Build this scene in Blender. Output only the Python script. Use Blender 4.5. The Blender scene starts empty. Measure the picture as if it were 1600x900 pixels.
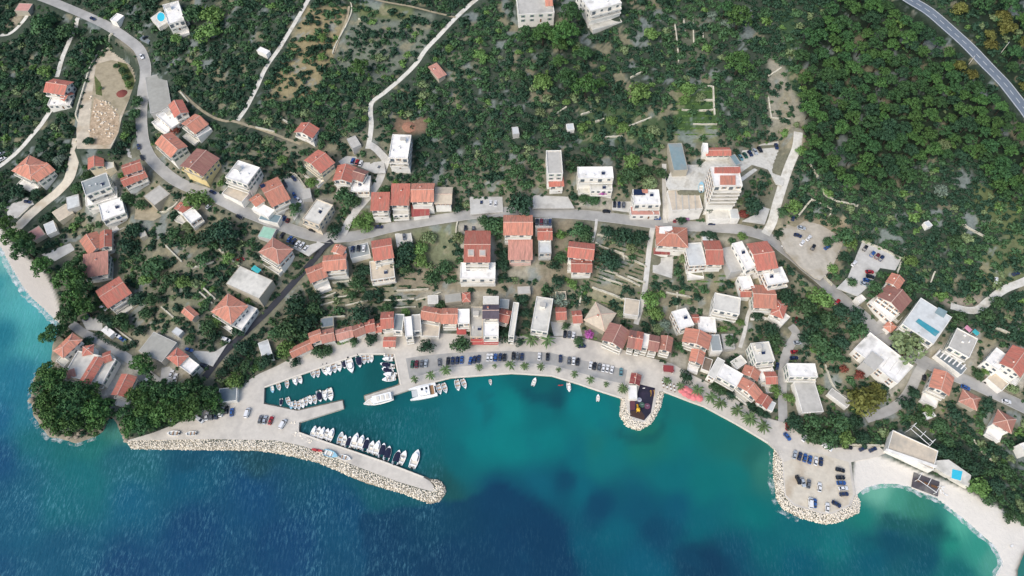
import bpy, bmesh, math, random
import numpy as np
from mathutils import Vector
random.seed(7); RNG = np.random.default_rng(7)
SC = bpy.context.scene; COL = SC.collection
# ---------------------------------------------------------------- camera, sky, sun, exposure
CAMH = 310.0; PITCH = math.radians(60); F = 1081.0
cam_d = bpy.data.cameras.new('camera'); cam = bpy.data.objects.new('camera', cam_d); COL.objects.link(cam)
cam.location = (0, 0, CAMH); cam.rotation_euler = (math.pi/2-PITCH, 0, 0)
cam_d.sensor_width = 36; cam_d.lens = 36*F/1600; cam_d.clip_start = 1; cam_d.clip_end = 9000
SC.camera = cam
SUN_EL, SUN_AZ = math.radians(47), math.radians(222)      # azimuth from +Y clockwise: light from the lower left
w = bpy.data.worlds.new('World'); SC.world = w; w.use_nodes = True
nt = w.node_tree; nt.nodes.clear()
sky = nt.nodes.new('ShaderNodeTexSky'); sky.sky_type = 'NISHITA'; sky.sun_disc = False
sky.sun_elevation = SUN_EL; sky.sun_rotation = SUN_AZ; sky.dust_density = 2.5; sky.air_density = 1.0
bg = nt.nodes.new('ShaderNodeBackground'); bg.inputs[1].default_value = 0.145
ow = nt.nodes.new('ShaderNodeOutputWorld'); nt.links.new(sky.outputs[0], bg.inputs[0]); nt.links.new(bg.outputs[0], ow.inputs[0])
sd = bpy.data.lights.new('sun', 'SUN'); so = bpy.data.objects.new('sun', sd); COL.objects.link(so)
sd.energy = 1.35; sd.angle = math.radians(38); sd.color = (1.0, 0.955, 0.89)
so.rotation_euler = Vector((-math.sin(SUN_AZ)*math.cos(SUN_EL), -math.cos(SUN_AZ)*math.cos(SUN_EL), -math.sin(SUN_EL))).to_track_quat('-Z', 'Y').to_euler()
vs = SC.view_settings; vs.view_transform = 'Standard'; vs.look = 'None'; vs.gamma = 1; vs.exposure = 0.45; vs.use_curve_mapping = False
SC.render.engine = 'CYCLES'; SC.cycles.max_bounces = 5; SC.cycles.diffuse_bounces = 3; SC.cycles.glossy_bounces = 2
# ---------------------------------------------------------------- pixel <-> world
CP, SP = math.cos(PITCH), math.sin(PITCH)
def ray(u, v):
    a, b = u-800, 450-v
    return a, F*CP+b*SP, -F*SP+b*CP
def at_z(u, v, z):
    rx, ry, rz = ray(u, v); t = (z-CAMH)/rz
    return rx*t, ry*t
def project(x, y, z):                      # numpy friendly
    dz = z-CAMH
    dep = y*CP-dz*SP; up = y*SP+dz*CP
    return 800+F*x/dep, 450-F*up/dep
def nums(s): 
    a = [float(t) for t in s.replace(',', ' ').split()]
    return list(zip(a[0::2], a[1::2]))
def T(t, s):                               # coordinates read in a 4x enlargement of tile t -> photo pixels
    ox, oy = 400*((t-1) % 4), 225*((t-1)//4)
    return [(x/4+ox, y/4+oy) for x, y in nums(s)]
def lin(c):
    return tuple((v/255/12.92 if v/255 <= .04045 else ((v/255+.055)/1.055)**2.4) for v in c)
def inpoly(X, Y, P):
    r = np.zeros(X.shape, bool); n = len(P)
    for i in range(n):
        x1, y1 = P[i]; x2, y2 = P[(i+1) % n]
        if y1 == y2: continue
        c = ((y1 > Y) != (y2 > Y)); r ^= c & (X < (x2-x1)*(Y-y1)/(y2-y1)+x1)
    return r
def segdist(X, Y, P, closed=True):
    d = np.full(X.shape, 1e9); n = len(P)
    for i in range(n if closed else n-1):
        x1, y1 = P[i]; x2, y2 = P[(i+1) % n]; dx, dy = x2-x1, y2-y1; L = dx*dx+dy*dy+1e-9
        t = np.clip(((X-x1)*dx+(Y-y1)*dy)/L, 0, 1)
        d = np.minimum(d, np.hypot(X-x1-t*dx, Y-y1-t*dy))
    return d
# ---------------------------------------------------------------- layout read from the photograph (pixels)
COAST = nums('''-420 150 -200 250 -60 340 0 386 15 415 25 432 37 452 50 467 67 482 85 500 95 505 92 520 84 540 82 560 84 574 66 580 54 592 50 620 54 648
68 668 78 681 97 684 120 691 133 686 150 680 161 672 166 656 175 648 184 660 190 676 200 690 207 700 300 701 400 702 437 707 475 715 500 722 525 732 550 744 575 754 612 764 632 770
650 777 672 785 685 782 694 772 695 762 687 752 672 750 662 746 600 722 550 705 500 688 467 676 467 660 537 638 535 626 465 642 412 631 413 605 562 553 616 553 626 601
570 619 573 630 612 618 642 608 678 597 704 590 800 583 862 587 905 600 940 612 972 622 970 650 980 665 997 671 1015 662 1030 637 1036 611 1080 628 1100 635 1150 662
1172 675 1200 692 1211 702 1210 737 1215 780 1225 795 1250 807 1287 817 1307 815 1340 800 1342 782 1339 772 1355 762 1375 757 1400 757 1420 761 1437 770 1462 778 1487 797 1512 817
1532 835 1550 850 1562 870 1565 880 1553 905 1550 960 1590 960 1588 890 1600 858 1660 830 1800 800 2200 760 2200 -700 -420 -700''')
QUAY = nums('''192 690 240 676 300 652 372 604 405 584 432 572 455 560 500 545 530 535 565 526 600 522 640 520 735 522 800 524 850 526 900 526 935 534 1000 555 1050 568 1080 585 1110 600
1135 612 1160 632 1205 655 1240 664 1262 690 1300 700 1372 696 1385 708 1368 714 1330 722 1336 772 1330 790 1300 803 1285 803 1240 790 1226 775 1222 720 1211 702 1200 692 1172 675 1150 662 1100 635 1080 628 1036 611
1028 612 1022 640 1008 660 990 657 980 640 976 622 972 622 940 612 905 600 862 587 800 583 704 590 678 597 642 608 612 618 573 630 570 619 626 601 616 553 562 553 413 605
412 631 465 642 535 626 537 638 467 660 467 676 500 688 550 705 600 722 662 746 672 752 678 760 676 768 660 764 620 752 560 730 500 706 470 696 430 688 330 686 210 688''')
BEACH_R = nums('1336 716 1372 712 1400 722 1440 738 1475 752 1510 765 1540 782 1575 800 1600 815 1660 830 1600 862 1588 890 1590 960 1550 960 1530 940 1480 840 1420 800 1340 800 1330 770')
BEACH_L = nums('-60 320 0 352 20 385 45 405 70 425 85 455 92 480 98 500 92 512 60 495 20 460 -20 430 -60 380')
# (name, material, width in m, points)
ROADS = [
 ('road', 'asphalt', 6.0, nums('40 -12 70 -2 105 12 140 27 170 42 197 60 217 77 226 100 227 120 224 140 221 175 222 207 226 228 235 247 250 263 270 280 295 293 320 301 350 315 375 328 400 338 430 350 462 361 487 369 520 372 550 370 580 364 612 356 650 349 700 341 750 334 800 331 850 333 887 335 932 338 987 345 1025 350 1075 354 1125 356 1162 360 1200 371 1217 384 1240 402 1262 421 1282 437 1300 454 1325 475 1350 496 1370 516 1395 535 1415 549 1437 562 1462 575 1495 589 1525 602 1562 619 1600 637 1660 668')),
 ('highway', 'highway', 7.6, nums('1380 -28 1420 -1 1450 17 1480 42 1512 72 1542 102 1570 132 1600 170 1640 225')),
 ('track', 'gravel', 2.6, nums('575 235 578 215 580 195 579 175 582 160 600 145 625 125 650 100 665 78 687 55 712 28 735 8 760 -14')),
 ('lane', 'concrete', 4.2, nums('578 228 590 236 602 250 598 267 590 287 575 308 556 330 541 353 535 366')),
 ('track', 'gravel', 2.4, nums('490 -14 482 0 460 37 437 75 415 107 400 140 385 168 372 190')),
 ('path', 'dirt', 1.6, nums('280 142 312 170 337 185 370 193 400 200 450 218 470 226')),
 ('path', 'dirt', 1.3, nums('560 -8 600 3 640 10 680 20 712 27')),
 ('track', 'gravel', 2.6, nums('124 30 110 62 97 92 90 122')),
 ('track', 'gravel', 2.8, nums('82 165 67 192 50 212 30 235 0 262')),
 ('path', 'gravel', 2.4, nums('0 56 16 54 30 40 42 24 44 8')),
 ('track', 'sand', 6.0, nums('121 215 117 245 108 278 92 299 70 317 48 335 33 350 20 362')),
 ('lane', 'tarmac', 3.4, nums('520 378 500 396 480 418 440 463 415 490 385 518 350 552 320 590')),
 ('lane', 'asphalt', 4.2, nums('1222 672 1223 650 1222 610 1223 575 1230 548 1244 522 1236 508')),
 ('lane', 'asphalt', 4.6, nums('1444 566 1434 582 1426 602 1410 626 1387 642 1352 654')),
 ('track', 'gravel', 4.6, nums('1248 205 1244 232 1232 262 1222 292 1213 322 1206 348 1196 366')),
 ('track', 'gravel', 3.8, nums('1485 478 1510 485 1528 484 1545 470 1570 452 1600 440 1640 420')),
 ('footpath', 'concrete', 2.6, nums('1019 358 1015 385 1011 420 1007 455 1000 485 993 508')),
 ('footpath', 'concrete', 2.3, nums('1038 255 1038 300 1040 348')),
 ('footpath', 'concrete', 1.4, nums('932 343 930 360 925 380')),
 ('lane', 'asphalt', 4.2, nums('112 506 130 520 160 535 200 560 225 580 250 600')),
 ('footpath', 'concrete', 1.8, nums('1175 478 1168 495 1163 520 1155 545')),
 ('footpath', 'dirt', 1.3, nums('545 8 542 30 530 60 522 85')),
]
LOTS = [  # flat yards and car parks: name, material, points
 ('yard', 'earth', T(1, '700 290 790 300 860 400 885 470 880 545 830 560 800 640 760 740 740 830 690 930 480 930 478 820 510 600 560 430 620 350')),
 ('yard', 'gravel', T(7, '1010 130 1180 130 1215 100 1370 100 1560 0 1800 -40 1770 30 1640 160 1580 130 1430 240 1430 300 1190 290 980 285 960 250')),
 ('car_park', 'concrete_dusty', T(8, '60 560 110 500 170 520 230 480 330 505 420 560 475 610 440 690 395 780 330 850 290 835 200 765 110 670')), ('yard', 'gravel', T(8, '-160 40 190 10 180 60 120 160 90 260 50 250 0 160 -100 130 -200 200')),
 ('car_park', 'concrete', T(8, '590 608 700 655 832 720 795 790 700 775 640 880 560 950 430 900 500 830 555 690')),
 ('yard', 'concrete', T(6, '515 110 560 75 700 85 800 110 810 180 740 180 690 160 620 130 540 140')),
 ('yard', 'concrete', T(6, '1335 330 1540 330 1545 425 1340 440')),
 ('car_park', 'concrete', T(6, '150 545 330 590 430 625 330 700 210 640 120 590')),
 ('yard', 'concrete', T(6, '150 230 235 185 320 290 290 400 240 480 200 380 230 330')),
 ('yard', 'concrete', T(7, '880 720 1010 700 1000 840 880 800')),
 ('yard', 'concrete', T(7, '130 320 350 330 390 400 130 402')),
 ('yard', 'concrete', T(7, '625 360 750 360 740 425 625 410')),
 ('yard', 'concrete', T(5, '790 30 860 -20 940 130 880 170 880 110 800 80')),
 ('yard', 'concrete', T(5, '40 390 170 330 220 370 110 460 50 470')),
 ('yard', 'dirt', T(5, '850 380 960 390 1010 450 960 480 840 470')),
 ('car_park', 'asphalt', T(9, '860 530 1000 560 950 620 880 600')),
 ('yard', 'concrete', T(11, '240 210 420 220 440 300 260 300')),
 ('yard', 'concrete', T(9, '1190 390 1340 400 1420 350 1330 490 1250 460')),
 ('yard', 'concrete', T(9, '500 180 640 190 640 270 540 260')),
 ('yard', 'asphalt', T(12, '560 230 700 170 760 270 650 300')),
 ('yard', 'concrete', T(7, '1440 480 1580 500 1620 380 1640 300 1600 300 1540 430')),
 ('yard', 'concrete', T(5, '260 690 440 620 470 660 330 740')),
 ('yard', 'concrete', T(9, '1010 500 1060 490 1110 540 1100 600 1000 590')),
]
# soft ground cover: colour, density of scrub, points
PATCH = [
 ((150,138,105), .22, T(2, '320 40 570 40 500 330 340 620 60 620 190 320')),
 ((112,118,104), .40, T(2, '600 60 1120 80 1050 330 760 520 470 420 500 340')),
 ((104,112,78), .12, T(2, '620 10 980 45 980 130 640 110')),
 ((128,106,88), .03, T(2, '880 740 1060 735 1070 820 980 840 850 830')),
 ((112,116,96), .45, T(2, '1180 330 1400 330 1400 480 1200 500')),
 ((70,94,56), .10, T(3, '1020 520 1280 540 1290 900 1000 900')),
 ((96,100,84), .35, T(3, '990 100 1250 100 1230 400 1030 400')),
 ((76,92,64), .38, T(3, '420 640 960 700 980 900 420 900')),
 ((146,142,126), .18, T(4, '0 360 90 380 160 520 235 750 220 890 0 890')),
 ((60,82,56), .35, T(4, '60 60 180 60 190 620 120 500')),
 ((98,108,72), .30, T(8, '1280 230 1560 360 1600 600 1300 480')),
 ((104,112,80), .25, T(8, '1480 560 1700 540 1700 900 1300 860 1320 700')),
 ((128,112,94), .06, T(7, '255 462 385 462 340 600 320 690 250 680')),
 ((132,116,98), .06, T(7, '160 740 370 740 360 830 240 880 170 860')),
 ((112,106,82), .03, T(7, '540 600 850 680 830 900 470 880')),
 ((66,98,46), .16, T(6, '980 540 1250 500 1262 760 1000 740')),
 ((66,100,46), .10, T(6, '580 480 730 430 730 525 570 545')),
 ((140,138,110), .30, T(10, '360 0 1300 -80 1290 100 1000 120 360 110')),
 ((132,116,98), .12, T(6, '870 800 1260 770 1500 860 1800 880 1800 960 900 960')),
 ((96,104,74), .12, T(9, '1000 90 1130 60 1280 60 1100 250 980 250')),
 ((118,112,90), .12, T(11, '930 60 1030 30 1030 200 930 200')),
 ((116,108,84), .10, T(11, '1040 20 1250 20 1250 110 1130 140')),
 ((78,108,54), .05, T(11, '470 30 700 70 690 150 620 140 460 110')),
 ((100,104,80), .25, T(7, '1090 790 1420 800 1420 900 1090 900')),
 ((120,112,92), .30, T(9, '830 130 1010 60 1010 260 880 300')),
 ((150,140,126), .05, T(12, '1040 60 1330 40 1340 110 1130 120')),
 ((110,104,86), .25, T(5, '1000 640 1120 640 1180 760 1080 800')),
 ((134,128,112), .15, T(1, '720 250 790 240 880 330 890 430 830 330')),
 ((150,140,118), .25, T(8, '40 460 500 460 540 640 440 760 340 860 60 600')),
 ((150,140,120), .08, T(1, '0 170 110 160 190 40 150 20 40 120')),
 ((192,188,178), .0, T(5, '690 190 745 230 765 330 725 350 690 280')),
 ((176,172,162), .05, T(5, '540 330 620 380 645 500 560 470 545 400')),
 ((200,196,188), .0, T(9, '330 440 420 570 640 690 790 640 880 600 960 560 830 470 700 390 620 340 500 340')),
 ((196,190,180), .02, T(11, '960 420 1090 400 1095 505 1000 505')),
 ((186,182,172), .05, T(11, '1290 300 1450 290 1480 420 1340 440 1290 400')),
 ((196,192,184), .03, T(12, '700 610 830 600 790 690 700 660')),
 ((204,200,192), .0, T(6, '1265 500 1410 480 1470 545 1510 740 1515 860 1268 865')),
 ((190,186,176), .05, T(6, '560 600 730 590 720 720 600 720')),
 ((190,184,172), .04, T(7, '1110 580 1330 590 1330 620 1110 625')),
 ((186,180,168), .04, T(7, '1330 580 1480 590 1500 860 1400 870 1320 800')),
 ((194,188,176), .03, T(11, '1030 90 1280 160 1290 290 1030 260')),
 ((184,178,166), .05, T(11, '240 110 450 130 440 220 250 215')),
 ((188,182,170), .05, T(10, '1030 20 1520 20 1600 60 1600 130 1040 120')),
 ((180,174,160), .06, T(7, '-20 700 170 690 170 830 -20 840')),
 ((190,184,174), .05, T(7, '420 230 630 230 630 430 400 400')),
 ((196,190,180), .04, T(7, '740 370 930 370 930 460 730 450')),
 ((176,170,158), .08, T(5, '1100 330 1160 320 1330 420 1280 500 1180 510 1090 440')),
 ((190,184,174), .04, T(5, '1390 250 1600 250 1640 420 1480 380 1390 330')),
 ((182,176,166), .05, T(6, '-10 300 240 280 290 400 200 520 0 440')),
 ((190,184,172), .04, T(6, '270 330 480 340 470 480 420 560 260 520')),
 ((184,178,166), .04, T(9, '830 250 1110 290 1270 470 1270 560 1000 560 880 440')),
 ((186,180,168), .05, T(12, '1340 360 1620 360 1620 620 1500 650 1340 600')),
 ((180,174,164), .05, T(12, '1000 370 1330 270 1310 540 1230 560 1000 440')),
 ((184,178,168), .05, T(12, '490 330 640 290 910 440 930 500 840 640 700 560 500 440')),
 ((150,140,118), .15, T(4, '90 860 230 860 330 930 60 930')),
 ((120,128,88), .12, T(3, '1130 800 1270 800 1280 880 1130 880')),
]
SEA = '''10 398 135 192 195,22 450 98 172 180,0 450 62 150 165,30 480 96 180 190,0 520 42 125 150,62 530 82 165 175,20 600 42 120 150,42 640 46 125 150,0 650 36 105 145,60 690 36 115 130,100 702 36 115 125,150 700 40 120 125,178 668 90 150 145,200 722 36 105 125,130 740 32 115 130,0 720 30 85 130,30 800 30 95 130,100 780 32 110 130,200 780 28 100 135,300 720 28 85 115,290 740 25 95 130,400 720 35 80 100,400 760 25 80 125,300 850 25 75 120,100 860 28 90 125,0 890 28 85 125,200 890 26 75 120,450 850 25 75 120,550 800 25 80 120,600 850 25 75 115,580 775 30 95 115,680 805 30 95 110,700 880 25 70 110,800 850 22 68 108,850 850 22 66 104,870 880 22 66 104,780 790 22 80 115,840 800 22 72 108,700 765 35 90 100,720 720 22 110 125,750 690 20 130 140,800 690 20 132 140,800 640 20 135 142,750 640 20 125 138,700 640 25 115 130,650 650 22 105 120,600 660 25 100 115,560 690 25 90 105,640 690 25 105 120,480 665 30 90 105,450 600 30 100 110,500 590 28 105 115,550 580 25 105 115,590 575 25 95 105,540 610 25 105 115,850 600 25 105 115,820 620 22 100 115,860 625 25 85 105,840 642 20 120 132,900 640 20 130 140,930 660 20 128 138,960 690 22 122 132,850 690 20 128 138,900 720 20 112 130,882 748 22 82 114,935 785 22 78 112,850 765 22 100 127,910 760 20 104 128,950 730 25 118 130,1000 690 30 125 125,1050 640 30 120 125,1060 680 25 125 130,1100 660 30 118 120,1150 690 35 115 115,1180 710 40 110 110,1150 740 25 122 128,1100 760 22 120 128,1050 740 22 115 130,1000 800 22 90 120,1020 830 22 76 110,1060 800 22 95 125,1120 880 25 65 100,1080 880 24 72 105,1150 870 24 85 115,1000 880 20 95 125,920 860 20 92 122,960 830 20 100 126,1100 820 20 105 125,1180 800 20 120 128,1190 850 22 105 122,1250 830 25 110 125,1300 842 30 120 130,1250 880 20 95 120,1350 870 22 95 120,1352 800 36 128 126,1400 780 80 155 142,1380 765 130 190 175,1430 785 66 136 124,1400 810 35 97 106,1450 830 32 100 110,1480 850 45 145 135,1500 830 96 180 165,1530 862 64 158 148,1500 890 30 110 120,1440 880 25 90 115,1550 880 95 168 158,1200 720 60 130 125,1595 890 60 130 130,1390 845 24 84 112,1340 840 26 100 118,1430 850 28 92 112,940 685 30 118 124,1000 680 40 118 112'''

SEAGRASS = [((22, 68, 106), '560 800 640 795 700 782 745 768 790 766 812 786 850 800 876 818 893 845 897 880 896 960 560 960'), ((22, 80, 112), '866 730 890 736 902 752 895 766 880 760 868 745'), ((22, 76, 110), '918 768 935 775 950 788 948 802 930 800 918 785'), ((24, 84, 106), '815 612 850 618 872 628 870 640 845 636 820 630'), ((22, 70, 104), '1055 850 1100 852 1150 870 1170 910 1080 910 1050 880'), ((22, 82, 114), '1010 808 1060 812 1080 830 1040 842 1012 828'), ((32, 92, 104), '1385 795 1430 800 1470 825 1490 850 1460 850 1420 825 1388 812'), ((24, 86, 108), '1340 830 1400 835 1450 870 1440 890 1380 860'), ((26, 92, 106), '965 655 985 676 1000 682 1020 674 1042 640 1034 672 1014 696 990 696 968 678'), ((24, 108, 122), '742 622 752 612 766 618 772 630 762 636 768 650 756 658 746 648 750 636')]
PZ = [nums('1252 60 1290 20 1330 -20 1400 -22 1440 25 1480 55 1520 95 1560 140 1600 190 1640 240 1640 330 1590 310 1560 285 1530 240 1440 245 1430 280 1380 290 1300 275 1265 250 1258 150'), nums('1470 -25 1640 -25 1640 190 1600 155 1560 110 1510 60')]
# ---------------------------------------------------------------- terrain
CELL = 1.25
gx = np.arange(-430, 430.01, CELL); gy = np.arange(-10, 500.01, CELL)
GX, GY = np.meshgrid(gx, gy)
def smooth(A, n):
    for _ in range(n):
        A = np.pad(A, 1, mode='edge')
        A = (A[:-2, 1:-1]+A[2:, 1:-1]+A[1:-1, :-2]+A[1:-1, 2:]+A[1:-1, 1:-1])/5
    return A
coast_w = [at_z(u, v, 0.0) for u, v in COAST]
sd_c = segdist(GX, GY, coast_w); inl = inpoly(GX, GY, coast_w); D = np.where(inl, sd_c, -sd_c)
Dl = np.clip(D, 0, None)
base = 1.0+0.30*np.clip(Dl-30, 0, None)-0.04*np.clip(Dl-120, 0, None)
low = smooth(base, 90)
Hh = np.where(Dl > 26, np.maximum(low, 1.0), 1.0)
k = np.clip((Dl-26)/20, 0, 1); Hh = 1.0*(1-k)+np.maximum(low, 1.0)*k
bumps = smooth(RNG.normal(size=GX.shape), 40); bumps /= bumps.std()
Hh = Hh+np.clip(bumps, -2, 2)*0.5*np.clip((Dl-35)/25, 0, 1)
Hh = np.where(D < 0, 1.0+1.6*D, Hh)
for B in (BEACH_R, BEACH_L):
    bw = [at_z(u, v, 0.5) for u, v in B]; m = inpoly(GX, GY, bw)
    mm = smooth(m.astype(float), 4); hb = np.where(D > 0, np.minimum(Hh, 0.02+0.07*D), 0.02+0.3*D)
    Hh = Hh*(1-mm)+hb*mm
Hh = np.maximum(Hh, -8)
def hat(x, y):
    fx = min(max((x-gx[0])/CELL, 0), len(gx)-1.001); fy = min(max((y-gy[0])/CELL, 0), len(gy)-1.001)
    i, j = int(fx), int(fy); a, b = fx-i, fy-j
    return float((Hh[j, i]*(1-a)+Hh[j, i+1]*a)*(1-b)+(Hh[j+1, i]*(1-a)+Hh[j+1, i+1]*a)*b)
def ground(u, v, lo=-99):
    z = 5.0
    for _ in range(40):
        x, y = at_z(u, v, z); z2 = max(hat(x, y), lo)
        if abs(z2-z) < .01: break
        z = .35*z+.65*z2
    return x, y, z2
def spline(P, step):
    out = []; n = len(P)
    for i in range(n-1):
        p0 = P[max(i-1, 0)]; p1 = P[i]; p2 = P[i+1]; p3 = P[min(i+2, n-1)]
        L = math.dist(p1[:2], p2[:2]); m = max(1, int(L/step))
        for q in range(m):
            t = q/m
            out.append(tuple(.5*((2*b)+(-a+c)*t+(2*a-5*b+4*c-d)*t*t+(-a+3*b-3*c+d)*t**3) for a, b, c, d in zip(p0, p1, p2, p3)))
    out.append(tuple(P[-1])); return out
quay_w0 = [at_z(u, v, 1.25) for u, v in QUAY]
qm = inpoly(GX, GY, quay_w0) | (segdist(GX, GY, quay_w0) < 1.5)
QZ = 1.25
Hh = np.where(qm & (D > -3), np.minimum(Hh, 1.12), Hh)
qd = np.where(inpoly(GX, GY, quay_w0), 0, segdist(GX, GY, quay_w0))          # land climbs gently away from the flat quay
Hh = np.where(D > 0, np.minimum(Hh, 1.12+0.42*qd), Hh)
road_w = []
for nm, m_, wd, P in ROADS:
    W = spline([ground(u, v) for u, v in P], 1.0)
    zs = np.array([p[2] for p in W])
    for _ in range(30):
        zp = np.pad(zs, 1, mode='edge'); zs = (zp[:-2]+zp[1:-1]+zp[2:])/3
    road_w.append((nm, m_, wd, [(p[0], p[1], z) for p, z in zip(W, zs)]))
lot_z = []
def flatten_lot(P):
    w_ = [ground(u, v) for u, v in P]; z = float(np.mean([p[2] for p in w_])); z = max(z, 1.2)
    for _ in range(2): w2 = [at_z(u, v, z) for u, v in P]
    d = np.where(inpoly(GX, GY, w2), 0, segdist(GX, GY, w2)); k = np.clip((d-1.8)/4, 0, 1)
    globals()['Hh'] = z*(1-k)+Hh*k
    return w2, z
lot_w = [(nm, m_)+flatten_lot(P) for nm, m_, P in LOTS]
for nm, m_, wd, W in road_w[::-1]:
    A = np.array(W); x0, x1 = A[:, 0].min()-9, A[:, 0].max()+9; y0, y1 = A[:, 1].min()-9, A[:, 1].max()+9
    i0, i1 = np.searchsorted(gx, [x0, x1]); j0, j1 = np.searchsorted(gy, [y0, y1])
    sx, sy = GX[j0:j1, i0:i1], GY[j0:j1, i0:i1]
    if sx.size == 0: continue
    best = np.full(sx.shape, 1e9); bz = np.zeros(sx.shape)
    for p, p2 in zip(W[:-1], W[1:]):
        ex, ey = p2[0]-p[0], p2[1]-p[1]; t_ = np.clip(((sx-p[0])*ex+(sy-p[1])*ey)/(ex*ex+ey*ey+1e-9), 0, 1); d = np.hypot(sx-p[0]-t_*ex, sy-p[1]-t_*ey); c = d < best; best[c] = d[c]; bz[c] = (p[2]+t_*(p2[2]-p[2]))[c]
    k = np.clip((best-wd/2-1.6)/3.5, 0, 1)
    Hh[j0:j1, i0:i1] = bz*(1-k)+Hh[j0:j1, i0:i1]*k
def settle(W, wd):                      # lay the centre line on the finished ground so that no edge is buried
    out = []
    for i, q in enumerate(W):
        a = W[max(i-1, 0)]; b = W[min(i+1, len(W)-1)]; dx, dy = b[0]-a[0], b[1]-a[1]; l = math.hypot(dx, dy)+1e-9
        out.append((q[0], q[1], max(hat(q[0]-dy/l*wd*k, q[1]+dx/l*wd*k) for k in (-.5, -.25, 0, .25, .5))))
    return out
road_w = [(nm, m_, wd, settle(W, wd)) for nm, m_, wd, W in road_w]
# ---------------------------------------------------------------- materials
MATS = {}
def nodes(m):
    m.use_nodes = True; return m.node_tree, m.node_tree.nodes, m.node_tree.links, m.node_tree.nodes['Principled BSDF']
def mat(name, col, rough=.85, var=.12, scale=.6, rnd=.0, bump=0., spec=.25, stain=None, coord='Object', metal=0., coat=0., squash=None):
    if name in MATS: return MATS[name]
    m = bpy.data.materials.new(name); MATS[name] = m; t, N, L, p = nodes(m)
    p.inputs['Roughness'].default_value = rough; p.inputs['Specular IOR Level'].default_value = spec; p.inputs['Metallic'].default_value = metal; p.inputs['Coat Weight'].default_value = coat
    c = lin(col) if max(col) > 1.01 else col
    tc = N.new('ShaderNodeTexCoord'); src = tc.outputs[coord]
    if squash:
        mp = N.new('ShaderNodeMapping'); mp.inputs['Scale'].default_value = squash; L.new(src, mp.inputs[0]); src = mp.outputs[0]
    n1 = N.new('ShaderNodeTexNoise'); n1.inputs['Scale'].default_value = scale; n1.inputs['Detail'].default_value = 6; n1.inputs['Roughness'].default_value = .65
    L.new(src, n1.inputs['Vector'])
    r = N.new('ShaderNodeMapRange'); r.inputs[1].default_value = .3; r.inputs[2].default_value = .7; r.inputs[3].default_value = 1-var; r.inputs[4].default_value = 1+var
    L.new(n1.outputs[0], r.inputs[0]); val = r.outputs[0]
    if rnd:
        oi = N.new('ShaderNodeObjectInfo'); r2 = N.new('ShaderNodeMapRange'); r2.inputs[3].default_value = 1-rnd; r2.inputs[4].default_value = 1+rnd
        L.new(oi.outputs['Random'], r2.inputs[0]); mu = N.new('ShaderNodeMath'); mu.operation = 'MULTIPLY'; L.new(val, mu.inputs[0]); L.new(r2.outputs[0], mu.inputs[1]); val = mu.outputs[0]
    hs = N.new('ShaderNodeHueSaturation'); hs.inputs['Color'].default_value = (*c, 1); L.new(val, hs.inputs['Value']); out = hs.outputs[0]
    if stain:
        n2 = N.new('ShaderNodeTexNoise'); n2.inputs['Scale'].default_value = stain[1]; n2.inputs['Detail'].default_value = 4; L.new(src, n2.inputs['Vector'])
        r3 = N.new('ShaderNodeMapRange'); r3.inputs[1].default_value = .5; r3.inputs[2].default_value = .72; r3.inputs[4].default_value = stain[2]; L.new(n2.outputs[0], r3.inputs[0])
        mx = N.new('ShaderNodeMix'); mx.data_type = 'RGBA'; L.new(r3.outputs[0], mx.inputs[0]); L.new(out, mx.inputs[6]); mx.inputs[7].default_value = (*lin(stain[0]), 1); out = mx.outputs[2]
    L.new(out, p.inputs['Base Color'])
    if bump:
        b = N.new('ShaderNodeBump'); b.inputs['Strength'].default_value = bump; b.inputs['Distance'].default_value = .3; L.new(n1.outputs[0], b.inputs['Height']); L.new(b.outputs[0], p.inputs['Normal'])
    return m
GEN = 'Object'
mat('asphalt', (163,161,155), var=.14, scale=.3, stain=((194,191,184), .07, .9)); mat('highway', (112,122,132), var=.06, scale=.3, stain=((130,138,146), .1, .5))
mat('tarmac', (58,60,66), var=.10, scale=.5, stain=((80,82,86), .2, .5)); mat('gravel', (206,203,192), var=.14, scale=.8, stain=((160,152,132), .3, .6))
mat('concrete', (200,197,188), var=.10, scale=.6, stain=((158,154,144), .18, .6)); mat('sand', (206,197,178), var=.12, scale=.5, stain=((170,150,122), .12, .7))
mat('dirt', (168,156,130), var=.16, scale=.7, stain=((120,112,86), .25, .6)); mat('concrete_dusty', (186, 178, 162), var=.16, scale=.4, stain=((156, 144, 120), .14, .8)); mat('earth', (198,186,164), var=.2, scale=.35, stain=((166,146,116), .1, .85)); mat('rubble', (186,164,136), var=.4, scale=.9, stain=((140,118,92), .35, .8)); mat('weeds', (92,100,60), var=.3, scale=.8); mat('quay', (203,196,183), var=.10, scale=.5, stain=((166,161,152), .09, .8))
mat('pebbles', (222,214,198), var=.06, scale=.4); mat('paint_white', (225,225,220), var=.06)
mat('riprap', (222,208,186), var=.18, scale=.7, rnd=.1, bump=.3, stain=((176,158,134), .25, .5))
WALLS = dict(white=(236,232,222), cream=(228,214,186), yellow=(226,204,148), grey=(186,184,178), beige=(214,200,176), pink=(216,178,164), stone=(176,168,150), blue=(196,208,212))
for k_, c_ in WALLS.items(): mat('plaster_'+k_, c_, var=.07, scale=.4, stain=((176,172,160), .22, .55), rnd=.03)
ROOFS = dict(red=(182,112,96), orange=(198,134,112), brown=(148,106,96), pink=(190,138,122), maroon=(146,76,74), rust=(170,120,104))
for k_, c_ in ROOFS.items(): mat('tiles_'+k_, c_, var=.3, scale=.8, rnd=.16, coord='UV', squash=(2.2, .35, 1), stain=((158,122,106), .3, .85), bump=.4)
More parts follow.
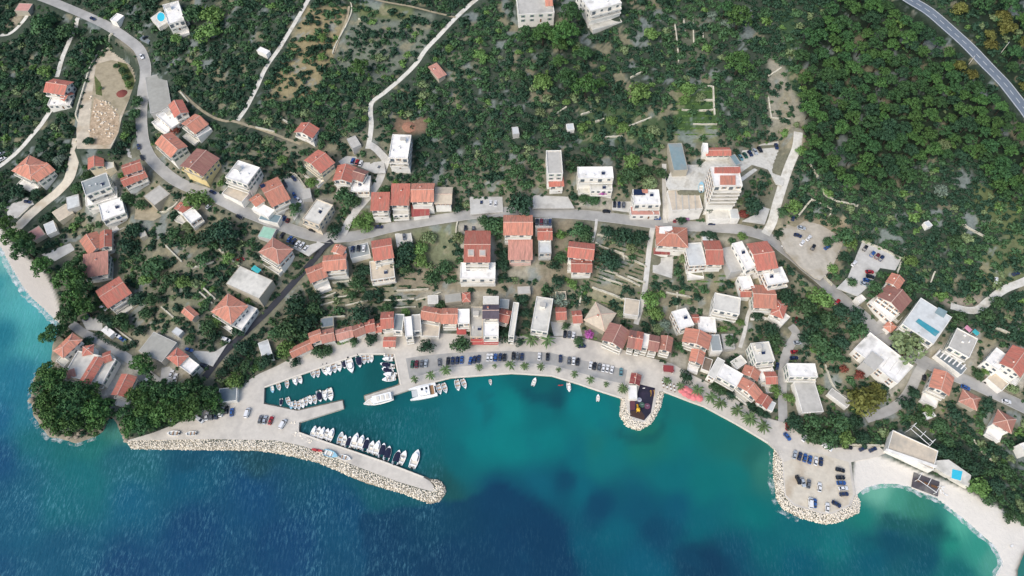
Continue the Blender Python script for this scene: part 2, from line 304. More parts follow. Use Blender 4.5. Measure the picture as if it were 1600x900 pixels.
FLATS = dict(white=(240,236,228), cement=(188,184,174), grey=(150,156,154), slate=(120,130,134), pale=(212,208,196), beige=(204,190,168), metal=(204,206,202), teal=(66,150,164), green=(158,200,176), dark=(84,80,84), rough=(166,164,154), glass=(120,140,146), pinkish=(200,150,138), bluegrey=(132,152,154), brown=(126,112,98))
for k_, c_ in FLATS.items(): mat('roofing_'+k_, c_, var=.12, scale=.45, stain=((150,148,138), .16, .65), rnd=.03)
mat('window_glass', (92,102,108), rough=.12, spec=.5, var=.02); mat('shutter_brown', (158,128,104)); mat('shutter_green', (128,150,132)); mat('frame_white', (232,230,224), var=.03)
mat('door_wood', (120,88,62)); mat('mortar', (214,182,164), var=.1); mat('chimney_brick', (190,120,98)); mat('rail_metal', (170,172,172)); mat('solar_glass', (32,44,70), rough=.15, spec=.5, var=.1)
mat('bark', (56,52,44)); mat('rock', (150,140,124), var=.25, scale=.5, bump=.6); mat('stone_wall', (202,196,176), var=.2, scale=.9, stain=((150,146,128), .3, .6))
mat('pool_water', (62,190,214), rough=.08, spec=.5, var=.06, scale=.9); mat('tyre', (26,26,28)); mat('car_glass', (30,36,44), rough=.08, spec=.6, var=.01); mat('lamp_glass', (230,228,215), rough=.2)
# ---------------------------------------------------------------- mesh helper
class MB:
    def __init__(s): s.v = []; s.f = []; s.m = []; s.uv = []
    def face(s, pts, mi=0, uv=None):
        b = len(s.v); s.v += [tuple(p) for p in pts]; s.f.append(tuple(range(b, b+len(pts)))); s.m.append(mi)
        s.uv += uv if uv else [(p[0], p[1]) for p in pts]
    def prism(s, poly, z0, z1, mi=0, mt=None, bottom=False):
        a = sum(poly[i][0]*poly[(i+1) % len(poly)][1]-poly[(i+1) % len(poly)][0]*poly[i][1] for i in range(len(poly)))
        P = list(poly) if a > 0 else list(reversed(poly)); n = len(P)
        s.face([(x, y, z1) for x, y in P], mi if mt is None else mt)
        if bottom: s.face([(x, y, z0) for x, y in reversed(P)], mi)
        for i in range(n):
            (x1, y1), (x2, y2) = P[i], P[(i+1) % n]
            s.face([(x1, y1, z0), (x2, y2, z0), (x2, y2, z1), (x1, y1, z1)], mi)
    def box(s, c, u, v, hx, hy, z0, z1, mi=0):          # oriented box, c 2D centre, u v unit 2D axes
        s.prism([(c[0]+a*hx*u[0]+b*hy*v[0], c[1]+a*hx*u[1]+b*hy*v[1]) for a, b in ((-1, -1), (1, -1), (1, 1), (-1, 1))], z0, z1, mi, bottom=True)
    def bx(s, x0, x1, y0, y1, z0, z1, mi=0): s.prism([(x0, y0), (x1, y0), (x1, y1), (x0, y1)], z0, z1, mi, bottom=True)
    def tube(s, pts, rad, n=7, mi=0):
        rings = []
        for i, p in enumerate(pts):
            d = Vector(pts[min(i+1, len(pts)-1)])-Vector(pts[max(i-1, 0)]); d.normalize()
            a = d.orthogonal().normalized(); b = d.cross(a); r = rad[i]
            rings.append([tuple(Vector(p)+a*math.cos(2*math.pi*q/n)*r+b*math.sin(2*math.pi*q/n)*r) for q in range(n)])
        for i in range(len(rings)-1):
            for q in range(n): s.face([rings[i][q], rings[i][(q+1) % n], rings[i+1][(q+1) % n], rings[i+1][q]], mi)
        s.face(list(reversed(rings[0])), mi); s.face(rings[-1], mi)
    def mesh(s, name, mats):
        me = bpy.data.meshes.new(name); me.from_pydata(s.v, [], s.f)
        for m in mats: me.materials.append(MATS[m] if isinstance(m, str) else m)
        me.polygons.foreach_set('material_index', s.m)
        ul = me.uv_layers.new(name='UVMap'); ul.data.foreach_set('uv', np.array(s.uv, np.float32).ravel())
        me.update(); return me
def link(name, data, parent=None, loc=(0, 0, 0), rz=0.):
    o = bpy.data.objects.new(name, data); COL.objects.link(o); o.location = loc; o.rotation_euler = (0, 0, rz)
    if parent: o.parent = parent
    return o
def tag(o, label, cat, group=None):
    o['label'] = label; o['category'] = cat
    if group: o['group'] = group
    return o
def thing(name, label, cat, loc, rz=0., group=None): return tag(link(name, None, None, loc, rz), label, cat, group)
def struct(o, kind='structure'): o['kind'] = kind; return o
def dup(root, label, loc, rz, sc=1., group=None):
    r = root.copy(); COL.objects.link(r); r.location = loc; r.rotation_euler = (0, 0, rz); r.scale = (sc, sc, sc) if not isinstance(sc, tuple) else sc
    r['label'] = label
    if group: r['group'] = group
    for ch in root.children:
        c = ch.copy(); COL.objects.link(c); c.parent = r
        for g in ch.children:
            e = g.copy(); COL.objects.link(e); e.parent = c
    return r
ORDS = 'first second third fourth fifth sixth seventh eighth ninth tenth eleventh twelfth thirteenth fourteenth fifteenth sixteenth seventeenth eighteenth nineteenth twentieth'.split()
def ordn(i):
    if i < 20: return ORDS[i]
    n = i+1; return '%d%s' % (n, {1: 'st', 2: 'nd', 3: 'rd'}.get(n % 10, 'th') if n % 100 not in (11, 12, 13) else 'th')
# ---------------------------------------------------------------- exclusion raster for plants (photo pixels, 2 px cells)
RX0, RY0, RS = -120, -90, 2
ru = np.arange(RX0, 1720, RS); rv = np.arange(RY0, 960, RS); RU, RV = np.meshgrid(ru, rv)
FREE = np.ones(RU.shape, bool); DENS = np.full(RU.shape, 1.0)
def block(P, grow=0.):
    xs = [p[0] for p in P]; ys = [p[1] for p in P]
    i0 = max(int((min(xs)-grow-RX0)/RS)-1, 0); i1 = int((max(xs)+grow-RX0)/RS)+2; j0 = max(int((min(ys)-grow-RY0)/RS)-1, 0); j1 = int((max(ys)+grow-RY0)/RS)+2
    su, sv = RU[j0:j1, i0:i1], RV[j0:j1, i0:i1]
    if su.size == 0: return
    m = inpoly(su, sv, P)
    if grow: m |= segdist(su, sv, P) < grow
    FREE[j0:j1, i0:i1] &= ~m
def is_free(u, v):
    i = int((u-RX0)/RS); j = int((v-RY0)/RS)
    return 0 <= i < len(ru) and 0 <= j < len(rv) and FREE[j, i]
FREE &= inpoly(RU, RV, COAST) & ~(segdist(RU, RV, COAST) < 3)
block(QUAY); block(BEACH_R, 2); block(BEACH_L, 2)
for nm, m_, P in LOTS: block(P, 1)
for nm, m_, wd, W in road_w:
    pr = [project(*p) for p in W]
    for a, b in zip(pr[:-1], pr[1:]):
        block([a, b], wd*1.5+2.2)
for c_, d_, P in PATCH: DENS[inpoly(RU, RV, P)] = d_
village = nums('200 230 330 250 470 190 600 200 640 280 840 240 960 255 1040 220 1240 200 1240 400 1360 470 1600 540 1600 680 1220 660 900 520 560 520 300 640 80 560 100 340')
DENS[inpoly(RU, RV, village)] *= .62; DENS[inpoly(RU, RV, nums('590 30 1240 30 1240 220 1040 240 640 280 590 200'))] *= .72
for P in PZ: DENS[inpoly(RU, RV, P)] = .35
BARE = smooth(RNG.normal(size=GX.shape), 9); BARE /= BARE.std(); b2_ = smooth(RNG.normal(size=GX.shape), 1); BARE += .55*b2_/b2_.std()
def bare(x, y): return BARE[min(max(int((y-gy[0])/CELL), 0), len(gy)-1), min(max(int((x-gx[0])/CELL), 0), len(gx)-1)]
# ---------------------------------------------------------------- ground and sea meshes
def noniform(a, far): 
    st = [CELL*2.2**i for i in range(1, 14)]; o = np.cumsum(st); o = o[o < far]
    return np.concatenate([(a[0]-o)[::-1], a, a[-1]+o])
def grid_mesh(name, xs, ys, Z, keep=None):
    X, Y = np.meshgrid(xs, ys); n, m = X.shape
    co = np.stack([X, Y, Z], -1).reshape(-1, 3).astype(np.float32)
    I = np.arange(n*m).reshape(n, m); q = np.stack([I[:-1, :-1], I[:-1, 1:], I[1:, 1:], I[1:, :-1]], -1).reshape(-1, 4)
    if keep is not None:
        q = q[keep.reshape(-1)[q].any(1)]
    me = bpy.data.meshes.new(name); me.vertices.add(len(co)); me.vertices.foreach_set('co', co.ravel())
    me.loops.add(q.size); me.loops.foreach_set('vertex_index', q.ravel().astype(np.int32))
    me.polygons.add(len(q)); me.polygons.foreach_set('loop_start', np.arange(0, q.size, 4, dtype=np.int32)); me.polygons.foreach_set('loop_total', np.full(len(q), 4, np.int32))
    me.update(calc_edges=True); me.polygons.foreach_set('use_smooth', np.ones(len(q), bool)); return me
def set_col(me, name, rgba):
    a = me.color_attributes.new(name, 'FLOAT_COLOR', 'POINT'); a.data.foreach_set('color', rgba.astype(np.float32).ravel())
XS, YS = noniform(gx, 3200), noniform(gy, 3200)
ii = np.clip(np.searchsorted(gx, XS), 0, len(gx)-1); jj = np.clip(np.searchsorted(gy, YS), 0, len(gy)-1)
ZZ = Hh[np.ix_(jj, ii)]; XX, YY = np.meshgrid(XS, YS)
pu, pv = project(XX, np.maximum(YY, -30), ZZ)
LC = np.empty(XX.shape+(4,)); LC[:] = (*lin((66, 76, 64)), 1)
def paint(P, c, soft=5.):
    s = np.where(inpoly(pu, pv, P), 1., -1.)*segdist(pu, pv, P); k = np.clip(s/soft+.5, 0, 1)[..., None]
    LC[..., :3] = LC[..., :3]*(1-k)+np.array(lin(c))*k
near = (np.abs(XX) < 440) & (YY < 510) & (YY > -20)
for c_, d_, P in PATCH: paint(P, c_, 7)
village = nums('200 230 330 250 470 190 600 200 640 280 840 240 960 255 1040 220 1240 200 1240 400 1360 470 1600 540 1600 680 1220 660 900 520 560 520 300 640 80 560 100 340')
s_ = np.where(inpoly(pu, pv, village), 1., -1.)*segdist(pu, pv, village); k = (np.clip(s_/30+.5, 0, 1)*.6)[..., None]
LC[..., :3] = LC[..., :3]*(1-k)+np.array(lin((142, 137, 116)))*k
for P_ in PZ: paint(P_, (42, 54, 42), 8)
br_ = np.pad(BARE, 0)[np.ix_(jj, ii)]; kb = (np.clip((br_-1.0)/.4, 0, 1)*near*.62)[..., None]; tan_ = np.clip(smooth(RNG.normal(size=br_.shape), 30)*40+.4, 0, 1)[..., None]
LC[..., :3] = LC[..., :3]*(1-kb)+(np.array(lin((138, 146, 142)))*(1-tan_)+np.array(lin((150, 142, 116)))*tan_)*kb
paint(BEACH_R, (220, 214, 202), 4); paint(BEACH_L, (200, 192, 180), 4); LC[..., 3] = np.where(inpoly(pu, pv, BEACH_R) | inpoly(pu, pv, BEACH_L), .12, 1)
rk = np.clip(1-np.abs(np.pad(D, 0)[np.ix_(jj, ii)]-0)/4, 0, 1)*(1-np.clip(smooth(((inpoly(pu, pv, BEACH_R)) | inpoly(pu, pv, BEACH_L)).astype(float), 3), 0, 1)); rk = rk[..., None]
LC[..., :3] = LC[..., :3]*(1-rk)+np.array(lin((150, 140, 122)))*rk
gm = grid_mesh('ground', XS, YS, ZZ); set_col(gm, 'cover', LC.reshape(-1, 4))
m = bpy.data.materials.new('ground_cover'); t, N, L, p = nodes(m); p.inputs['Roughness'].default_value = .95; p.inputs['Specular IOR Level'].default_value = .1
at = N.new('ShaderNodeAttribute'); at.attribute_name = 'cover'; tc = N.new('ShaderNodeTexCoord')
def noise(N, L, src, scale, det=5, rough=.6, sq=None):
    if sq:
        mp = N.new('ShaderNodeMapping'); mp.inputs['Scale'].default_value = sq[:3]; mp.inputs['Rotation'].default_value = (0, 0, sq[3]); L.new(src, mp.inputs[0]); src = mp.outputs[0]
    n = N.new('ShaderNodeTexNoise'); n.inputs['Scale'].default_value = scale; n.inputs['Detail'].default_value = det; n.inputs['Roughness'].default_value = rough; L.new(src, n.inputs['Vector']); return n.outputs[0]
def rng(N, L, src, a, b, c, d):
    r = N.new('ShaderNodeMapRange'); r.inputs[1].default_value = a; r.inputs[2].default_value = b; r.inputs[3].default_value = c; r.inputs[4].default_value = d; L.new(src, r.inputs[0]); return r.outputs[0]
def mixc(N, L, f, a, b):
    x = N.new('ShaderNodeMix'); x.data_type = 'RGBA'
    if isinstance(f, float): x.inputs[0].default_value = f
    else: L.new(f, x.inputs[0])
    for s, q in ((6, a), (7, b)):
        if isinstance(q, tuple): x.inputs[s].default_value = (*q, 1)
        else: L.new(q, x.inputs[s])
    return x.outputs[2]
n1 = noise(N, L, tc.outputs['Object'], .5, 6, .7); hs = N.new('ShaderNodeHueSaturation'); L.new(at.outputs[0], hs.inputs['Color']); L.new(rng(N, L, n1, .3, .7, .62, 1.35), hs.inputs['Value'])
c = mixc(N, L, rng(N, L, noise(N, L, tc.outputs['Object'], .13, 5, .7), .58, .68, 0, .55), hs.outputs[0], lin((138, 144, 138)))
c = mixc(N, L, rng(N, L, noise(N, L, tc.outputs['Object'], .22, 5, .6), .54, .7, 0, .6), c, lin((70, 86, 58)))
mk = N.new('ShaderNodeMath'); mk.operation = 'MULTIPLY'; L.new(at.outputs['Alpha'], mk.inputs[0]); mk.inputs[1].default_value = .7; L.new(mixc(N, L, mk.outputs[0], at.outputs[0], mixc(N, L, .5, hs.outputs[0], c)), p.inputs['Base Color'])
b = N.new('ShaderNodeBump'); b.inputs['Strength'].default_value = .5; b.inputs['Distance'].default_value = .5; L.new(n1, b.inputs['Height']); L.new(b.outputs[0], p.inputs['Normal'])
gm.materials.append(m); struct(link('ground', gm))
# sea
SX, SY = noniform(np.arange(-430, 430.01, 2.5), 3200), noniform(np.arange(-10, 260.01, 2.5), 3200)
X2, Y2 = np.meshgrid(SX, SY); su, sv = project(X2, np.maximum(Y2, -30), np.zeros(X2.shape))
cp = np.array([[float(a) for a in s.split()] for s in SEA.split(',')])
dcol = np.array([lin(c) for c in cp[:, 2:]]); acc = np.zeros(X2.shape+(3,)); wt = np.zeros(X2.shape)
su_c, sv_c = np.clip(su, -60, 1660), np.clip(sv, 330, 960)
jx = smooth(RNG.normal(size=X2.shape), 14); jy = smooth(RNG.normal(size=X2.shape), 14); j3 = smooth(RNG.normal(size=X2.shape), 3); j4 = smooth(RNG.normal(size=X2.shape), 3); su_c = su_c+jx/jx.std()*6+j3/j3.std()*1.6; sv_c = sv_c+jy/jy.std()*6+j4/j4.std()*1.6
for (u, v, *_), cc in zip(cp, dcol):
    d2 = (su_c-u)**2+(sv_c-v)**2; k = 1/(d2+130)**2.0; acc += k[..., None]*cc; wt += k
SCOL = np.ones(X2.shape+(4,)); SCOL[..., :3] = acc/wt[..., None]
for cc_, P_ in SEAGRASS:
    P_ = nums(P_); s_ = np.where(inpoly(su_c, sv_c, P_), 1., -1.)*segdist(su_c, sv_c, P_); k = (np.clip(s_/4+.5, 0, 1)*(.8 if P_[0] == (560., 800.) else .55))[..., None]; SCOL[..., :3] = SCOL[..., :3]*(1-k)+np.array(lin(cc_))*k
SCOL[..., :3] = np.clip(SCOL[..., :3]*np.array([.66, .79, .69])-np.array([0, .006, .014]), .002, 1)
open_sea = np.clip(1.15-np.hypot((su-1000)/560, (sv-640)/230)*.62, 0, 1); SCOL[..., 3] = 1-np.where((su > 690) | (sv < 640) & (su > 400), np.clip(open_sea+.25, 0, 1), open_sea*.2)
sm = grid_mesh('sea', SX, SY, np.zeros(X2.shape)); set_col(sm, 'depth_tint', SCOL.reshape(-1, 4))
m = bpy.data.materials.new('sea_water'); t, N, L, p = nodes(m); p.inputs['Roughness'].default_value = .22; p.inputs['Specular IOR Level'].default_value = .35; p.inputs['IOR'].default_value = 1.33
at = N.new('ShaderNodeAttribute'); at.attribute_name = 'depth_tint'; tc = N.new('ShaderNodeTexCoord'); ob = tc.outputs['Object']
hs = N.new('ShaderNodeHueSaturation'); L.new(at.outputs[0], hs.inputs['Color']); L.new(rng(N, L, noise(N, L, ob, .035, 6, .6), .3, .7, .93, 1.07), hs.inputs['Value'])
grass = rng(N, L, noise(N, L, ob, .03, 6, .65), .56, .66, 0, .16); c = mixc(N, L, grass, hs.outputs[0], lin((22, 82, 104)))
st = noise(N, L, ob, 1.1, 6, .8, (1.0, .24, 1, math.radians(-9))); st2 = noise(N, L, ob, .05, 3, .6)
f = rng(N, L, st, .5, .76, 0, 1.); mu = N.new('ShaderNodeMath'); mu.operation = 'MULTIPLY'; L.new(f, mu.inputs[0]); L.new(rng(N, L, st2, .4, .66, .12, 1), mu.inputs[1])
mu2 = N.new('ShaderNodeMath'); mu2.operation = 'MULTIPLY'; L.new(mu.outputs[0], mu2.inputs[0]); L.new(at.outputs['Alpha'], mu2.inputs[1])
L.new(mixc(N, L, mu2.outputs[0], c, lin((104, 166, 180))), p.inputs['Base Color'])
bh = noise(N, L, ob, .55, 4, .6, (1.0, .35, 1, math.radians(-14))); b = N.new('ShaderNodeBump'); b.inputs['Distance'].default_value = .5; L.new(rng(N, L, at.outputs['Alpha'], 0, 1, .15, .9), b.inputs['Strength']); L.new(bh, b.inputs['Height']); L.new(b.outputs[0], p.inputs['Normal'])
sm.materials.append(m); struct(link('sea', sm))
# foam where waves break on the beaches and rocks
def fm(name, dens):
    m = bpy.data.materials.new(name); t, N, L, p = nodes(m); p.inputs['Base Color'].default_value = (.82, .85, .84, 1); p.inputs['Roughness'].default_value = .7
    tc = N.new('ShaderNodeTexCoord'); a = rng(N, L, noise(N, L, tc.outputs['Object'], .3, 7, .7), dens-.06, dens+.2, 0, .8); L.new(a, p.inputs['Alpha']); return m
MATS['foam'] = fm('foam', .46); MATS['foam_thin'] = fm('foam_thin', .54)
def foam(P, wd, mname, out=0.):
    W = spline([at_z(u, v, .05)+(0.03,) for u, v in P], 1.5); mb = MB(); prev = None
    for i, q in enumerate(W):
        a = W[max(i-1, 0)]; b_ = W[min(i+1, len(W)-1)]; d = Vector((b_[0]-a[0], b_[1]-a[1])); d.normalize(); n = Vector((-d.y, d.x)); k = wd*(.6+.8*random.random())
        r = ((q[0]+n.x*(k*.5-out), q[1]+n.y*(k*.5-out), .07), (q[0]-n.x*(k*.5+out), q[1]-n.y*(k*.5+out), .05))
        if prev: mb.face([prev[1], r[1], r[0], prev[0]])
        prev = r
    return struct(link('surf', mb.mesh('surf', [mname])), 'stuff')
foam(nums('1345 769 1358 762 1376 758 1400 758 1420 762 1437 771 1462 779 1487 798 1512 818 1532 836 1550 851 1562 871 1564 884 1554 903'), 2.2, 'foam', .4)
foam(nums('-20 370 0 387 15 416 25 433 37 453 50 468 67 483 85 501 94 507'), 3.0, 'foam', .6)
foam(nums('84 574 66 580 54 592 49 620 53 649 67 669 78 682 97 686 120 692 133 688 150 682'), 2.4, 'foam_thin', .8)
foam(nums('1211 706 1208 737 1213 781 1223 797 1249 809'), 3.0, 'foam_thin', .8)
# flat quay, roads and yards
mb = MB(); mb.prism(quay_w0, -4, QZ); struct(link('quay', mb.mesh('quay', ['quay'])))
for nm, m_, wp, z in lot_w:
    mb = MB(); mb.prism(wp, z-.6, z+.05); struct(link(nm, mb.mesh(nm, [m_])))
def strip(W, half0, half1, dz, mb, mi=0):
    prev = None
    for i, q in enumerate(W):
        a = W[max(i-1, 0)]; b_ = W[min(i+1, len(W)-1)]; d = Vector((b_[0]-a[0], b_[1]-a[1])); d.normalize(); n = Vector((-d.y, d.x))
        r = ((q[0]+n.x*half1, q[1]+n.y*half1, q[2]+dz), (q[0]+n.x*half0, q[1]+n.y*half0, q[2]+dz))
        if prev: mb.face([prev[1], r[1], r[0], prev[0]], mi)
        prev = r
for ri, (nm, m_, wd, W) in enumerate(road_w):
    mb = MB(); strip(W, -wd/2, wd/2, .13+.006*ri, mb); struct(link(nm, mb.mesh(nm, [m_])))
    if nm == 'highway':
        mb = MB()
        for o_ in (-wd/2+.35, wd/2-.6): strip(W, o_, o_+.28, .18+.006*ri, mb)
        for i in range(0, len(W)-4, 5): strip(W[i:i+4], -.12, .12, .18+.006*ri, mb)
        struct(link('road_marking', mb.mesh('road_marking', ['paint_white'])))
    if nm == 'road':
        for sgn in (-1, 1):                        # kerbs in broken runs
            mb = MB(); W2 = W[60:]
            strip(W2, sgn*(wd/2)-.0, sgn*(wd/2)+.22*1, .24, mb); strip([(x, y, z) for x, y, z in W2], sgn*(wd/2)+.22, sgn*(wd/2)+.23, .14, mb)
            struct(link('kerb', mb.mesh('kerb', ['concrete'])))
# parking apron of darker asphalt on the quay, under the promenade cars
for P_, m_ in ((T(1, '600 400 700 375 800 400 850 470 858 540 800 635 750 720 742 800 690 905 575 905 560 780 580 560'), 'dirt'), (T(1, '590 610 660 640 745 720 740 830 690 905 560 905 560 790'), 'rubble'), (T(1, '735 385 790 400 835 480 850 560 800 560 760 480'), 'weeds'), (T(1, '590 470 630 520 640 600 600 590'), 'weeds')):
    z_ = lot_w[0][3]; mb = MB(); mb.prism([at_z(u, v, z_) for u, v in P_], z_-.2, z_+(.06 if m_ == 'dirt' else .075)); struct(link('bare_ground', mb.mesh('bare_ground', [m_])))
AP = T(10, '935 440 1130 470 1140 420 1600 405') ; AP = nums('634 560 660 556 700 552 800 548 860 551 905 562 980 578 976 600 940 592 905 582 862 570 800 566 704 574 672 582 640 592')
mb = MB(); mb.prism([at_z(u, v, QZ) for u, v in AP], QZ-.2, QZ+.02); struct(link('pavement', mb.mesh('pavement', ['asphalt'])))
JP = nums('1224 722 1270 706 1326 722 1333 772 1326 788 1300 800 1284 800 1242 787 1228 773')
mb = MB(); mb.prism([at_z(u, v, QZ) for u, v in JP], QZ-.2, QZ+.02); struct(link('car_park', mb.mesh('car_park', ['sand'])))
mb = MB(); 
for P in ('413 605 562 553 602 553', '626 601 616 553', '642 608 678 597 704 590 800 583 862 587 905 600 940 612 972 622', '1036 611 1080 628 1100 635 1150 662 1172 675 1200 692', '467 676 500 688 550 705 600 722 662 746'):
    W = [at_z(u, v, QZ)+(QZ,) for u, v in nums(P)]
    for a, b_ in zip(W[:-1], W[1:]):
        d = Vector((b_[0]-a[0], b_[1]-a[1])); l = d.length; d.normalize(); n = Vector((d.y, -d.x)); c = ((a[0]+b_[0])/2-n.x*.0, (a[1]+b_[1])/2)
        mb.box(c, (d.x, d.y), (n.x, n.y), l/2, .35, QZ-.3, QZ+.12)
struct(link('kerb', mb.mesh('kerb', ['pebbles'])))
# ---------------------------------------------------------------- houses
LM = []                                   # landmarks for labels of the plants: phrase, x, y
def win_mesh(name, sh, wd=1.1, hg=1.3):
    mb = MB(); a, h = wd/2, hg
    mb.bx(-a-.1, a+.1, -.06, .02, -.1, h+.1, 0); mb.bx(-a, a, -.09, -.055, 0, h, 1)
    if sh:
        mb.bx(-a-.6, -a-.06, -.1, -.02, -.05, h+.05, 2); mb.bx(a+.06, a+.6, -.1, -.02, -.05, h+.05, 2)
    return mb.mesh(name, ['frame_white', 'window_glass', sh or 'frame_white'])
WIN = [win_mesh('window', 'shutter_brown'), win_mesh('window', 'shutter_green'), win_mesh('window', None, 1.5, 1.3)]
_d = MB(); _d.bx(-.55, .55, -.07, .02, 0, 2.15, 0); _d.bx(-.45, .45, -.1, -.06, .02, 2.05, 1); DOOR = _d.mesh('door', ['frame_white', 'door_wood'])
_d = MB(); _d.bx(-1.1, 1.1, -.07, .02, 0, 2.3, 0); _d.bx(-1.0, 1.0, -.1, -.06, .05, 2.2, 1); GDOOR = _d.mesh('glass_door', ['frame_white', 'window_glass'])
_d = MB(); _d.bx(-.35, .35, -.3, .3, 0, 1.3, 0); _d.bx(-.45, .45, -.4, .4, 1.3, 1.42, 1); CHIM = _d.mesh('chimney', ['plaster_white', 'chimney_brick'])
_d = MB(); _d.bx(-.5, .5, -.25, .25, 0, .7, 0); _d.bx(-.4, .4, -.28, -.25, .1, .6, 1); ACU = _d.mesh('air_conditioner', ['frame_white', 'rail_metal'])
_d = MB(); _d.bx(-1.3, 1.3, -1.1, 1.1, 0, 2.2, 0); _d.bx(-1.45, 1.45, -1.25, 1.25, 2.2, 2.36, 1); HATCH = _d.mesh('stair_hatch', ['plaster_white', 'roofing_cement'])
_d = MB(); _d.tube([(-.8, 0, .9), (.8, 0, .9)], [.3, .3], 8, 0); _d.face([(-.9, -1.4, .1), (.9, -1.4, .1), (.9, -.2, .8), (-.9, -.2, .8)], 1); SOLH = _d.mesh('solar_heater', ['rail_metal', 'solar_glass'])
def quad_world(P, h, zmin=-99):
    cu = sum(p[0] for p in P)/4; cv = sum(p[1] for p in P)/4; z = 5.
    for _ in range(30): x, y = at_z(cu, cv, z+h); z = .4*z+.6*max(hat(x, y), zmin)
    W = [Vector(at_z(u, v, z+h)) for u, v in P]
    c = sum(W, Vector((0, 0)))/4
    u = (W[1]-W[0])+(W[2]-W[3]); u.normalize(); v = Vector((-u.y, u.x))
    hx = ((W[1]-W[0]).length+(W[2]-W[3]).length)/4; hy = ((W[0]-W[3]).length+(W[1]-W[2]).length)/4
    if ((W[0]-W[3])+(W[1]-W[2])).dot(v) < 0: v = -v
    gz = [hat(*(c+u*a*hx+v*b_*hy)) for a in (-1, 1) for b_ in (-1, 1)]
    return c, u, v, hx, hy, z, min(gz)
def roof_build(kind, hx, hy, rise, mb, oh=.35):
    # local frame: x along u, y along v, z=0 at the eaves; mats: 0 tiles, 1 mortar/edge
    X, Y = hx+oh, hy+oh; th = .18
    def slope(pts, e):                     # pts 3D top surface; e: eave direction axis for uv
        uv = [(p[e], p[1-e]*1.1) for p in pts]; mb.face(pts, 0, uv)
        mb.face([(x, y, z-th) for x, y, z in reversed(pts)], 1)
        for i in range(len(pts)):
            a, b_ = pts[i], pts[(i+1) % len(pts)]
            mb.face([(a[0], a[1], a[2]-th), (b_[0], b_[1], b_[2]-th), b_, a], 1)
    dz = -rise*oh/(hy if kind != 'gy' else hx)
    if kind == 'gx':
        slope([(-X, -Y, dz), (X, -Y, dz), (X, 0, rise), (-X, 0, rise)], 0); slope([(X, Y, dz), (-X, Y, dz), (-X, 0, rise), (X, 0, rise)], 0)
        return [((-X, 0, rise), (X, 0, rise))]
    if kind == 'gy':
        slope([(X, -Y, dz), (X, Y, dz), (0, Y, rise), (0, -Y, rise)], 1); slope([(-X, Y, dz), (-X, -Y, dz), (0, -Y, rise), (0, Y, rise)], 1)
        return [((0, -Y, rise), (0, Y, rise))]
    if kind == 'hip':
        m = min(X, Y); a, b_ = (max(X-m, .01), 0) if X >= Y else (0, max(Y-m, .01)); r0, r1 = (-a, -b_, rise), (a, b_, rise)
        if X >= Y:
            slope([(-X, -Y, dz), (X, -Y, dz), r1, r0], 0); slope([(X, Y, dz), (-X, Y, dz), r0, r1], 0); slope([(X, -Y, dz), (X, Y, dz), r1], 1); slope([(-X, Y, dz), (-X, -Y, dz), r0], 1)
            return [(r0, r1), (r0, (-X, -Y, dz)), (r0, (-X, Y, dz)), (r1, (X, -Y, dz)), (r1, (X, Y, dz))]
        slope([(X, -Y, dz), (X, Y, dz), r1, r0], 1); slope([(-X, Y, dz), (-X, -Y, dz), r0, r1], 1); slope([(-X, -Y, dz), (X, -Y, dz), r0], 0); slope([(X, Y, dz), (-X, Y, dz), r1], 0)
        return [(r0, r1), (r0, (-X, -Y, dz)), (r0, (X, -Y, dz)), (r1, (-X, Y, dz)), (r1, (X, Y, dz))]
    # mono pitch falling to the front
    slope([(-X, -Y, dz), (X, -Y, dz), (X, Y, rise), (-X, Y, rise)], 0); return []
HOUSE_N = 0
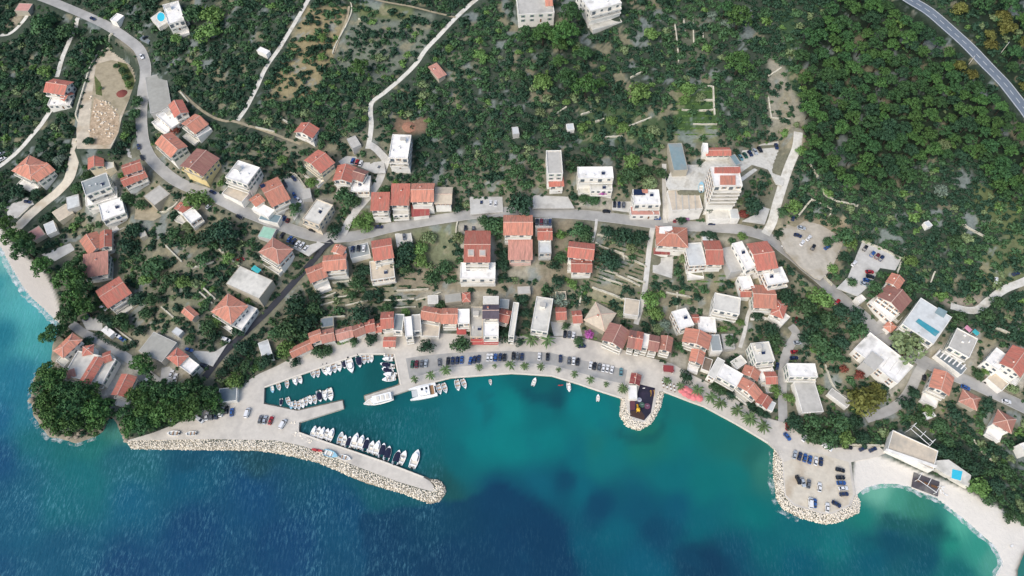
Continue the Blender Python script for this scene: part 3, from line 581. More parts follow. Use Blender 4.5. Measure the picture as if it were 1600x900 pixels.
def house(short, extra, vols, cat='house', group=None, wins=True):
    global HOUSE_N; HOUSE_N += 1; R = random.Random(HOUSE_N*17)
    root = None; sh = R.randrange(3)
    nmk = {'house': 'house', 'building': 'building', 'shed': 'shed', 'hotel': 'hotel'}.get(cat, cat.replace(' ', '_'))
    for vi, V in enumerate(vols):
        kind, rc, wc, h, P = V[:5]; opt = V[5] if len(V) > 5 else {}
        P = nums(P) if isinstance(P, str) else P
        zz = opt.get('on')
        c, u, v, hx, hy, z, gmin = quad_world(P, h, opt.get('zmin', -99))
        if zz is not None: z = z0g; gmin = z0g; c, u, v, hx, hy, z, gmin = (*quad_fixed(P, z0g+h), z0g, gmin0)
        if root is None:
            root = thing(nmk, (short+' '+extra).strip(), cat, (c.x, c.y, z), 0, group); o0 = Vector((c.x, c.y)); z0g = z; gmin0 = gmin; LM.append((short, c.x, c.y))
        ang = math.atan2(u.y, u.x); lz = z-z0g; off = (c.x-o0.x, c.y-o0.y, lz)
        fl = v if True else v; mir = 1 if (u.x*v.y-u.y*v.x) > 0 else -1
        oh = .35 if kind in ('gx', 'gy', 'hip', 'shed') else 0
        bx_, by_ = max(hx-oh, .8), max(hy-oh, .8); bot = min(gmin-z, 0)-.6
        if kind in ('canopy', 'pergola', 'awning'):
            mb = MB(); 
            for a in (-1, 1):
                for b_ in (-1, 1): mb.bx(a*(bx_-.15)-.08, a*(bx_-.15)+.08, b_*(by_-.15)-.08, b_*(by_-.15)+.08, bot, h-.1)
            link('post', mb.mesh('post', ['frame_white']), root, off, ang)
            mb = MB()
            if kind == 'pergola':
                for i in range(int(bx_*2/opt.get('gap', .9))+1): x = -bx_+i*opt.get('gap', .9); mb.bx(x-.1, x+.1, -by_, by_, h, h+.16)
                for y in (-by_+.2, 0, by_-.2): mb.bx(-bx_, bx_, y-.1, y+.1, h-.16, h-.001)
            else:
                n = max(2, int(bx_/1.2)); xs = [-bx_+2*bx_*i/n for i in range(n+1)]; zz_ = [h+(.08 if i % 2 else 0) for i in range(n+1)]
                for i in range(n):
                    mb.face([(xs[i], -by_, zz_[i]-.5), (xs[i+1], -by_, zz_[i+1]-.5), (xs[i+1], by_, zz_[i+1]), (xs[i], by_, zz_[i])])
                    mb.face([(xs[i], by_, zz_[i]-.06), (xs[i+1], by_, zz_[i+1]-.06), (xs[i+1], -by_, zz_[i+1]-.56), (xs[i], -by_, zz_[i]-.56)])
                for i, s_ in ((0, 1), (n, -1)): mb.face([(xs[i], -by_, h-.56), (xs[i], -by_, h-.5), (xs[i], by_, h), (xs[i], by_, h-.06)])
            link('roof', mb.mesh('roof', [rc if rc in MATS else ('roofing_'+rc)]), root, off, ang)
        else:
            wall = MB(); wall.prism([(-bx_, -by_), (bx_, -by_), (bx_, by_), (-bx_, by_)], bot, h-.02)
            rise = opt.get('rise', .42*(min(hy, 5.5) if kind == 'gx' else min(hx, 5.5) if kind == 'gy' else min(hx, hy, 5.5)))
            if kind == 'gx':
                for s_ in (-1, 1): wall.face([(s_*bx_, -by_*s_, h-.03), (s_*bx_, by_*s_, h-.03), (s_*bx_, 0, h+rise-.22)])
            if kind == 'gy':
                for s_ in (-1, 1): wall.face([(-bx_*-s_, s_*by_, h-.03), (bx_*-s_, s_*by_, h-.03), (0, s_*by_, h+rise-.22)])
            wn = 'wall'
            wo = link(wn, wall.mesh(wn, ['plaster_'+wc]), root, off, ang)
            mb = MB(); caps = []
            if kind in ('gx', 'gy', 'hip', 'shed'):
                caps = roof_build(kind, hx, hy, rise, mb); ro = link('roof', mb.mesh('roof', ['tiles_'+rc, 'mortar']), root, (off[0], off[1], off[2]+h), ang)
                if caps:
                    mb = MB()
                    for a, b_ in caps: mb.tube([(a[0], a[1], a[2]+.03), (b_[0], b_[1], b_[2]+.05)], [.17, .17], 5)
                    link('ridge_cap', mb.mesh('ridge_cap', ['mortar']), ro)
                if R.random() < .7 and not opt.get('nochim'):
                    px = R.uniform(-.5, .5)*hx; py = R.uniform(.15, .45)*hy; zr = rise*(1-abs(py)/hy) if kind != 'gy' else rise*(1-abs(px)/hx)
                    link('chimney', CHIM, ro, (px, py, zr-.35))
            else:
                pt = .55 if kind == 'flat' else .12
                t_ = .22
                mb.prism([(-bx_+t_, -by_+t_), (bx_-t_, -by_+t_), (bx_-t_, by_-t_), (-bx_+t_, by_-t_)], h-.3, h+.06, 0)
                for x0, x1, y0, y1 in ((-bx_-.06, bx_+.06, -by_-.06, -by_+t_), (-bx_-.06, bx_+.06, by_-t_, by_+.06), (-bx_-.06, -bx_+t_, -by_+t_, by_-t_), (bx_-t_, bx_+.06, -by_+t_, by_-t_)):
                    mb.bx(x0, x1, y0, y1, h-.12, h+pt, 1)
                ro = link('roof', mb.mesh('roof', ['roofing_'+rc, 'plaster_'+wc]), root, off, ang)
                if kind == 'flat' and bx_*by_ > 14 and not opt.get('bare'):
                    if bx_*by_ > 22 and R.random() < .45: link('stair_hatch', HATCH, ro, (R.uniform(-.4, .4)*bx_, by_*.45, h+.06))
                    for q in range(R.randrange(1, 4)): link('air_conditioner', ACU, ro, (R.uniform(-.7, .7)*bx_, R.uniform(-.6, .2)*by_, h+.06), R.choice((0, 1.57)))
                    if R.random() < .5: link('solar_heater', SOLH, ro, (R.uniform(-.6, .6)*bx_, R.uniform(-.4, .5)*by_, h+.06))
            if wins and not opt.get('nowin'):
                st = max(1, int((h+.3)/2.8)) if h >= 2.4 else 0
                for axis, sgn, half, other in ((1, -1, bx_, by_), (1, 1, bx_, by_), (0, -1, by_, bx_), (0, 1, by_, bx_)):
                    nrm = v*sgn if axis else u*sgn
                    if mir < 0 and axis: pass
                    cdir = Vector((-c.x, -c.y))
                    if nrm.dot(cdir.normalized()) < .15: continue
                    n = min(4, max(1, int(half*2/2.6))); main = nrm.y < -.7
                    for f_ in range(st):
                        fz = h-2.75*(f_+1) if f_ < st-1 or st > 1 else 0.
                        fz = h-2.75*(f_+1)+.15
                        if fz < -.4: fz = .1
                        for q in range(n):
                            s_ = -half+(q+.5)*2*half/n
                            p2 = (s_, sgn*other) if axis else (sgn*other, s_)
                            loc = c+u*p2[0]+v*p2[1]; ra = math.atan2(nrm.y, nrm.x)+math.pi/2
                            L_ = (loc.x-o0.x, loc.y-o0.y)
                            if main and f_ == st-1 and q == n//2 and fz < 1.2: link('door', DOOR, root, (*L_, lz+max(fz, .0)), ra)
                            elif main and f_ < st-1 and opt.get('b') and q % 2 == 0: link('glass_door', GDOOR, root, (*L_, lz+fz), ra)
                            else: link('window', WIN[sh], root, (*L_, lz+fz+.9), ra)
                    if main and opt.get('b'):
                        for f_ in range(min(opt['b'], st)):
                            fz = h-2.75*(f_+1)+.05
                            if fz < 1.2: continue
                            dp = opt.get('bd', 1.5); mb = MB(); hw = half*opt.get('bw', .96)
                            mb.bx(-hw, hw, -dp, -.01, fz-.16, fz, 0)
                            mb.bx(-hw, hw, -dp, -dp+.12, fz, fz+.85, 1)
                            for a in (-1, 1): mb.bx(a*(hw-.06)-.06, a*(hw-.06)+.06, -dp+.12, -.01, fz, fz+.85, 1)
                            p2 = (0, sgn*other) if axis else (sgn*other, 0); loc = c+u*p2[0]+v*p2[1]
                            link('balcony', mb.mesh('balcony', ['roofing_pale', 'plaster_'+wc]), root, (loc.x-o0.x, loc.y-o0.y, lz), math.atan2(nrm.y, nrm.x)+math.pi/2)
        if wins and vi == 0 and cat in ('house', 'villa', 'guesthouse') and not opt.get('nowin'):
            best_ = min(((nrm, ax, sg, ha, ot) for nrm, ax, sg, ha, ot in ((v*-1, 1, -1, bx_, by_), (v*1, 1, 1, bx_, by_), (u*-1, 0, -1, by_, bx_), (u*1, 0, 1, by_, bx_))), key=lambda q: q[0].y)
            nrm, ax, sg, ha, ot = best_; tw = Vector((-nrm.y, nrm.x)); dpt = R.uniform(2.6, 4.4); c2 = c+nrm*(ot+dpt/2)
            pts_ = [c2+tw*(a*ha*.9)+nrm*(b_*dpt/2) for a, b_ in ((-1, -.2), (1, -.2), (1, 1), (-1, 1), (0, 1))]
            if all(is_free(*project(p.x, p.y, hat(p.x, p.y))) for p in pts_[2:]):
                zt = max(min(hat(p.x, p.y) for p in pts_), z-2.)+.9-z0g; mb = MB(); mb.box((0, 0), (1, 0), (0, 1), ha*.94, dpt/2, zt-5, zt, 0)
                for x0, x1, y0, y1 in ((-ha*.94, ha*.94, -dpt/2, -dpt/2+.16), (-ha*.94, -ha*.94+.16, -dpt/2+.16, dpt/2), (ha*.94-.16, ha*.94, -dpt/2+.16, dpt/2)): mb.bx(x0, x1, y0, y1, zt, zt+.6, 1)
                link('terrace', mb.mesh('terrace', ['roofing_pale' if R.random() < .5 else 'roofing_white', 'plaster_'+wc]), root, (c2.x-o0.x, c2.y-o0.y, 0), math.atan2(nrm.y, nrm.x)+math.pi/2)
                block([project(p.x, p.y, z0g+zt) for p in (c2+tw*(a*ha*.94)+nrm*(b_*dpt/2) for a, b_ in ((-1, -1), (1, -1), (1, 1), (-1, 1)))], 2)
        # keep plants off the building
        for hh in (h+.6, h*.5, 0.):
            block([project(c.x+u.x*a*hx+v.x*b_*hy, c.y+u.y*a*hx+v.y*b_*hy, z+hh) for a, b_ in ((-1, -1), (1, -1), (1, 1), (-1, 1))], 2.)
    return root
def quad_fixed(P, zt):
    W = [Vector(at_z(u, v, zt)) for u, v in P]; c = sum(W, Vector((0, 0)))/4
    u = (W[1]-W[0])+(W[2]-W[3]); u.normalize(); v = Vector((-u.y, u.x))
    hx = ((W[1]-W[0]).length+(W[2]-W[3]).length)/4; hy = ((W[0]-W[3]).length+(W[1]-W[2]).length)/4
    if ((W[0]-W[3])+(W[1]-W[2])).dot(v) < 0: v = -v
    return c, u, v, hx, hy
B1, B2, B3 = dict(b=1), dict(b=2), dict(b=3)
NW = dict(nowin=1, bare=1)
HS = [
 ('lone terraced white house', 'with red gable roof beside the loop of bare earth', [('gx', 'red', 'white', 7, '79 123 113 128 101 148 73 143', B1), ('gx', 'red', 'white', 4, '106 142 113 146 102 158 95 154'), ('flat', 'white', 'white', 3, '78 152 118 144 107 168 80 161')]),
 ('hilltop villa', 'with white roof terraces and round pool', [('flat', 'white', 'white', 6, '254 10 276 2 291 32 264 37', B1), ('flat', 'pale', 'white', 3, '268 22 287 14 292 32 272 38')]),
 ('tiny white hut', 'beside the bend of the upper road', [('flat', 'white', 'white', 2.6, '180 21 192 25 185 36 176 32', NW)], 'hut'),
 ('unfinished concrete slab', 'grey and cluttered beside the road bend', [('slab', 'rough', 'grey', 2.6, '233 120 263 112 264 170 229 178', NW)], 'building'),
 ('red-roofed house behind white terraces', 'upper one by the slab', [('gy', 'red', 'white', 6, '264 165 280 157 298 174 273 182', B1), ('flat', 'white', 'white', 3.5, '250 176 266 168 283 190 262 206', B1), ('flat', 'white', 'white', 3, '244 187 252 184 264 204 254 214', NW)]),
 ('orange cross-ridged house', 'above the main road, beside a dark red tree', [('gx', 'orange', 'white', 6, '285 192 304 179 325 193 304 209', B1), ('flat', 'white', 'white', 3, '300 206 326 195 328 202 312 216', NW)]),
 ('orange gabled house at the road curve', 'with tall white walls', [('gy', 'orange', 'white', 8, '246 222 268 207 292 229 264 247', B1)]),
 ('yellow house with brown roof', 'and a boat parked alongside', [('gx', 'brown', 'yellow', 8, '284 258 308 231 341 249 315 275', B1)]),
 ('big orange hipped house', 'by itself at the western dirt road', [('hip', 'orange', 'white', 7, '20 264 48 242 72 258 48 283', B1), ('gx', 'orange', 'white', 6.6, '47 268 73 256 83 264 57 287', B1)]),
 ('cream cottage with red roof', 'at the foot of the bare earth lot', [('gy', 'red', 'cream', 5, '136 243 159 239 163 258 140 264'), ('flat', 'pale', 'cream', 2.8, '162 250 176 246 180 262 166 266', NW)]),
 ('white block with grey flat roof', 'and rows of arched balconies', [('flat', 'grey', 'white', 9, '129 286 164 270 176 292 133 305', dict(b=3, bw=.9)), ('flat', 'white', 'white', 4, '133 305 180 292 186 310 136 322', B1)], 'building'),
 ('bright white cube house', 'directly below the grey-topped white block', [('flat', 'white', 'white', 6, '154 320 186 311 200 330 161 346', B1)]),
 ('stepped double-roofed house', 'red tiles above high white walls', [('gx', 'red', 'white', 7.5, '191 259 217 249 223 264 195 272', B1), ('gx', 'red', 'white', 6.5, '188 280 223 264 231 276 195 290', B2)]),
 ('low grey-topped bungalow', 'in the yard below the main road', [('slab', 'cement', 'stone', 3, '225 306 252 288 263 304 241 322', NW)]),
 ('small white house with red lean-to', 'under a big round tree', [('gx', 'red', 'white', 4.5, '275 324 283 314 296 326 286 335'), ('flat', 'white', 'white', 5, '285 335 304 323 313 340 298 350', B1)]),
 ('tiered white villa', 'with bright flat roof above the main road', [('flat', 'white', 'white', 8, '355 273 375 251 404 263 384 294', B2), ('flat', 'beige', 'white', 3, '349 302 360 288 391 303 376 318', NW)]),
 ('white corrugated shelter', 'beside the dirt road', [('slab', 'metal', 'grey', 3, '102 308 120 305 127 320 107 328', NW)], 'shelter'),
 ('cream flat shed', 'joined to the white corrugated shelter', [('slab', 'beige', 'cream', 3, '82 331 105 318 113 333 92 347', NW)], 'shed'),
 ('white-topped storage hut', 'beside the brown patio', [('slab', 'metal', 'white', 3, '66 352 82 345 90 360 76 366', NW)], 'hut'),
 ('mauve-roofed patio shed', 'above the beach trees', [('slab', 'pinkish', 'stone', 2.6, '44 363 62 352 70 367 53 377', NW)], 'shed'),
 ('orange house with a stub wing', 'uppermost of the three behind the beach pines', [('gy', 'orange', 'white', 6, '124 378 150 362 166 384 141 397', B1), ('gy', 'red', 'white', 5.6, '150 363 168 364 178 380 164 388', B1)]),
 ('square pink-roofed house', 'middle one of the three behind the beach pines', [('shed', 'pink', 'white', 6.5, '131 402 168 397 171 426 134 433', B2)]),
 ('wide red house with white chimneys', 'lowest of the three behind the beach pines', [('gx', 'red', 'white', 7, '147 456 184 434 206 456 172 479', B2)]),
 ('clifftop villa with red hip roof', 'perched over the western sea', [('hip', 'orange', 'white', 7, '86 547 114 519 126 533 97 559', B1)]),
 ('seaside resort complex', 'of white terraces and patchy red roofs', [('flat', 'pale', 'white', 5, '104 575 128 548 176 563 157 612', dict(b=1, bare=1)), ('gx', 'red', 'white', 6.6, '125 594 149 557 161 563 139 602', dict(nowin=1)), ('hip', 'red', 'white', 6, '127 543 142 540 148 551 132 554', dict(nowin=1)), ('gx', 'red', 'white', 6, '158 554 169 550 177 561 166 565', dict(nowin=1)), ('shed', 'pink', 'white', 5.6, '107 582 117 576 116 588 105 590', dict(nowin=1))], 'resort'),
 ('red-roofed wing by the pines', 'below the resort terraces', [('gx', 'red', 'white', 6, '175 616 191 583 212 591 197 620', B1)]),
 ('rough grey-roofed warehouse', 'behind the western headland', [('slab', 'rough', 'grey', 4, '220 545 242 517 275 537 250 569', NW)], 'warehouse'),
 ('red hipped house with white loggia', 'above the harbour pines', [('hip', 'red', 'white', 6, '262 556 277 545 293 555 278 574', B1), ('flat', 'white', 'white', 5, '283 571 296 557 311 572 296 586', B2)]),
 ('small white-roofed cabin', 'behind a clipped hedge', [('slab', 'white', 'white', 3, '157 517 165 510 180 518 172 526', NW)], 'cabin'),
 ('little orange garden shed', 'among vegetable plots', [('gy', 'orange', 'stone', 3, '285 487 295 478 310 491 298 501', NW)], 'shed'),
 ('tiny grey tin shed', 'in the garden behind the rough warehouse', [('slab', 'metal', 'grey', 2.5, '269 518 276 510 286 518 278 526', NW)], 'shed'),
 ('large orange lane house', 'on the black lane with white stair terraces', [('hip', 'orange', 'white', 6, '330 487 355 461 388 476 362 505', B2), ('flat', 'white', 'white', 4, '362 506 388 478 401 481 378 519', dict(b=1, bare=1))]),
 ('wide grey flat-topped hall', 'above the black lane', [('slab', 'pale', 'stone', 4, '350 444 376 418 425 436 408 466', NW)], 'building'),
 ('house with solar panels', 'and orange roof beside a walled car yard', [('gx', 'orange', 'white', 7, '403 290 430 279 456 308 428 322', B2), ('gx', 'orange', 'white', 4, '391 311 404 302 412 314 398 323', NW), ('slab', 'white', 'white', 4, '400 316 428 326 420 342 397 326', NW)]),
 ('tall gabled house with cream side', 'standing above a stepped garden', [('gx', 'red', 'cream', 7, '476 250 497 234 522 254 501 270', B2)]),
 ('twin brown-roofed house', 'with white lower terrace by the concrete ramp', [('gx', 'red', 'white', 6.5, '523 275 531 257 553 263 546 291', B1), ('gx', 'brown', 'white', 6, '554 262 575 268 566 283 552 278'), ('flat', 'white', 'white', 4, '550 280 583 272 572 303 551 296', B1)]),
 ('white apartment block with cream roof', 'at the head of the concrete ramp', [('flat', 'white', 'white', 9, '610 211 643 212 637 248 611 247', B3)], 'apartment block'),
 ('cubic beige house with flat roof', 'in a hedged corner of the main road', [('flat', 'pale', 'beige', 6, '471 342 497 313 519 320 501 353', B2)]),
 ('narrow tall red house', 'of several floors over the main road', [('shed', 'red', 'white', 9, '581 305 606 304 610 328 581 328', B3)]),
 ('plain red-roofed terrace house', 'between two taller red neighbours', [('shed', 'red', 'white', 7, '612 291 640 291 639 320 612 320', B1), ('flat', 'pale', 'white', 4, '613 322 639 322 638 335 616 337', B1)]),
 ('largest red house of the upper row', 'with brick annex on the road', [('gx', 'orange', 'white', 8, '644 287 677 287 678 314 643 315', B1), ('shed', 'maroon', 'white', 4, '644 323 670 321 670 335 644 338', NW)]),
 ('pale glasshouse', 'at the end of the upper red row', [('gx', 'pink', 'white', 1, '0 0 0 0 0 0 0 0')]),
 ('pale green roofed carport', 'on the bend of the main road', [('slab', 'green', 'grey', 3, '405 368 412 351 432 360 421 376', NW)], 'carport'),
 ('brown hipped house below the car row', 'with patchy orange tiles', [('hip', 'rust', 'white', 7, '404 392 427 374 456 387 437 413', B2)]),
 ('long stepped orange house', 'at the top of the black lane', [('gx', 'orange', 'white', 7, '479 420 505 410 509 432 484 442', B1), ('gx', 'orange', 'white', 8, '504 400 539 397 542 419 508 423', B2), ('gx', 'orange', 'white', 7, '515 393 526 384 538 386 538 397', NW)]),
 ('white roof deck with parked cars', 'beside the long stepped orange house', [('slab', 'grey', 'white', 3, '543 387 576 378 577 398 550 403', NW)], 'garage'),
 ('red house over white lower terraces', 'stepping down from the main road', [('gx', 'red', 'white', 8, '582 378 610 371 615 403 584 406', B1), ('flat', 'beige', 'white', 4, '582 408 615 405 616 432 576 440', B1)]),
 ('white garage deck', 'with one car on the lawn edge', [('slab', 'pale', 'white', 3, '617 366 642 361 645 382 621 386', NW)], 'garage'),
 ('grand red-roofed guesthouse', 'with two square skylights and white terraces', [('gx', 'red', 'white', 10, '726 361 766 361 765 409 727 409', dict(b=2, rise=1.6, nochim=1)), ('flat', 'white', 'white', 6, '719 411 775 411 773 436 720 436', B1)], 'guesthouse'),
 ('orange gabled house on the roadside', 'with pink lower terrace', [('gx', 'orange', 'white', 8, '788 336 832 337 831 366 787 367', B2), ('shed', 'pink', 'pink', 6, '795 378 831 378 831 405 795 405', dict(b=2, nochim=1))]),
 ('slim red house below four roof-parked cars', 'with grey metal terrace', [('slab', 'grey', 'grey', 8, '836 341 862 341 862 354 837 354', NW), ('gx', 'red', 'white', 7.5, '840 355 862 355 862 374 841 374'), ('flat', 'metal', 'grey', 6, '841 376 862 376 860 396 842 396', B1)]),
 ('red house with offset lower wing', 'beside the brown field', [('gx', 'red', 'white', 6.5, '891 376 929 383 926 404 886 402', B1), ('gx', 'red', 'white', 6, '893 405 926 405 922 425 893 424', B2)]),
 ('slender grey-topped white house', 'with a red lean-to facing the road', [('flat', 'cement', 'white', 9, '854 236 876 236 880 271 855 272', dict(bare=1)), ('shed', 'red', 'white', 6, '857 280 880 279 880 290 859 291', B1)]),
 ('white terraced house with bougainvillea', 'above the main road', [('flat', 'white', 'white', 7, '902 264 958 259 957 281 904 277', B1), ('flat', 'pale', 'white', 4, '922 283 956 282 956 299 922 297', B1)]),
 ('mosaic-roofed white house', 'with dark panels and pink shopfront', [('flat', 'white', 'white', 6, '989 297 1030 297 1031 320 990 320', B1), ('flat', 'pinkish', 'white', 3.4, '985 323 1030 323 1030 337 985 337', B1)]),
 ('long blue-grey shed roof', 'at the head of the yard', [('slab', 'bluegrey', 'stone', 5, '1047 224 1070 224 1070 265 1049 267', NW)], 'shed'),
 ('low red bungalow', 'at the back of the hotel yard', [('gx', 'red', 'white', 4, '1102 231 1140 231 1141 242 1104 243'), ('flat', 'white', 'white', 4.6, '1098 224 1106 225 1106 238 1098 238', NW)]),
 ('tall white hotel', 'with red inset roof panels and balconies', [('flat', 'white', 'white', 15, '1113 262 1157 261 1156 291 1112 291', dict(b=5, bd=1.8, bare=1)), ], 'hotel'),
 ('wide ribbed beige roof', 'of the roadside workshop', [('slab', 'beige', 'white', 5, '1046 297 1091 296 1097 325 1046 330', NW)], 'workshop'),
 ('white roadside canopy hall', 'below the tall hotel', [('slab', 'pale', 'white', 4, '1106 326 1140 325 1140 342 1106 343', NW), ('slab', 'metal', 'white', 3.4, '1141 326 1154 327 1154 341 1141 342', NW)], 'hall'),
 ('orange house with patched white corner', 'at the top of the stepped lane', [('hip', 'orange', 'white', 6.5, '1027 355 1075 355 1072 387 1025 381', B1), ('shed', 'maroon', 'white', 3, '1022 389 1046 390 1045 397 1022 396', NW)]),
 ('house half grey, half red', 'on the row below the main road', [('flat', 'metal', 'white', 6, '1073 382 1099 379 1100 415 1072 415', dict(bare=1)), ('gx', 'red', 'white', 6.6, '1101 376 1127 377 1127 412 1102 413', B1)]),
 ('grey annex roof', 'squeezed between red and white neighbours', [('slab', 'cement', 'grey', 5, '1132 388 1149 385 1155 422 1135 426', NW)], 'annex'),
 ('slender bent white house', 'between grey annex and red block', [('flat', 'white', 'white', 7, '1149 380 1165 377 1175 419 1160 424', B1), ('flat', 'white', 'white', 5, '1155 433 1174 431 1176 450 1157 453', B1)]),
 ('big red block with white extension', 'on the road corner', [('gx', 'red', 'white', 8, '1170 380 1200 378 1213 417 1181 424', B1), ('flat', 'white', 'white', 6, '1193 422 1225 418 1228 440 1196 447', B1)]),
 ('red house with rounded roof apron', 'above the shaded side lane', [('gx', 'orange', 'white', 7, '1178 447 1212 446 1208 482 1174 478', B1), ('hip', 'red', 'white', 6, '1204 490 1214 466 1229 476 1224 497', B1), ('flat', 'white', 'white', 3.5, '1198 494 1214 484 1234 492 1226 506', NW)]),
 ('split-level red house', 'with white terraces by the upper car park', [('gx', 'brown', 'white', 8, '1371 463 1387 446 1425 467 1408 488', dict(nochim=0)), ('gx', 'orange', 'white', 6, '1384 442 1394 428 1413 437 1405 450', B1), ('flat', 'white', 'white', 4.5, '1352 474 1370 464 1404 490 1397 501', dict(b=1, bare=1))]),
 ('small orange roofed porch house', 'below the split-level red house', [('hip', 'orange', 'white', 4, '1381 510 1390 501 1400 510 1392 519', NW)], 'porch'),
 ('pale sheet-roofed villa', 'with a teal strip beside a huge pale tree', [('slab', 'metal', 'white', 7, '1407 511 1437 470 1489 491 1461 533', dict(b=2)), ], 'villa'),
 ('white villa with shade deck', 'next to pink and teal canopies', [('flat', 'cement', 'white', 6, '1480 543 1495 516 1527 527 1515 558', B2), ('slab', 'slate', 'white', 3, '1458 558 1468 547 1512 573 1504 583', NW)], 'villa'),
 ('white and red villa', 'at the east road with a curved white wing', [('gx', 'red', 'white', 7, '1563 566 1583 543 1614 557 1594 590', B1), ('flat', 'white', 'white', 5.5, '1538 562 1558 545 1576 558 1562 582', B2), ('flat', 'beige', 'white', 3, '1540 592 1551 582 1577 598 1565 611', NW)], 'villa'),
 ('sprawling white complex', 'with a raised grey roof beside the lower road', [('flat', 'white', 'white', 6, '1329 548 1357 526 1428 566 1406 598', dict(b=1, bare=1)), ('slab', 'cement', 'grey', 7.5, '1348 566 1362 550 1382 561 1368 578', NW)], 'building'),
 ('solitary orange house', 'with white balconies below the east road', [('gx', 'orange', 'white', 7, '1453 605 1460 582 1491 585 1482 616', B2)]),
 ('broken red roof ruin', 'under the east road', [('hip', 'rust', 'stone', 3, '1500 625 1505 611 1532 620 1525 642', NW)], 'ruin'),
 ('square hipped brown house', 'at the eastern edge', [('hip', 'rust', 'white', 5, '1552 661 1560 643 1587 653 1580 676')]),
 ('grey sheet-roofed house', 'with white upper terrace beside the side lane', [('flat', 'white', 'white', 6, '1230 567 1275 570 1275 588 1232 590', B1), ('slab', 'cement', 'white', 4.5, '1238 597 1277 595 1282 643 1256 645', NW)]),
 ('low grey shelter roof', 'by the curved wall below the sprawling complex', [('slab', 'cement', 'white', 2.6, '1292 615 1300 608 1330 627 1325 637', NW)], 'shelter'),
 ('tall white house on the side lane', 'with grey-white flat roof', [('flat', 'pale', 'white', 9, '1176 536 1202 535 1209 563 1178 568', B3)]),
 ('small orange house', 'tucked beside the tall white house', [('gx', 'orange', 'white', 5, '1160 581 1167 569 1186 583 1182 597')]),
 ('little red lane house', 'halfway along the shaded side lane', [('gx', 'red', 'white', 5, '1195 581 1213 582 1212 598 1197 600')]),
 ('grey-roofed promenade house', 'first of the eastern waterfront row', [('slab', 'pale', 'white', 6, '1106 586 1122 557 1132 565 1117 592')]),
 ('white-roofed promenade house', 'behind the palms', [('flat', 'white', 'white', 5.5, '1120 587 1132 567 1160 587 1150 606', B1)]),
 ('rust-roofed promenade house', 'with two white gables', [('gx', 'orange', 'white', 5.5, '1151 601 1162 591 1190 612 1181 626', B1)]),
 ('last red promenade house', 'at the east end of the waterfront row', [('gx', 'red', 'white', 5, '1182 627 1190 614 1206 625 1197 639')]),
 ('orange cottage behind the cafe', 'with white gable front', [('gx', 'orange', 'white', 5.5, '1077 562 1082 547 1101 550 1097 570', B1)]),
 ('brown pergola roof', 'beside the orange cottage', [('slab', 'brown', 'white', 3, '1097 576 1100 558 1115 562 1107 581', NW)], 'pergola'),
 ('broad orange waterfront house', 'with grey annex and white arcade', [('gx', 'orange', 'white', 7.5, '1066 533 1072 517 1111 521 1107 545', B2), ('slab', 'grey', 'white', 6.5, '1111 525 1127 522 1125 549 1109 547', NW)]),
 ('white L-shaped house', 'with a small red porch roof', [('flat', 'white', 'white', 6.5, '1056 490 1075 478 1080 512 1056 512', B1), ('flat', 'white', 'white', 5, '1091 496 1119 496 1117 520 1090 517', B1), ('gx', 'red', 'white', 5, '1082 492 1091 492 1091 503 1082 503', NW)]),
 ('cube house with pale roof', 'and bright white western wall', [('flat', 'pale', 'white', 8, '1114 484 1117 460 1157 464 1155 491', dict(b=2, bare=1))]),
 ('small red hut behind the cube house', 'at the top of the steps', [('gx', 'red', 'white', 4, '1157 452 1174 450 1172 464 1157 462', NW)], 'hut'),
 ('beige irregular roof', 'behind the brown waterfront roofs', [('hip', 'pale2', 'stone', 5, '912 501 930 475 963 487 946 515', NW)]),
 ('brown corner house of the waterfront', 'with stacked white balconies', [('gx', 'brown', 'white', 8, '938 534 954 508 984 515 975 541', B3)]),
 ('narrow brown gable house', 'second in the balconied waterfront row', [('gy', 'brown', 'white', 8.5, '980 541 985 516 996 518 991 545', B3)]),
 ('narrow red gable house', 'third in the balconied waterfront row', [('gy', 'red', 'white', 8.8, '992 544 997 518 1005 520 1001 546', B3)]),
 ('white-topped narrow house', 'fourth in the balconied waterfront row', [('flat', 'white', 'white', 8, '1002 541 1006 521 1015 524 1012 545', dict(b=3, bare=1))]),
 ('russet narrow house with skylight', 'fifth in the balconied waterfront row', [('gy', 'brown', 'white', 8.5, '1013 547 1016 522 1030 527 1027 548', B3)]),
 ('rust-tiled end house', 'closing the balconied waterfront row', [('gx', 'rust', 'white', 8, '1030 546 1034 525 1051 528 1048 549', B3)]),
 ('small red garden house', 'with pale yard wall behind the waterfront', [('gx', 'red', 'beige', 4, '869 481 884 480 884 499 869 499', NW)]),
 ('red and white tool house', 'beside the beige irregular roof', [('gx', 'red', 'white', 4, '895 487 908 485 909 504 895 504', NW)]),
 ('long white flat house', 'running back from the waterfront square', [('flat', 'pale', 'white', 8, '837 464 864 467 856 520 831 515', B2)]),
 ('long orange roof with curved white front', 'behind the round patio', [('gx', 'orange', 'white', 6, '660 480 692 482 689 505 660 496', B1)]),
 ('orange house over a red cafe awning', 'on the waterfront', [('gx', 'orange', 'white', 7.5, '691 482 715 482 714 505 691 505', B2)]),
 ('cream-topped waterfront house', 'between orange roof and grey patio', [('flat', 'white', 'white', 7.5, '716 485 735 482 732 507 715 505', B2)]),
 ('grey courtyard house', 'with flat roof next to the dark gable', [('flat', 'cement', 'beige', 5, '735 480 754 480 755 527 736 527', B1)]),
 ('dark-gabled white house', 'tallest of the waterfront centre', [('gx', 'slate2', 'white', 11, '755 477 779 477 779 497 755 497', B3), ('flat', 'white', 'white', 7.5, '755 500 779 500 779 526 756 526', B2), ('slab', 'pale', 'white', 9, '755 463 779 463 779 475 755 475', NW)]),
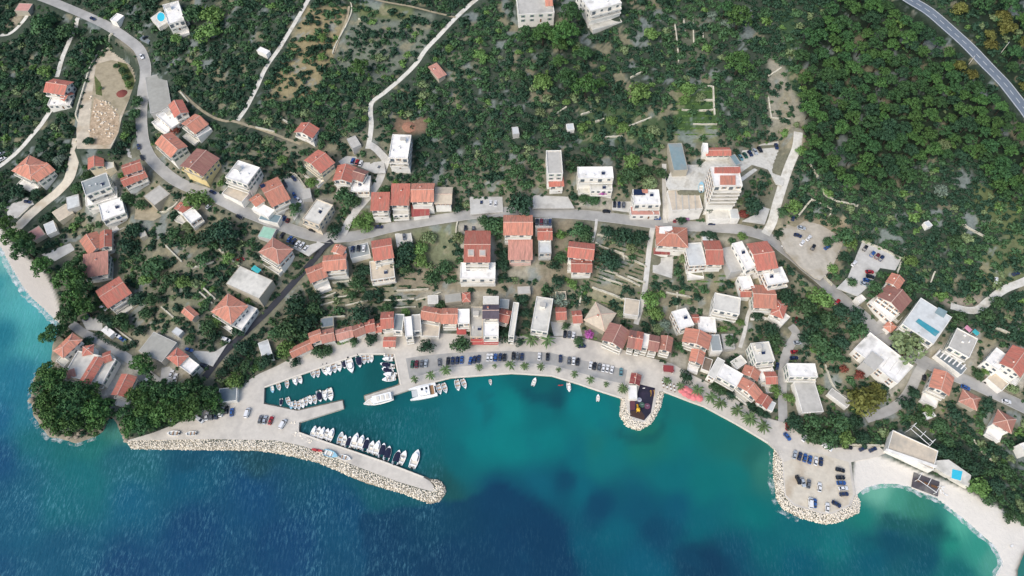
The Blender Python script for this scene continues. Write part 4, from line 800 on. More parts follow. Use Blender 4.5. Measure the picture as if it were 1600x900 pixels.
 ('red waterfront house beside dark trees', 'with grey back roof', [('gx', 'red', 'white', 6, '781 484 796 485 796 506 781 500', B1), ('slab', 'grey', 'grey', 5, '781 467 795 468 795 482 781 481', NW)]),
 ('slim pale house', 'between dark trees and the long white house', [('flat', 'pale', 'white', 7, '798 472 808 474 806 526 799 526', B2)]),
 ('long low orange cottage', 'first of the harbour row', [('gx', 'orange', 'white', 4, '452 545 484 531 487 544 457 559')]),
 ('orange cottage with white porch', 'second of the harbour row', [('gx', 'orange', 'white', 5.5, '483 521 500 514 503 530 486 536', B1)]),
 ('brown-red cottage', 'third of the harbour row', [('gx', 'rust', 'white', 5, '501 517 520 513 523 531 504 536')]),
 ('wide pinkish cottage', 'with lawn in front, fourth of the harbour row', [('gx', 'pink', 'white', 5, '525 516 549 510 551 525 527 532')]),
 ('tilted rust cottage', 'fifth of the harbour row', [('gx', 'rust', 'white', 5, '551 511 567 503 570 521 554 526')]),
 ('small red cottage', 'sixth of the harbour row beside a round tree', [('gx', 'red', 'white', 5, '571 501 584 499 586 516 572 520'), ('gx', 'red', 'white', 4, '587 506 595 505 596 518 588 519', NW)]),
 ('tall red harbour house', 'above the kiosk', [('gx', 'red', 'white', 7.5, '596 489 615 487 614 512 596 513', B1)]),
 ('grey flat harbour house', 'beside the tall red harbour house', [('flat', 'grey', 'white', 6, '616 491 630 492 630 517 616 517', B1)]),
 ('bright white harbour house', 'with front stair tower', [('flat', 'white', 'white', 7, '631 496 643 495 645 525 634 527', B2)]),
 ('pale grey harbour house', 'next to the round patio', [('flat', 'cement', 'white', 6, '644 493 659 491 656 517 645 518', B1)]),
 ('red-roofed harbour kiosk', 'standing free on the quay', [('gx', 'red', 'white', 3.4, '600 527 617 527 618 541 600 541', dict(nochim=1))], 'kiosk'),
 ('tiny red square roof', 'above the dark-gabled house', [('hip', 'red', 'stone', 4, '722 458 734 457 734 471 724 471', NW)], 'hut'),
 ('ruined stone house', 'roofless beside the tiny red square roof', [('slab', 'rough', 'stone', 3.5, '694 461 721 457 720 471 696 473', NW)], 'ruin'),
 ('grey stone ruin', 'behind the harbour row', [('slab', 'slate', 'stone', 3, '500 498 522 495 520 509 503 512', NW)], 'ruin'),
 ('isolated red house', 'among bushes above the tall gabled house', [('gx', 'red', 'white', 5.5, '462 203 472 192 497 201 486 218', B1)]),
 ('tumbledown hillside hut', 'of faded red tiles beside the gravel track', [('shed', 'pink', 'stone', 3, '670 107 682 101 697 116 685 122', NW)], 'hut'),
 ('white garden hut', 'beside the straight gravel track', [('slab', 'white', 'white', 2.5, '401 78 408 73 421 80 416 86', NW)], 'hut'),
 ('grey-roofed hilltop hall', 'cut by the top edge', [('flat', 'cement', 'white', 6, '805 -14 860 -16 866 20 811 24', dict(bare=1)), ('gx', 'orange', 'white', 7, '852 -8 860 -8 864 8 852 9', NW)], 'hall'),
 ('white hilltop villa', 'with balconies behind the tallest pines', [('flat', 'white', 'white', 8, '912 -16 962 -24 958 4 911 22', B2)], 'villa'),
 ('beach restaurant', 'with beige roof terrace and white balustrade', [('flat', 'beige', 'white', 4.2, '1383 706 1396 680 1463 698 1461 730', dict(bare=1, nowin=1, zmin=1.3)), ('pergola', 'frame_white', 'white', 6, '1418 676 1430 668 1464 679 1458 690', dict(nowin=1, gap=2.4))], 'restaurant'),
 ('tin hut in the scrub', 'white-roofed and tiny', [('slab', 'metal', 'white', 2.4, '1444 347 1452 345 1456 352 1449 356', NW)], 'hut'),
 ('playground hut', 'with red roof at the head of the rubber playground', [('gx', 'maroon', 'white', 4, '984 597 988 584 1001 586 999 602', dict(zmin=1.25)), ('slab', 'white', 'white', 2.5, '983 603 998 602 992 624 982 622', dict(zmin=1.25, nowin=1, bare=1))], 'hut'),
 ('blue car canopy', 'at the hotel parking yard', [('slab', 'bluegrey', 'grey', 2.6, '1143 243 1152 241 1154 256 1146 259', NW)], 'carport'),
 ('white end villa', 'cut by the eastern edge', [('flat', 'white', 'white', 6, '1596 694 1612 688 1618 706 1600 710', NW), ], 'villa'),
 ('white car shelter', 'below the black lane gardens', [('slab', 'metal', 'white', 3, '1098 366 1113 366 1113 379 1099 379', NW)], 'carport'),
 ('grey pavilion by the harbour pines', 'with gridded roof', [('slab', 'slate', 'white', 3, '343 608 371 604 369 626 341 629', NW)], 'pavilion'),
 ('white boathouse yard wall', 'under the trees above the quay', [('slab', 'metal', 'white', 2.6, '404 536 420 530 426 560 411 566', NW)], 'boathouse'),
 ('beige patio house', 'beside the stepped lane above the beige irregular roof', [('slab', 'beige', 'white', 3, '976 466 1001 469 996 494 975 490', NW)]),
 ('white front annex', 'seaward of the tall white house on the side lane', [('flat', 'white', 'white', 4, '1184 573 1208 569 1209 590 1186 597', B1)], 'annex'),
 ('grey tin lean-to', 'by the side lane behind the last red promenade house', [('slab', 'metal', 'white', 3, '1198 622 1212 630 1207 643 1194 637', NW)], 'shed'),
 ('white cube kiosk', 'on the main road at the upper car park entrance', [('flat', 'white', 'white', 3, '1336 466 1345 460 1353 468 1343 474', NW)], 'kiosk'),
 ('long grey woodshed', 'beside the track above the twin brown-roofed house', [('slab', 'cement', 'grey', 2.8, '540 218 553 213 566 225 553 231', NW)], 'shed'),
 ('small white field hut', 'among the terraces below the tall pines', [('slab', 'metal', 'white', 2.4, '885 194 896 193 897 202 886 203', NW)], 'hut'),
 ('pale field shelter', 'in the dense scrub above the slender grey-topped house', [('slab', 'metal', 'grey', 2.4, '800 199 810 198 811 209 801 210', NW)], 'hut'),
 ('brown tin roof', 'at the top left corner beside a pale path', [('slab', 'pinkish', 'stone', 2.6, '23 6 47 7 48 17 30 16', NW)], 'shed'),
 ('little grey stone store', 'in the gardens seaward of the grey-topped bungalow', [('slab', 'cement', 'stone', 2.5, '216 361 226 357 229 368 219 373', NW)], 'store'),
 ('grey step-roofed store', 'between the promenade houses and the cube house', [('slab', 'cement', 'grey', 3, '1128 522 1143 522 1150 545 1130 545', NW)], 'store'),
 ('white flat annex', 'behind the rust-roofed promenade house', [('flat', 'pale', 'white', 4, '1140 565 1158 556 1166 566 1152 578', NW)], 'annex'),
 ('concrete garden store', 'beside the house with solar panels', [('slab', 'cement', 'grey', 2.6, '470 296 484 294 487 308 474 312', NW)], 'store'),
 ('greenish glazed terrace roof', 'below the house with solar panels', [('slab', 'glass', 'white', 2.8, '404 331 434 338 440 348 410 342', NW)], 'terrace roof'),
 ('pale stone patio house', 'between cream-topped and grey harbour houses', [('slab', 'beige', 'white', 3, '658 505 687 506 686 526 657 525', NW)]),
 ('white outhouse', 'behind the orange house over a red cafe awning', [('slab', 'pale', 'white', 3.5, '668 462 684 461 685 474 669 475', NW)], 'outhouse'),
 ('grey outhouse with sloping roof', 'behind the long white flat house', [('slab', 'cement', 'stone', 3, '808 448 828 447 829 459 809 460', NW)], 'outhouse'),
 ('cream garden pavilion', 'on the path below the red house with offset lower wing', [('slab', 'beige', 'cream', 2.8, '868 456 884 455 885 468 869 469', NW)], 'pavilion'),
 ('white pool house', 'between the solitary orange house and the broken red roof ruin', [('slab', 'white', 'white', 2.8, '1442 645 1456 640 1462 650 1448 656', NW)], 'pool house'),
]
mat('awning_red', (180, 92, 86), var=.1); mat('awning_pink', (216, 150, 170)); mat('awning_teal', (70, 176, 178)); mat('roofing_maroon', (140, 64, 66)); mat('tiles_pale2', (200, 186, 164), var=.14, scale=.6); mat('tiles_slate2', (92, 84, 92), var=.2, scale=.6)
for H_ in HS:
    for V_ in H_[2]:
        if V_[4][0] != '0': block(nums(V_[4]), 0)
for H_ in HS:
    short, extra, vols = H_[:3]; cat = H_[3] if len(H_) > 3 else 'house'
    if short == 'pale glasshouse': vols = [('gx', 'pale2', 'white', 5, '680 291 707 295 704 316 680 320', dict(nochim=1, rise=1.2))]; cat = 'glasshouse'
    house(short, extra, vols, cat)
BY = {o['label']: o for o in bpy.data.objects if 'label' in o.keys()}
def add_part(start, name, mb, mats, at, rz=0.):
    r = next(o for l, o in BY.items() if l.startswith(start)); x, y, z = at
    return link(name, mb.mesh(name, mats), r, (x-r.location.x, y-r.location.y, z-r.location.z), rz)
def roof_patch(start, name, P, h, mats, lift=.1, th=.08):
    r = next(o for l, o in BY.items() if l.startswith(start)); z = r.location.z+h
    W = [at_z(u, v, z) for u, v in nums(P)]; mb = MB(); mb.prism([(x-r.location.x, y-r.location.y) for x, y in W], h+lift-th, h+lift, bottom=True)
    return link(name, mb.mesh(name, mats), r)
# roof details that single buildings out
roof_patch('tall white hotel', 'tiled_panel', '1116 263 1156 262 1157 271 1116 271', 15, ['tiles_red'], .75, .7)
roof_patch('tall white hotel', 'tiled_panel', '1125 275 1149 275 1149 289 1125 289', 15, ['tiles_orange'], .5, .45)
for P in ('731 391 741 391 741 402 731 402', '749 392 759 392 759 402 749 402'):
    roof_patch('grand red', 'skylight_frame', P, 10, ['mortar'], 1.15, 1.); 
for P in ('732.2 392.4 739.8 392.4 739.8 400.6 732.2 400.6', '750.2 393.4 757.8 393.4 757.8 400.6 750.2 400.6'): roof_patch('grand red', 'skylight', P, 10, ['roofing_cement'], 1.25, .3)
for P in ('406 291 413 288 418 296 411 299', '411 300 418 297 424 306 417 309', '419 300 426 297 432 305 426 309'): roof_patch('house with solar', 'solar_panel', P, 7, ['solar_glass'], .95, .06)
roof_patch('mosaic-roofed', 'solar_panel', '990 297 1006 297 1008 306 990 306', 6, ['solar_glass'], .7); roof_patch('mosaic-roofed', 'tile_patch', '1002 297 1012 297 1012 303 1004 303', 6, ['tiles_orange'], .75)
roof_patch('pale sheet-roofed', 'teal_sheet', '1430 503 1435 498 1468 519 1461 526', 7, ['roofing_teal'], .25); roof_patch('pale sheet-roofed', 'glazed_strip', '1466 480 1480 487 1474 497 1460 489', 7, ['roofing_bluegrey'], .25)
roof_patch('orange house with patched', 'white_patch', '1030 357 1049 356 1050 361 1038 368 1029 366', 6.5, ['roofing_white'], 1.6, .8)
for i in range(7): roof_patch('white villa with shade', 'awning_slat', ' '.join('%.1f %.1f' % p for p in [(1461+i*6.5, 555+i*3.6), (1468+i*6.5, 547.5+i*3.6), (1470+i*6.5, 548.6+i*3.6), (1463+i*6.5, 556+i*3.6)]), 3, ['roofing_white'], .3)
for i in range(4): roof_patch('wide ribbed beige', 'rib', '%d 297 %d 297 %d 328 %d 328' % (1054+i*10, 1056+i*10, 1058+i*10, 1056+i*10), 5, ['roofing_cement'], .25)
for i in range(4): roof_patch('sprawling white', 'roof_upstand', '%.1f %.1f %.1f %.1f %.1f %.1f %.1f %.1f' % (1378+i*11, 561+i*6-8, 1379.4+i*11, 561+i*6-8, 1368+i*11+1, 576+i*6-8, 1366.6+i*11+1, 576+i*6-8), 6, ['plaster_white'], .5, .45)
roof_patch('beach restaurant', 'balustrade', '1381 705 1384 701 1463 728 1461 732', 4.2, ['plaster_white'], .8, .7)
# awnings, pools, canopies, decks that stand beside the houses
def slab_thing(name, label, cat, P, z0, z1, mats, edge=None, group=None):
    z = z1; W = [at_z(u, v, z) for u, v in nums(P)]; cx = sum(p[0] for p in W)/len(W); cy = sum(p[1] for p in W)/len(W)
    mb = MB(); mb.prism([(x-cx, y-cy) for x, y in W], z0, z1, bottom=True); o = tag(link(name, mb.mesh(name, mats), None, (cx, cy, 0)), label, cat, group); block(nums(P), 1); return o
house('red striped waterfront awning', 'in front of the grey courtyard house', [('awning', 'awning_red', 'white', 3.2, '735 529 779 529 779 538 735 538')], 'awning')
house('short red cafe awning', 'below the orange waterfront house', [('awning', 'awning_red', 'white', 3.2, '713 512 729 512 728 522 714 522')], 'awning')
house('pink fabric canopy', 'behind the white villa with shade deck', [('canopy', 'awning_pink', 'white', 3, '1507 511 1511 509 1520 513 1516 520')], 'canopy')
house('teal fabric canopy', 'beside the pink one', [('canopy', 'awning_teal', 'white', 3, '1520 517 1524 514 1531 519 1527 526')], 'canopy')
house('green tarpaulin roof', 'by the yard above the grey hall', [('canopy', 'awning_teal', 'white', 2.6, '392 420 398 414 408 421 402 427')], 'canopy')
house('maroon kiosk awning', 'beside the cafe terrace', [('awning', 'roofing_maroon', 'white', 3, '1037 571 1053 571 1052 582 1036 579')], 'awning')
# ---------------------------------------------------------------- pools, beach bar, playground, cafe
def patch_at(P, z): return [at_z(u, v, z) for u, v in P]
def pool(label, P, z, deckP=None):
    W = patch_at(P, z+.1); cx = sum(p[0] for p in W)/len(W); cy = sum(p[1] for p in W)/len(W); r = thing('swimming_pool', label, 'pool', (cx, cy, z))
    def sc(k): return [((x-cx)*k, (y-cy)*k) for x, y in W]
    if deckP:
        D_ = patch_at(deckP, z); mb = MB(); mb.prism([(x-cx, y-cy) for x, y in D_], -3, 0); link('pool_deck', mb.mesh('pool_deck', ['roofing_pale']), r); block(deckP, 1)
    mb = MB(); mb.prism(sc(1.16), -.5, .12); link('coping', mb.mesh('coping', ['pebbles']), r)
    mb = MB(); mb.prism(sc(1.0), -.5, .16); link('water', mb.mesh('water', ['pool_water']), r)
circ = lambda cu, cv, ru_, rv_: [(cu+ru_*math.cos(a*math.pi/8), cv-rv_*math.sin(a*math.pi/8)) for a in range(16)]
hz = ground(251, 27)[2]
pool('round turquoise pool on the deck of the hilltop villa', circ(251.5, 26.5, 6, 7), hz+2, nums('235 28 250 17 265 33 248 43'))
pool('square turquoise pool beside the beach restaurant', T(16, '1152 232 1216 246 1204 304 1146 288'), 4.2, T(16, '1050 178 1130 172 1270 270 1255 345 1050 230'))
z_ = ground(228, 60)[2]; mb = MB(); 
W = patch_at(nums('218 60 226 46 241 54 232 67'), z_+.4); mb.prism(W, z_-2, z_+.4); struct(link('pavement', mb.mesh('pavement', ['roofing_slate']))); block(nums('218 60 226 46 241 54 232 67'), 1)
house('beach bar', 'under a white timber frame on the sand', [('pergola', 'frame_white', 'white', 3.2, '1433 750 1440 741 1471 755 1465 769', dict(zmin=.8, gap=5.2))], 'beach bar')
rootb = next(o for o in bpy.data.objects if o.get('label', '').startswith('beach bar'))
mb = MB(); mb.bx(-5.5, 5.5, -3.4, 3.4, -.6, .25); link('floor', mb.mesh('floor', ['roofing_dark']), rootb, (0, 0, 0), -.4)
for k_ in (-1, 0, 1):
    mb = MB(); mb.bx(-1.3, 1.3, -.5, .5, .95, 1.05); mb.bx(-.1, .1, -.1, .1, .25, .95); link('bar_table', mb.mesh('bar_table', ['door_wood']), rootb, (k_*3.2*math.cos(-.4), k_*3.2*math.sin(-.4), 0), -.4)
PG = T(11, '800 602 895 626 868 780 826 828 738 800 735 708 770 704'); mb = MB(); mb.prism(patch_at(PG, QZ), QZ-.2, QZ+.05); struct(link('playground_surface', mb.mesh('playground_surface', [mat('rubber', (44, 44, 58), var=.15, scale=.4, stain=((70, 60, 78), .3, .5))])))
for P, c_ in ((T(11, '738 705 768 705 770 760 738 765'), (96, 60, 70)), (T(11, '740 770 800 760 830 800 826 826 740 800'), (74, 58, 52))):
    mb = MB(); mb.prism(patch_at(P, QZ), QZ-.1, QZ+.06); struct(link('playground_surface', mb.mesh('playground_surface', [mat('rubber_%d' % c_[0], c_)])))
mat('play_yellow', (228, 180, 60)); mat('play_red', (112, 74, 92)); mat('play_green', (70, 98, 84)); mat('play_grey', (180, 182, 190))
def pt(t, x, y, h=0., lo=-99):
    (u, v), = T(t, '%f %f' % (x, y)); return (*ground(u, v, lo)[:2], ground(u, v, lo)[2]+h)
def play(name, label, cat, t, x, y): q = pt(t, x, y, 0, QZ); return thing(name, label, cat, (q[0], q[1], QZ+.05))
r = play('slide_tower', 'yellow slide tower on the dark rubber playground', 'slide', 11, 785, 770)
mb = MB(); [mb.bx(a-.06, a+.06, b_-.06, b_+.06, 0, 2.4) for a in (-.6, .6) for b_ in (-.6, .6)]; mb.bx(-.7, .7, -.7, .7, 1.3, 1.4); link('tower', mb.mesh('tower', ['play_yellow']), r)
mb = MB(); mb.face([(-.8, -.8, 2.4), (.8, -.8, 2.4), (0, 0, 3.1)]); mb.face([(.8, -.8, 2.4), (.8, .8, 2.4), (0, 0, 3.1)]); mb.face([(.8, .8, 2.4), (-.8, .8, 2.4), (0, 0, 3.1)]); mb.face([(-.8, .8, 2.4), (-.8, -.8, 2.4), (0, 0, 3.1)]); link('roof', mb.mesh('roof', ['play_yellow']), r)
mb = MB(); mb.face([(-.35, .7, 1.38), (.35, .7, 1.38), (.35, 3.4, .2), (-.35, 3.4, .2)]); [mb.face([(a, .7, 1.38), (a, 3.4, .2), (a, 3.4, .5), (a, .7, 1.7)]) for a in (-.35, .35)]; link('chute', mb.mesh('chute', ['play_yellow']), r)
r = play('climbing_frame', 'yellow climbing frame at the rock edge of the playground', 'climbing frame', 11, 875, 660)
for a in (-.8, .8): mb = MB(); mb.tube([(a, -1.3, 0), (a, -1, 1.9), (a, 1, 1.9), (a, 1.3, 0)], [.09]*4, 6); link('frame', mb.mesh('frame', ['play_yellow']), r)
mb = MB(); [mb.tube([(-.8, y, 1.9), (.8, y, 1.9)], [.06, .06], 5) for y in (-1, -.5, 0, .5, 1)]; link('rungs', mb.mesh('rungs', ['play_red']), r)
for lab, x, y, m1, m2, rr in (('pale grey merry-go-round in the playground centre', 795, 700, 'play_grey', 'play_red', 1.1), ('green round trampoline disc on the playground', 812, 732, 'play_green', 'play_grey', 1.3), ('mauve ring carousel beside the green disc', 845, 740, 'play_red', 'play_grey', 1.4)):
    r = play('carousel', lab, 'carousel', 11, x, y); c16 = [(rr*math.cos(a*math.pi/8), rr*math.sin(a*math.pi/8)) for a in range(16)]
    mb = MB(); mb.prism(c16, 0.05, .35); link('platform', mb.mesh('platform', [m1]), r); mb = MB(); mb.tube([(0, 0, .3), (0, 0, 1.0)], [.12, .08]); mb.tube([(-.7, 0, .9), (.7, 0, .9)], [.05, .05]); link('handrail', mb.mesh('handrail', [m2]), r)
r = play('spring_rocker', 'small white spring rocker near the playground hut', 'spring rocker', 11, 822, 630)
mb = MB(); mb.bx(-.5, .5, -.15, .15, .5, .85); mb.bx(.35, .55, -.12, .12, .8, 1.2); link('seat', mb.mesh('seat', ['frame_white']), r); mb = MB(); mb.tube([(0, 0, 0), (0, 0, .5)], [.18, .12]); link('spring', mb.mesh('spring', ['play_red']), r)
# red cafe parasols, cafe tables
def parasol():
    r = thing('parasol', 'x', 'parasol', (0, 0, 0)); mb = MB(); mb.tube([(0, 0, 0), (0, 0, 2.7)], [.05, .04], 6); mb.prism([(.35*math.cos(a), .35*math.sin(a)) for a in np.arange(8)*math.pi/4], 0, .1); link('pole', mb.mesh('pole', ['frame_white']), r)
    mb = MB(); c = [(1.75*math.cos(a), 1.75*math.sin(a)) for a in np.arange(8)*math.pi/4]
    for i in range(8):
        a, b_ = c[i], c[(i+1) % 8]; mb.face([(*a, 2.15), (*b_, 2.15), (0, 0, 2.75)]); mb.face([(*b_, 2.13), (*a, 2.13), (0, 0, 2.7)]); mb.face([(*a, 1.95), (*b_, 1.95), (*b_, 2.15), (*a, 2.15)])
    link('canopy', mb.mesh('canopy', [mat('parasol_red', (222, 128, 128), var=.12, rnd=.12)]), r); return r
proto = None
PAR = [(1055, 650), (1080, 642), (1075, 668), (1102, 656), (1100, 682), (1127, 670), (1128, 694), (1152, 682), (1165, 700)]
for i, (x, y) in enumerate(PAR):
    q = pt(11, x, y, 0, QZ); lab = ordn(i)+' red cafe parasol counted from the playground end of the terrace'
    if not proto: proto = parasol(); proto.location = (q[0], q[1], QZ); proto['label'] = lab; proto['group'] = 'red parasols on the quay edge'
    else: dup(proto, lab, (q[0], q[1], QZ), i*.7, 1., 'red parasols on the quay edge')
def table():
    r = thing('cafe_table', 'x', 'table', (0, 0, 0)); mb = MB(); mb.prism([(.5*math.cos(a), .5*math.sin(a)) for a in np.arange(10)*math.pi/5], .7, .76, bottom=True); link('tabletop', mb.mesh('tabletop', ['frame_white']), r); mb = MB(); mb.tube([(0, 0, 0), (0, 0, .7)], [.06, .06]); mb.prism([(.25*math.cos(a), .25*math.sin(a)) for a in np.arange(8)*math.pi/4], 0, .05); link('leg', mb.mesh('leg', ['rail_metal']), r); return r
def chair():
    r = thing('cafe_chair', 'x', 'chair', (0, 0, 0)); mb = MB(); mb.bx(-.24, .24, -.24, .24, .42, .47); link('seat', mb.mesh('seat', ['door_wood']), r); mb = MB(); mb.bx(-.24, .24, .2, .25, .47, .92); link('backrest', mb.mesh('backrest', ['door_wood']), r)
    for a in (-.2, .2):
        for b_ in (-.2, .2): mb = MB(); mb.bx(a-.03, a+.03, b_-.03, b_+.03, 0, .42); link('leg', mb.mesh('leg', ['rail_metal']), r)
    return r
tp = cp_ = None
TB = [(940, 592), (965, 600), (988, 608), (1012, 616), (945, 612), (968, 622), (992, 632), (1015, 640)]
for i, (x, y) in enumerate(TB):
    q = pt(11, x, y, 0, QZ); row = 'inland row' if i < 4 else 'water row'; lab = ordn(i % 4)+' white cafe table from the playground in the '+row
    if not tp: tp = table(); tp['label'] = lab; tp['group'] = 'cafe tables by the playground'; tp.location = (q[0], q[1], QZ)
    else: dup(tp, lab, (q[0], q[1], QZ), 0, 1., 'cafe tables by the playground')
    for k_, s_ in enumerate((-1, 1)):
        l2 = ('inland' if s_ > 0 else 'seaward')+' cafe chair at the '+ordn(i % 4)+' table of the '+row
        if not cp_: cp_ = chair(); cp_['label'] = l2; cp_['group'] = 'cafe chairs by the playground'; cp_.location = (q[0], q[1]+s_*.85, QZ); cp_.rotation_euler.z = 0 if s_ > 0 else math.pi
        else: dup(cp_, l2, (q[0], q[1]+s_*.85, QZ), 0 if s_ > 0 else math.pi, 1., 'cafe chairs by the playground')
def lounger():
    r = thing('sun_lounger', 'x', 'sun lounger', (0, 0, 0)); mb = MB(); mb.bx(-.35, .35, -.6, .6, .3, .38); link('seat', mb.mesh('seat', ['frame_white']), r); mb = MB(); mb.face([(-.35, .6, .38), (.35, .6, .38), (.35, 1.2, .75), (-.35, 1.2, .75)]); mb.face([(-.35, 1.2, .7), (.35, 1.2, .7), (.35, .6, .33), (-.35, .6, .33)]); link('backrest', mb.mesh('backrest', ['frame_white']), r)
    for a in (-.3, .3):
        for b_ in (-.5, .5): mb = MB(); mb.bx(a-.03, a+.03, b_-.03, b_+.03, 0, .3); link('leg', mb.mesh('leg', ['rail_metal']), r)
    return r
lp = None
for i, (x, y) in enumerate([(1078, 378), (1090, 360), (1102, 388), (1114, 396), (1095, 345), (1522, 712)]):
    q = pt(16, x, y); lab = ['white lounger seaward of the beach bar', 'white lounger hugging the corner of the beach bar', 'white lounger in the pair east of the beach bar', 'farther white lounger of the pair east of the beach bar', 'white lounger between beach bar and pool terrace', 'lone white lounger far along the pebble beach'][i]
    if not lp: lp = lounger(); lp['label'] = lab; lp['group'] = 'beach loungers'; lp.location = q
    else: dup(lp, lab, q, i*.4, 1., 'beach loungers')
# highway lamp posts
def lamp(label, ub, vb, ut, vt):
    x, y, z = ground(ub, vb); h = 6.
    for hh in np.arange(3, 16, .25):
        a, b_ = project(x, y, z+hh)
        if b_ <= vt: h = hh; break
    r = thing('street_lamp', label, 'street lamp', (x, y, z), 2.4); mb = MB(); mb.tube([(0, 0, -.3), (0, 0, h)], [.16, .1], 7); link('pole', mb.mesh('pole', ['pebbles']), r)
    mb = MB(); mb.tube([(0, 0, h), (0, 1.2, h+.25)], [.07, .06], 6); link('arm', mb.mesh('arm', ['rail_metal']), r); mb = MB(); mb.bx(-.18, .18, 1.0, 1.8, h+.18, h+.36); link('lamp_head', mb.mesh('lamp_head', ['rail_metal']), r)
lamp('slim pole standing on the seaward edge of the highway', 1514, 100, 1525, 87); lamp('tall pale pole among pines uphill of the highway', 1563, 84, 1577, 66)
# red soil mound and rubble on the bare earth lot
def mound(label, t, x, y, rad, h, m_):
    q = pt(t, x, y); o = tag(link('soil_mound', None), label, 'mound'); bpy.data.objects.remove(o)
    mb = MB(); n = 18; rings = [(1, 0), (.8, .35), (.5, .75), (.2, .98)]; P_ = []
    for k_, (rr, hh) in enumerate(rings): P_.append([(rad*rr*math.cos(2*math.pi*i/n)*(1+.12*random.random()), rad*rr*math.sin(2*math.pi*i/n)*(1+.12*random.random()), h*hh-.1) for i in range(n)])
    for a in range(3):
        for i in range(n): mb.face([P_[a][i], P_[a][(i+1) % n], P_[a+1][(i+1) % n], P_[a+1][i]])
    mb.face(P_[3]); tag(link('soil_mound', mb.mesh('soil_mound', [m_]), None, q), label, 'mound')
mound('dark red soil mound on the bare earth lot', 1, 762, 585, 3.2, 1.0, mat('red_soil', (128, 72, 64), var=.2, scale=1.2))
mound('brown soil heap in the dug-out plot above the apartment block', 2, 960, 790, 4, 1.2, mat('brown_soil', (160, 118, 96), var=.2, scale=.9))
# ---------------------------------------------------------------- stone: rock armour, loose rocks
def ico(seed, flat=.75):
    bm = bmesh.new(); bmesh.ops.create_icosphere(bm, subdivisions=1, radius=1); rr = random.Random(seed)
    for v_ in bm.verts: v_.co *= rr.uniform(.7, 1.2); v_.co.z *= flat
    V = np.array([v_.co[:] for v_ in bm.verts]); Fc = np.array([[v_.index for v_ in f.verts] for f in bm.faces]); bm.free(); return V, Fc
ICO = [ico(i) for i in range(8)]
def merge_np(items, protoV, protoF):
    V = []; Fs = []; b = 0
    for k_, (x, y, z, s, a) in items:
        v_ = protoV[k_]*s; c, s_ = math.cos(a), math.sin(a)
        V.append(np.stack([v_[:, 0]*c-v_[:, 1]*s_+x, v_[:, 0]*s_+v_[:, 1]*c+y, v_[:, 2]+z], 1)); Fs.append(protoF[k_]+b); b += len(v_)
    return np.concatenate(V), np.concatenate(Fs)
def np_mesh(name, V, Fc, mats):
    me = bpy.data.meshes.new(name); me.vertices.add(len(V)); me.vertices.foreach_set('co', V.astype(np.float32).ravel()); k_ = Fc.shape[1]
    me.loops.add(Fc.size); me.loops.foreach_set('vertex_index', Fc.ravel().astype(np.int32)); me.polygons.add(len(Fc)); me.polygons.foreach_set('loop_start', np.arange(0, Fc.size, k_, dtype=np.int32)); me.polygons.foreach_set('loop_total', np.full(len(Fc), k_, np.int32))
    me.update(calc_edges=True)
    for m_ in mats: me.materials.append(MATS[m_] if isinstance(m_, str) else m_)
    return me
def set_tone(me, t): 
    a = me.color_attributes.new('tone', 'FLOAT_COLOR', 'POINT'); c = np.ones((len(t), 4), np.float32); c[:, 0] = t; a.data.foreach_set('color', c.ravel())
m = bpy.data.materials.new('rock_armour'); MATS['rock_armour'] = m; t, N, L, p = nodes(m); p.inputs['Roughness'].default_value = .9
at = N.new('ShaderNodeAttribute'); at.attribute_name = 'tone'; cr = N.new('ShaderNodeValToRGB'); L.new(at.outputs['Fac'], cr.inputs[0]); e = cr.color_ramp.elements
e[0].color = (*lin((176, 162, 140)), 1); e[1].color = (*lin((238, 228, 208)), 1); e.new(.35).color = (*lin((216, 204, 184)), 1); L.new(cr.outputs[0], p.inputs['Base Color'])
for P, n_, smin in (('196 688 206 703 300 703 400 704 437 709 500 725 550 746 612 767 650 780 672 788 687 784 697 770 694 757 684 749 673 750 679 760 668 768 650 763 620 753 560 731 500 707 470 697 430 689 330 687 205 687', 5000, .26),
                    ('971 624 967 650 977 667 997 674 1017 665 1033 638 1039 613 1027 612 1019 642 1007 659 990 656 981 640 979 624', 1600, .26),
                    ('1209 702 1207 737 1212 782 1222 798 1250 810 1287 820 1308 818 1343 802 1346 782 1336 771 1330 788 1302 802 1284 801 1242 789 1227 776 1223 722 1221 704', 2500, .26),
                    ('452 658 468 660 468 678 490 690 484 693 458 680', 60, .4)):
    P = nums(P); W = np.array([at_z(u, v, .5) for u, v in P]); items = []; ton = []
    while len(items) < n_:
        x = random.uniform(W[:, 0].min(), W[:, 0].max()); y = random.uniform(W[:, 1].min(), W[:, 1].max())
        if not inpoly(np.array([x]), np.array([y]), [tuple(q) for q in W])[0]: continue
        s = smin*(.6+1.0*random.random()**2); z = max(hat(x, y), -.5); items.append((random.randrange(8), (x, y, z+.15*s, s, random.random()*6.3)))
        ton += [random.random() if z > .15 else random.random()*.3]*12
    V, Fc = merge_np(items, [i[0] for i in ICO], [i[1] for i in ICO]); me = np_mesh('rock_armour', V, Fc, ['rock_armour']); set_tone(me, np.array(ton)); struct(link('rock_armour', me), 'stuff')
ROCKM = []
for k_ in range(5):
    V, Fc = ICO[k_]; ROCKM.append(np_mesh('rock', V, Fc, ['rock']))
ROCKP = [np_mesh('rubble_stone', *ICO[k_], ['riprap']) for k_ in range(4)]
PEND = []                                   # things whose label is made from the nearest landmark: object, kind words, group
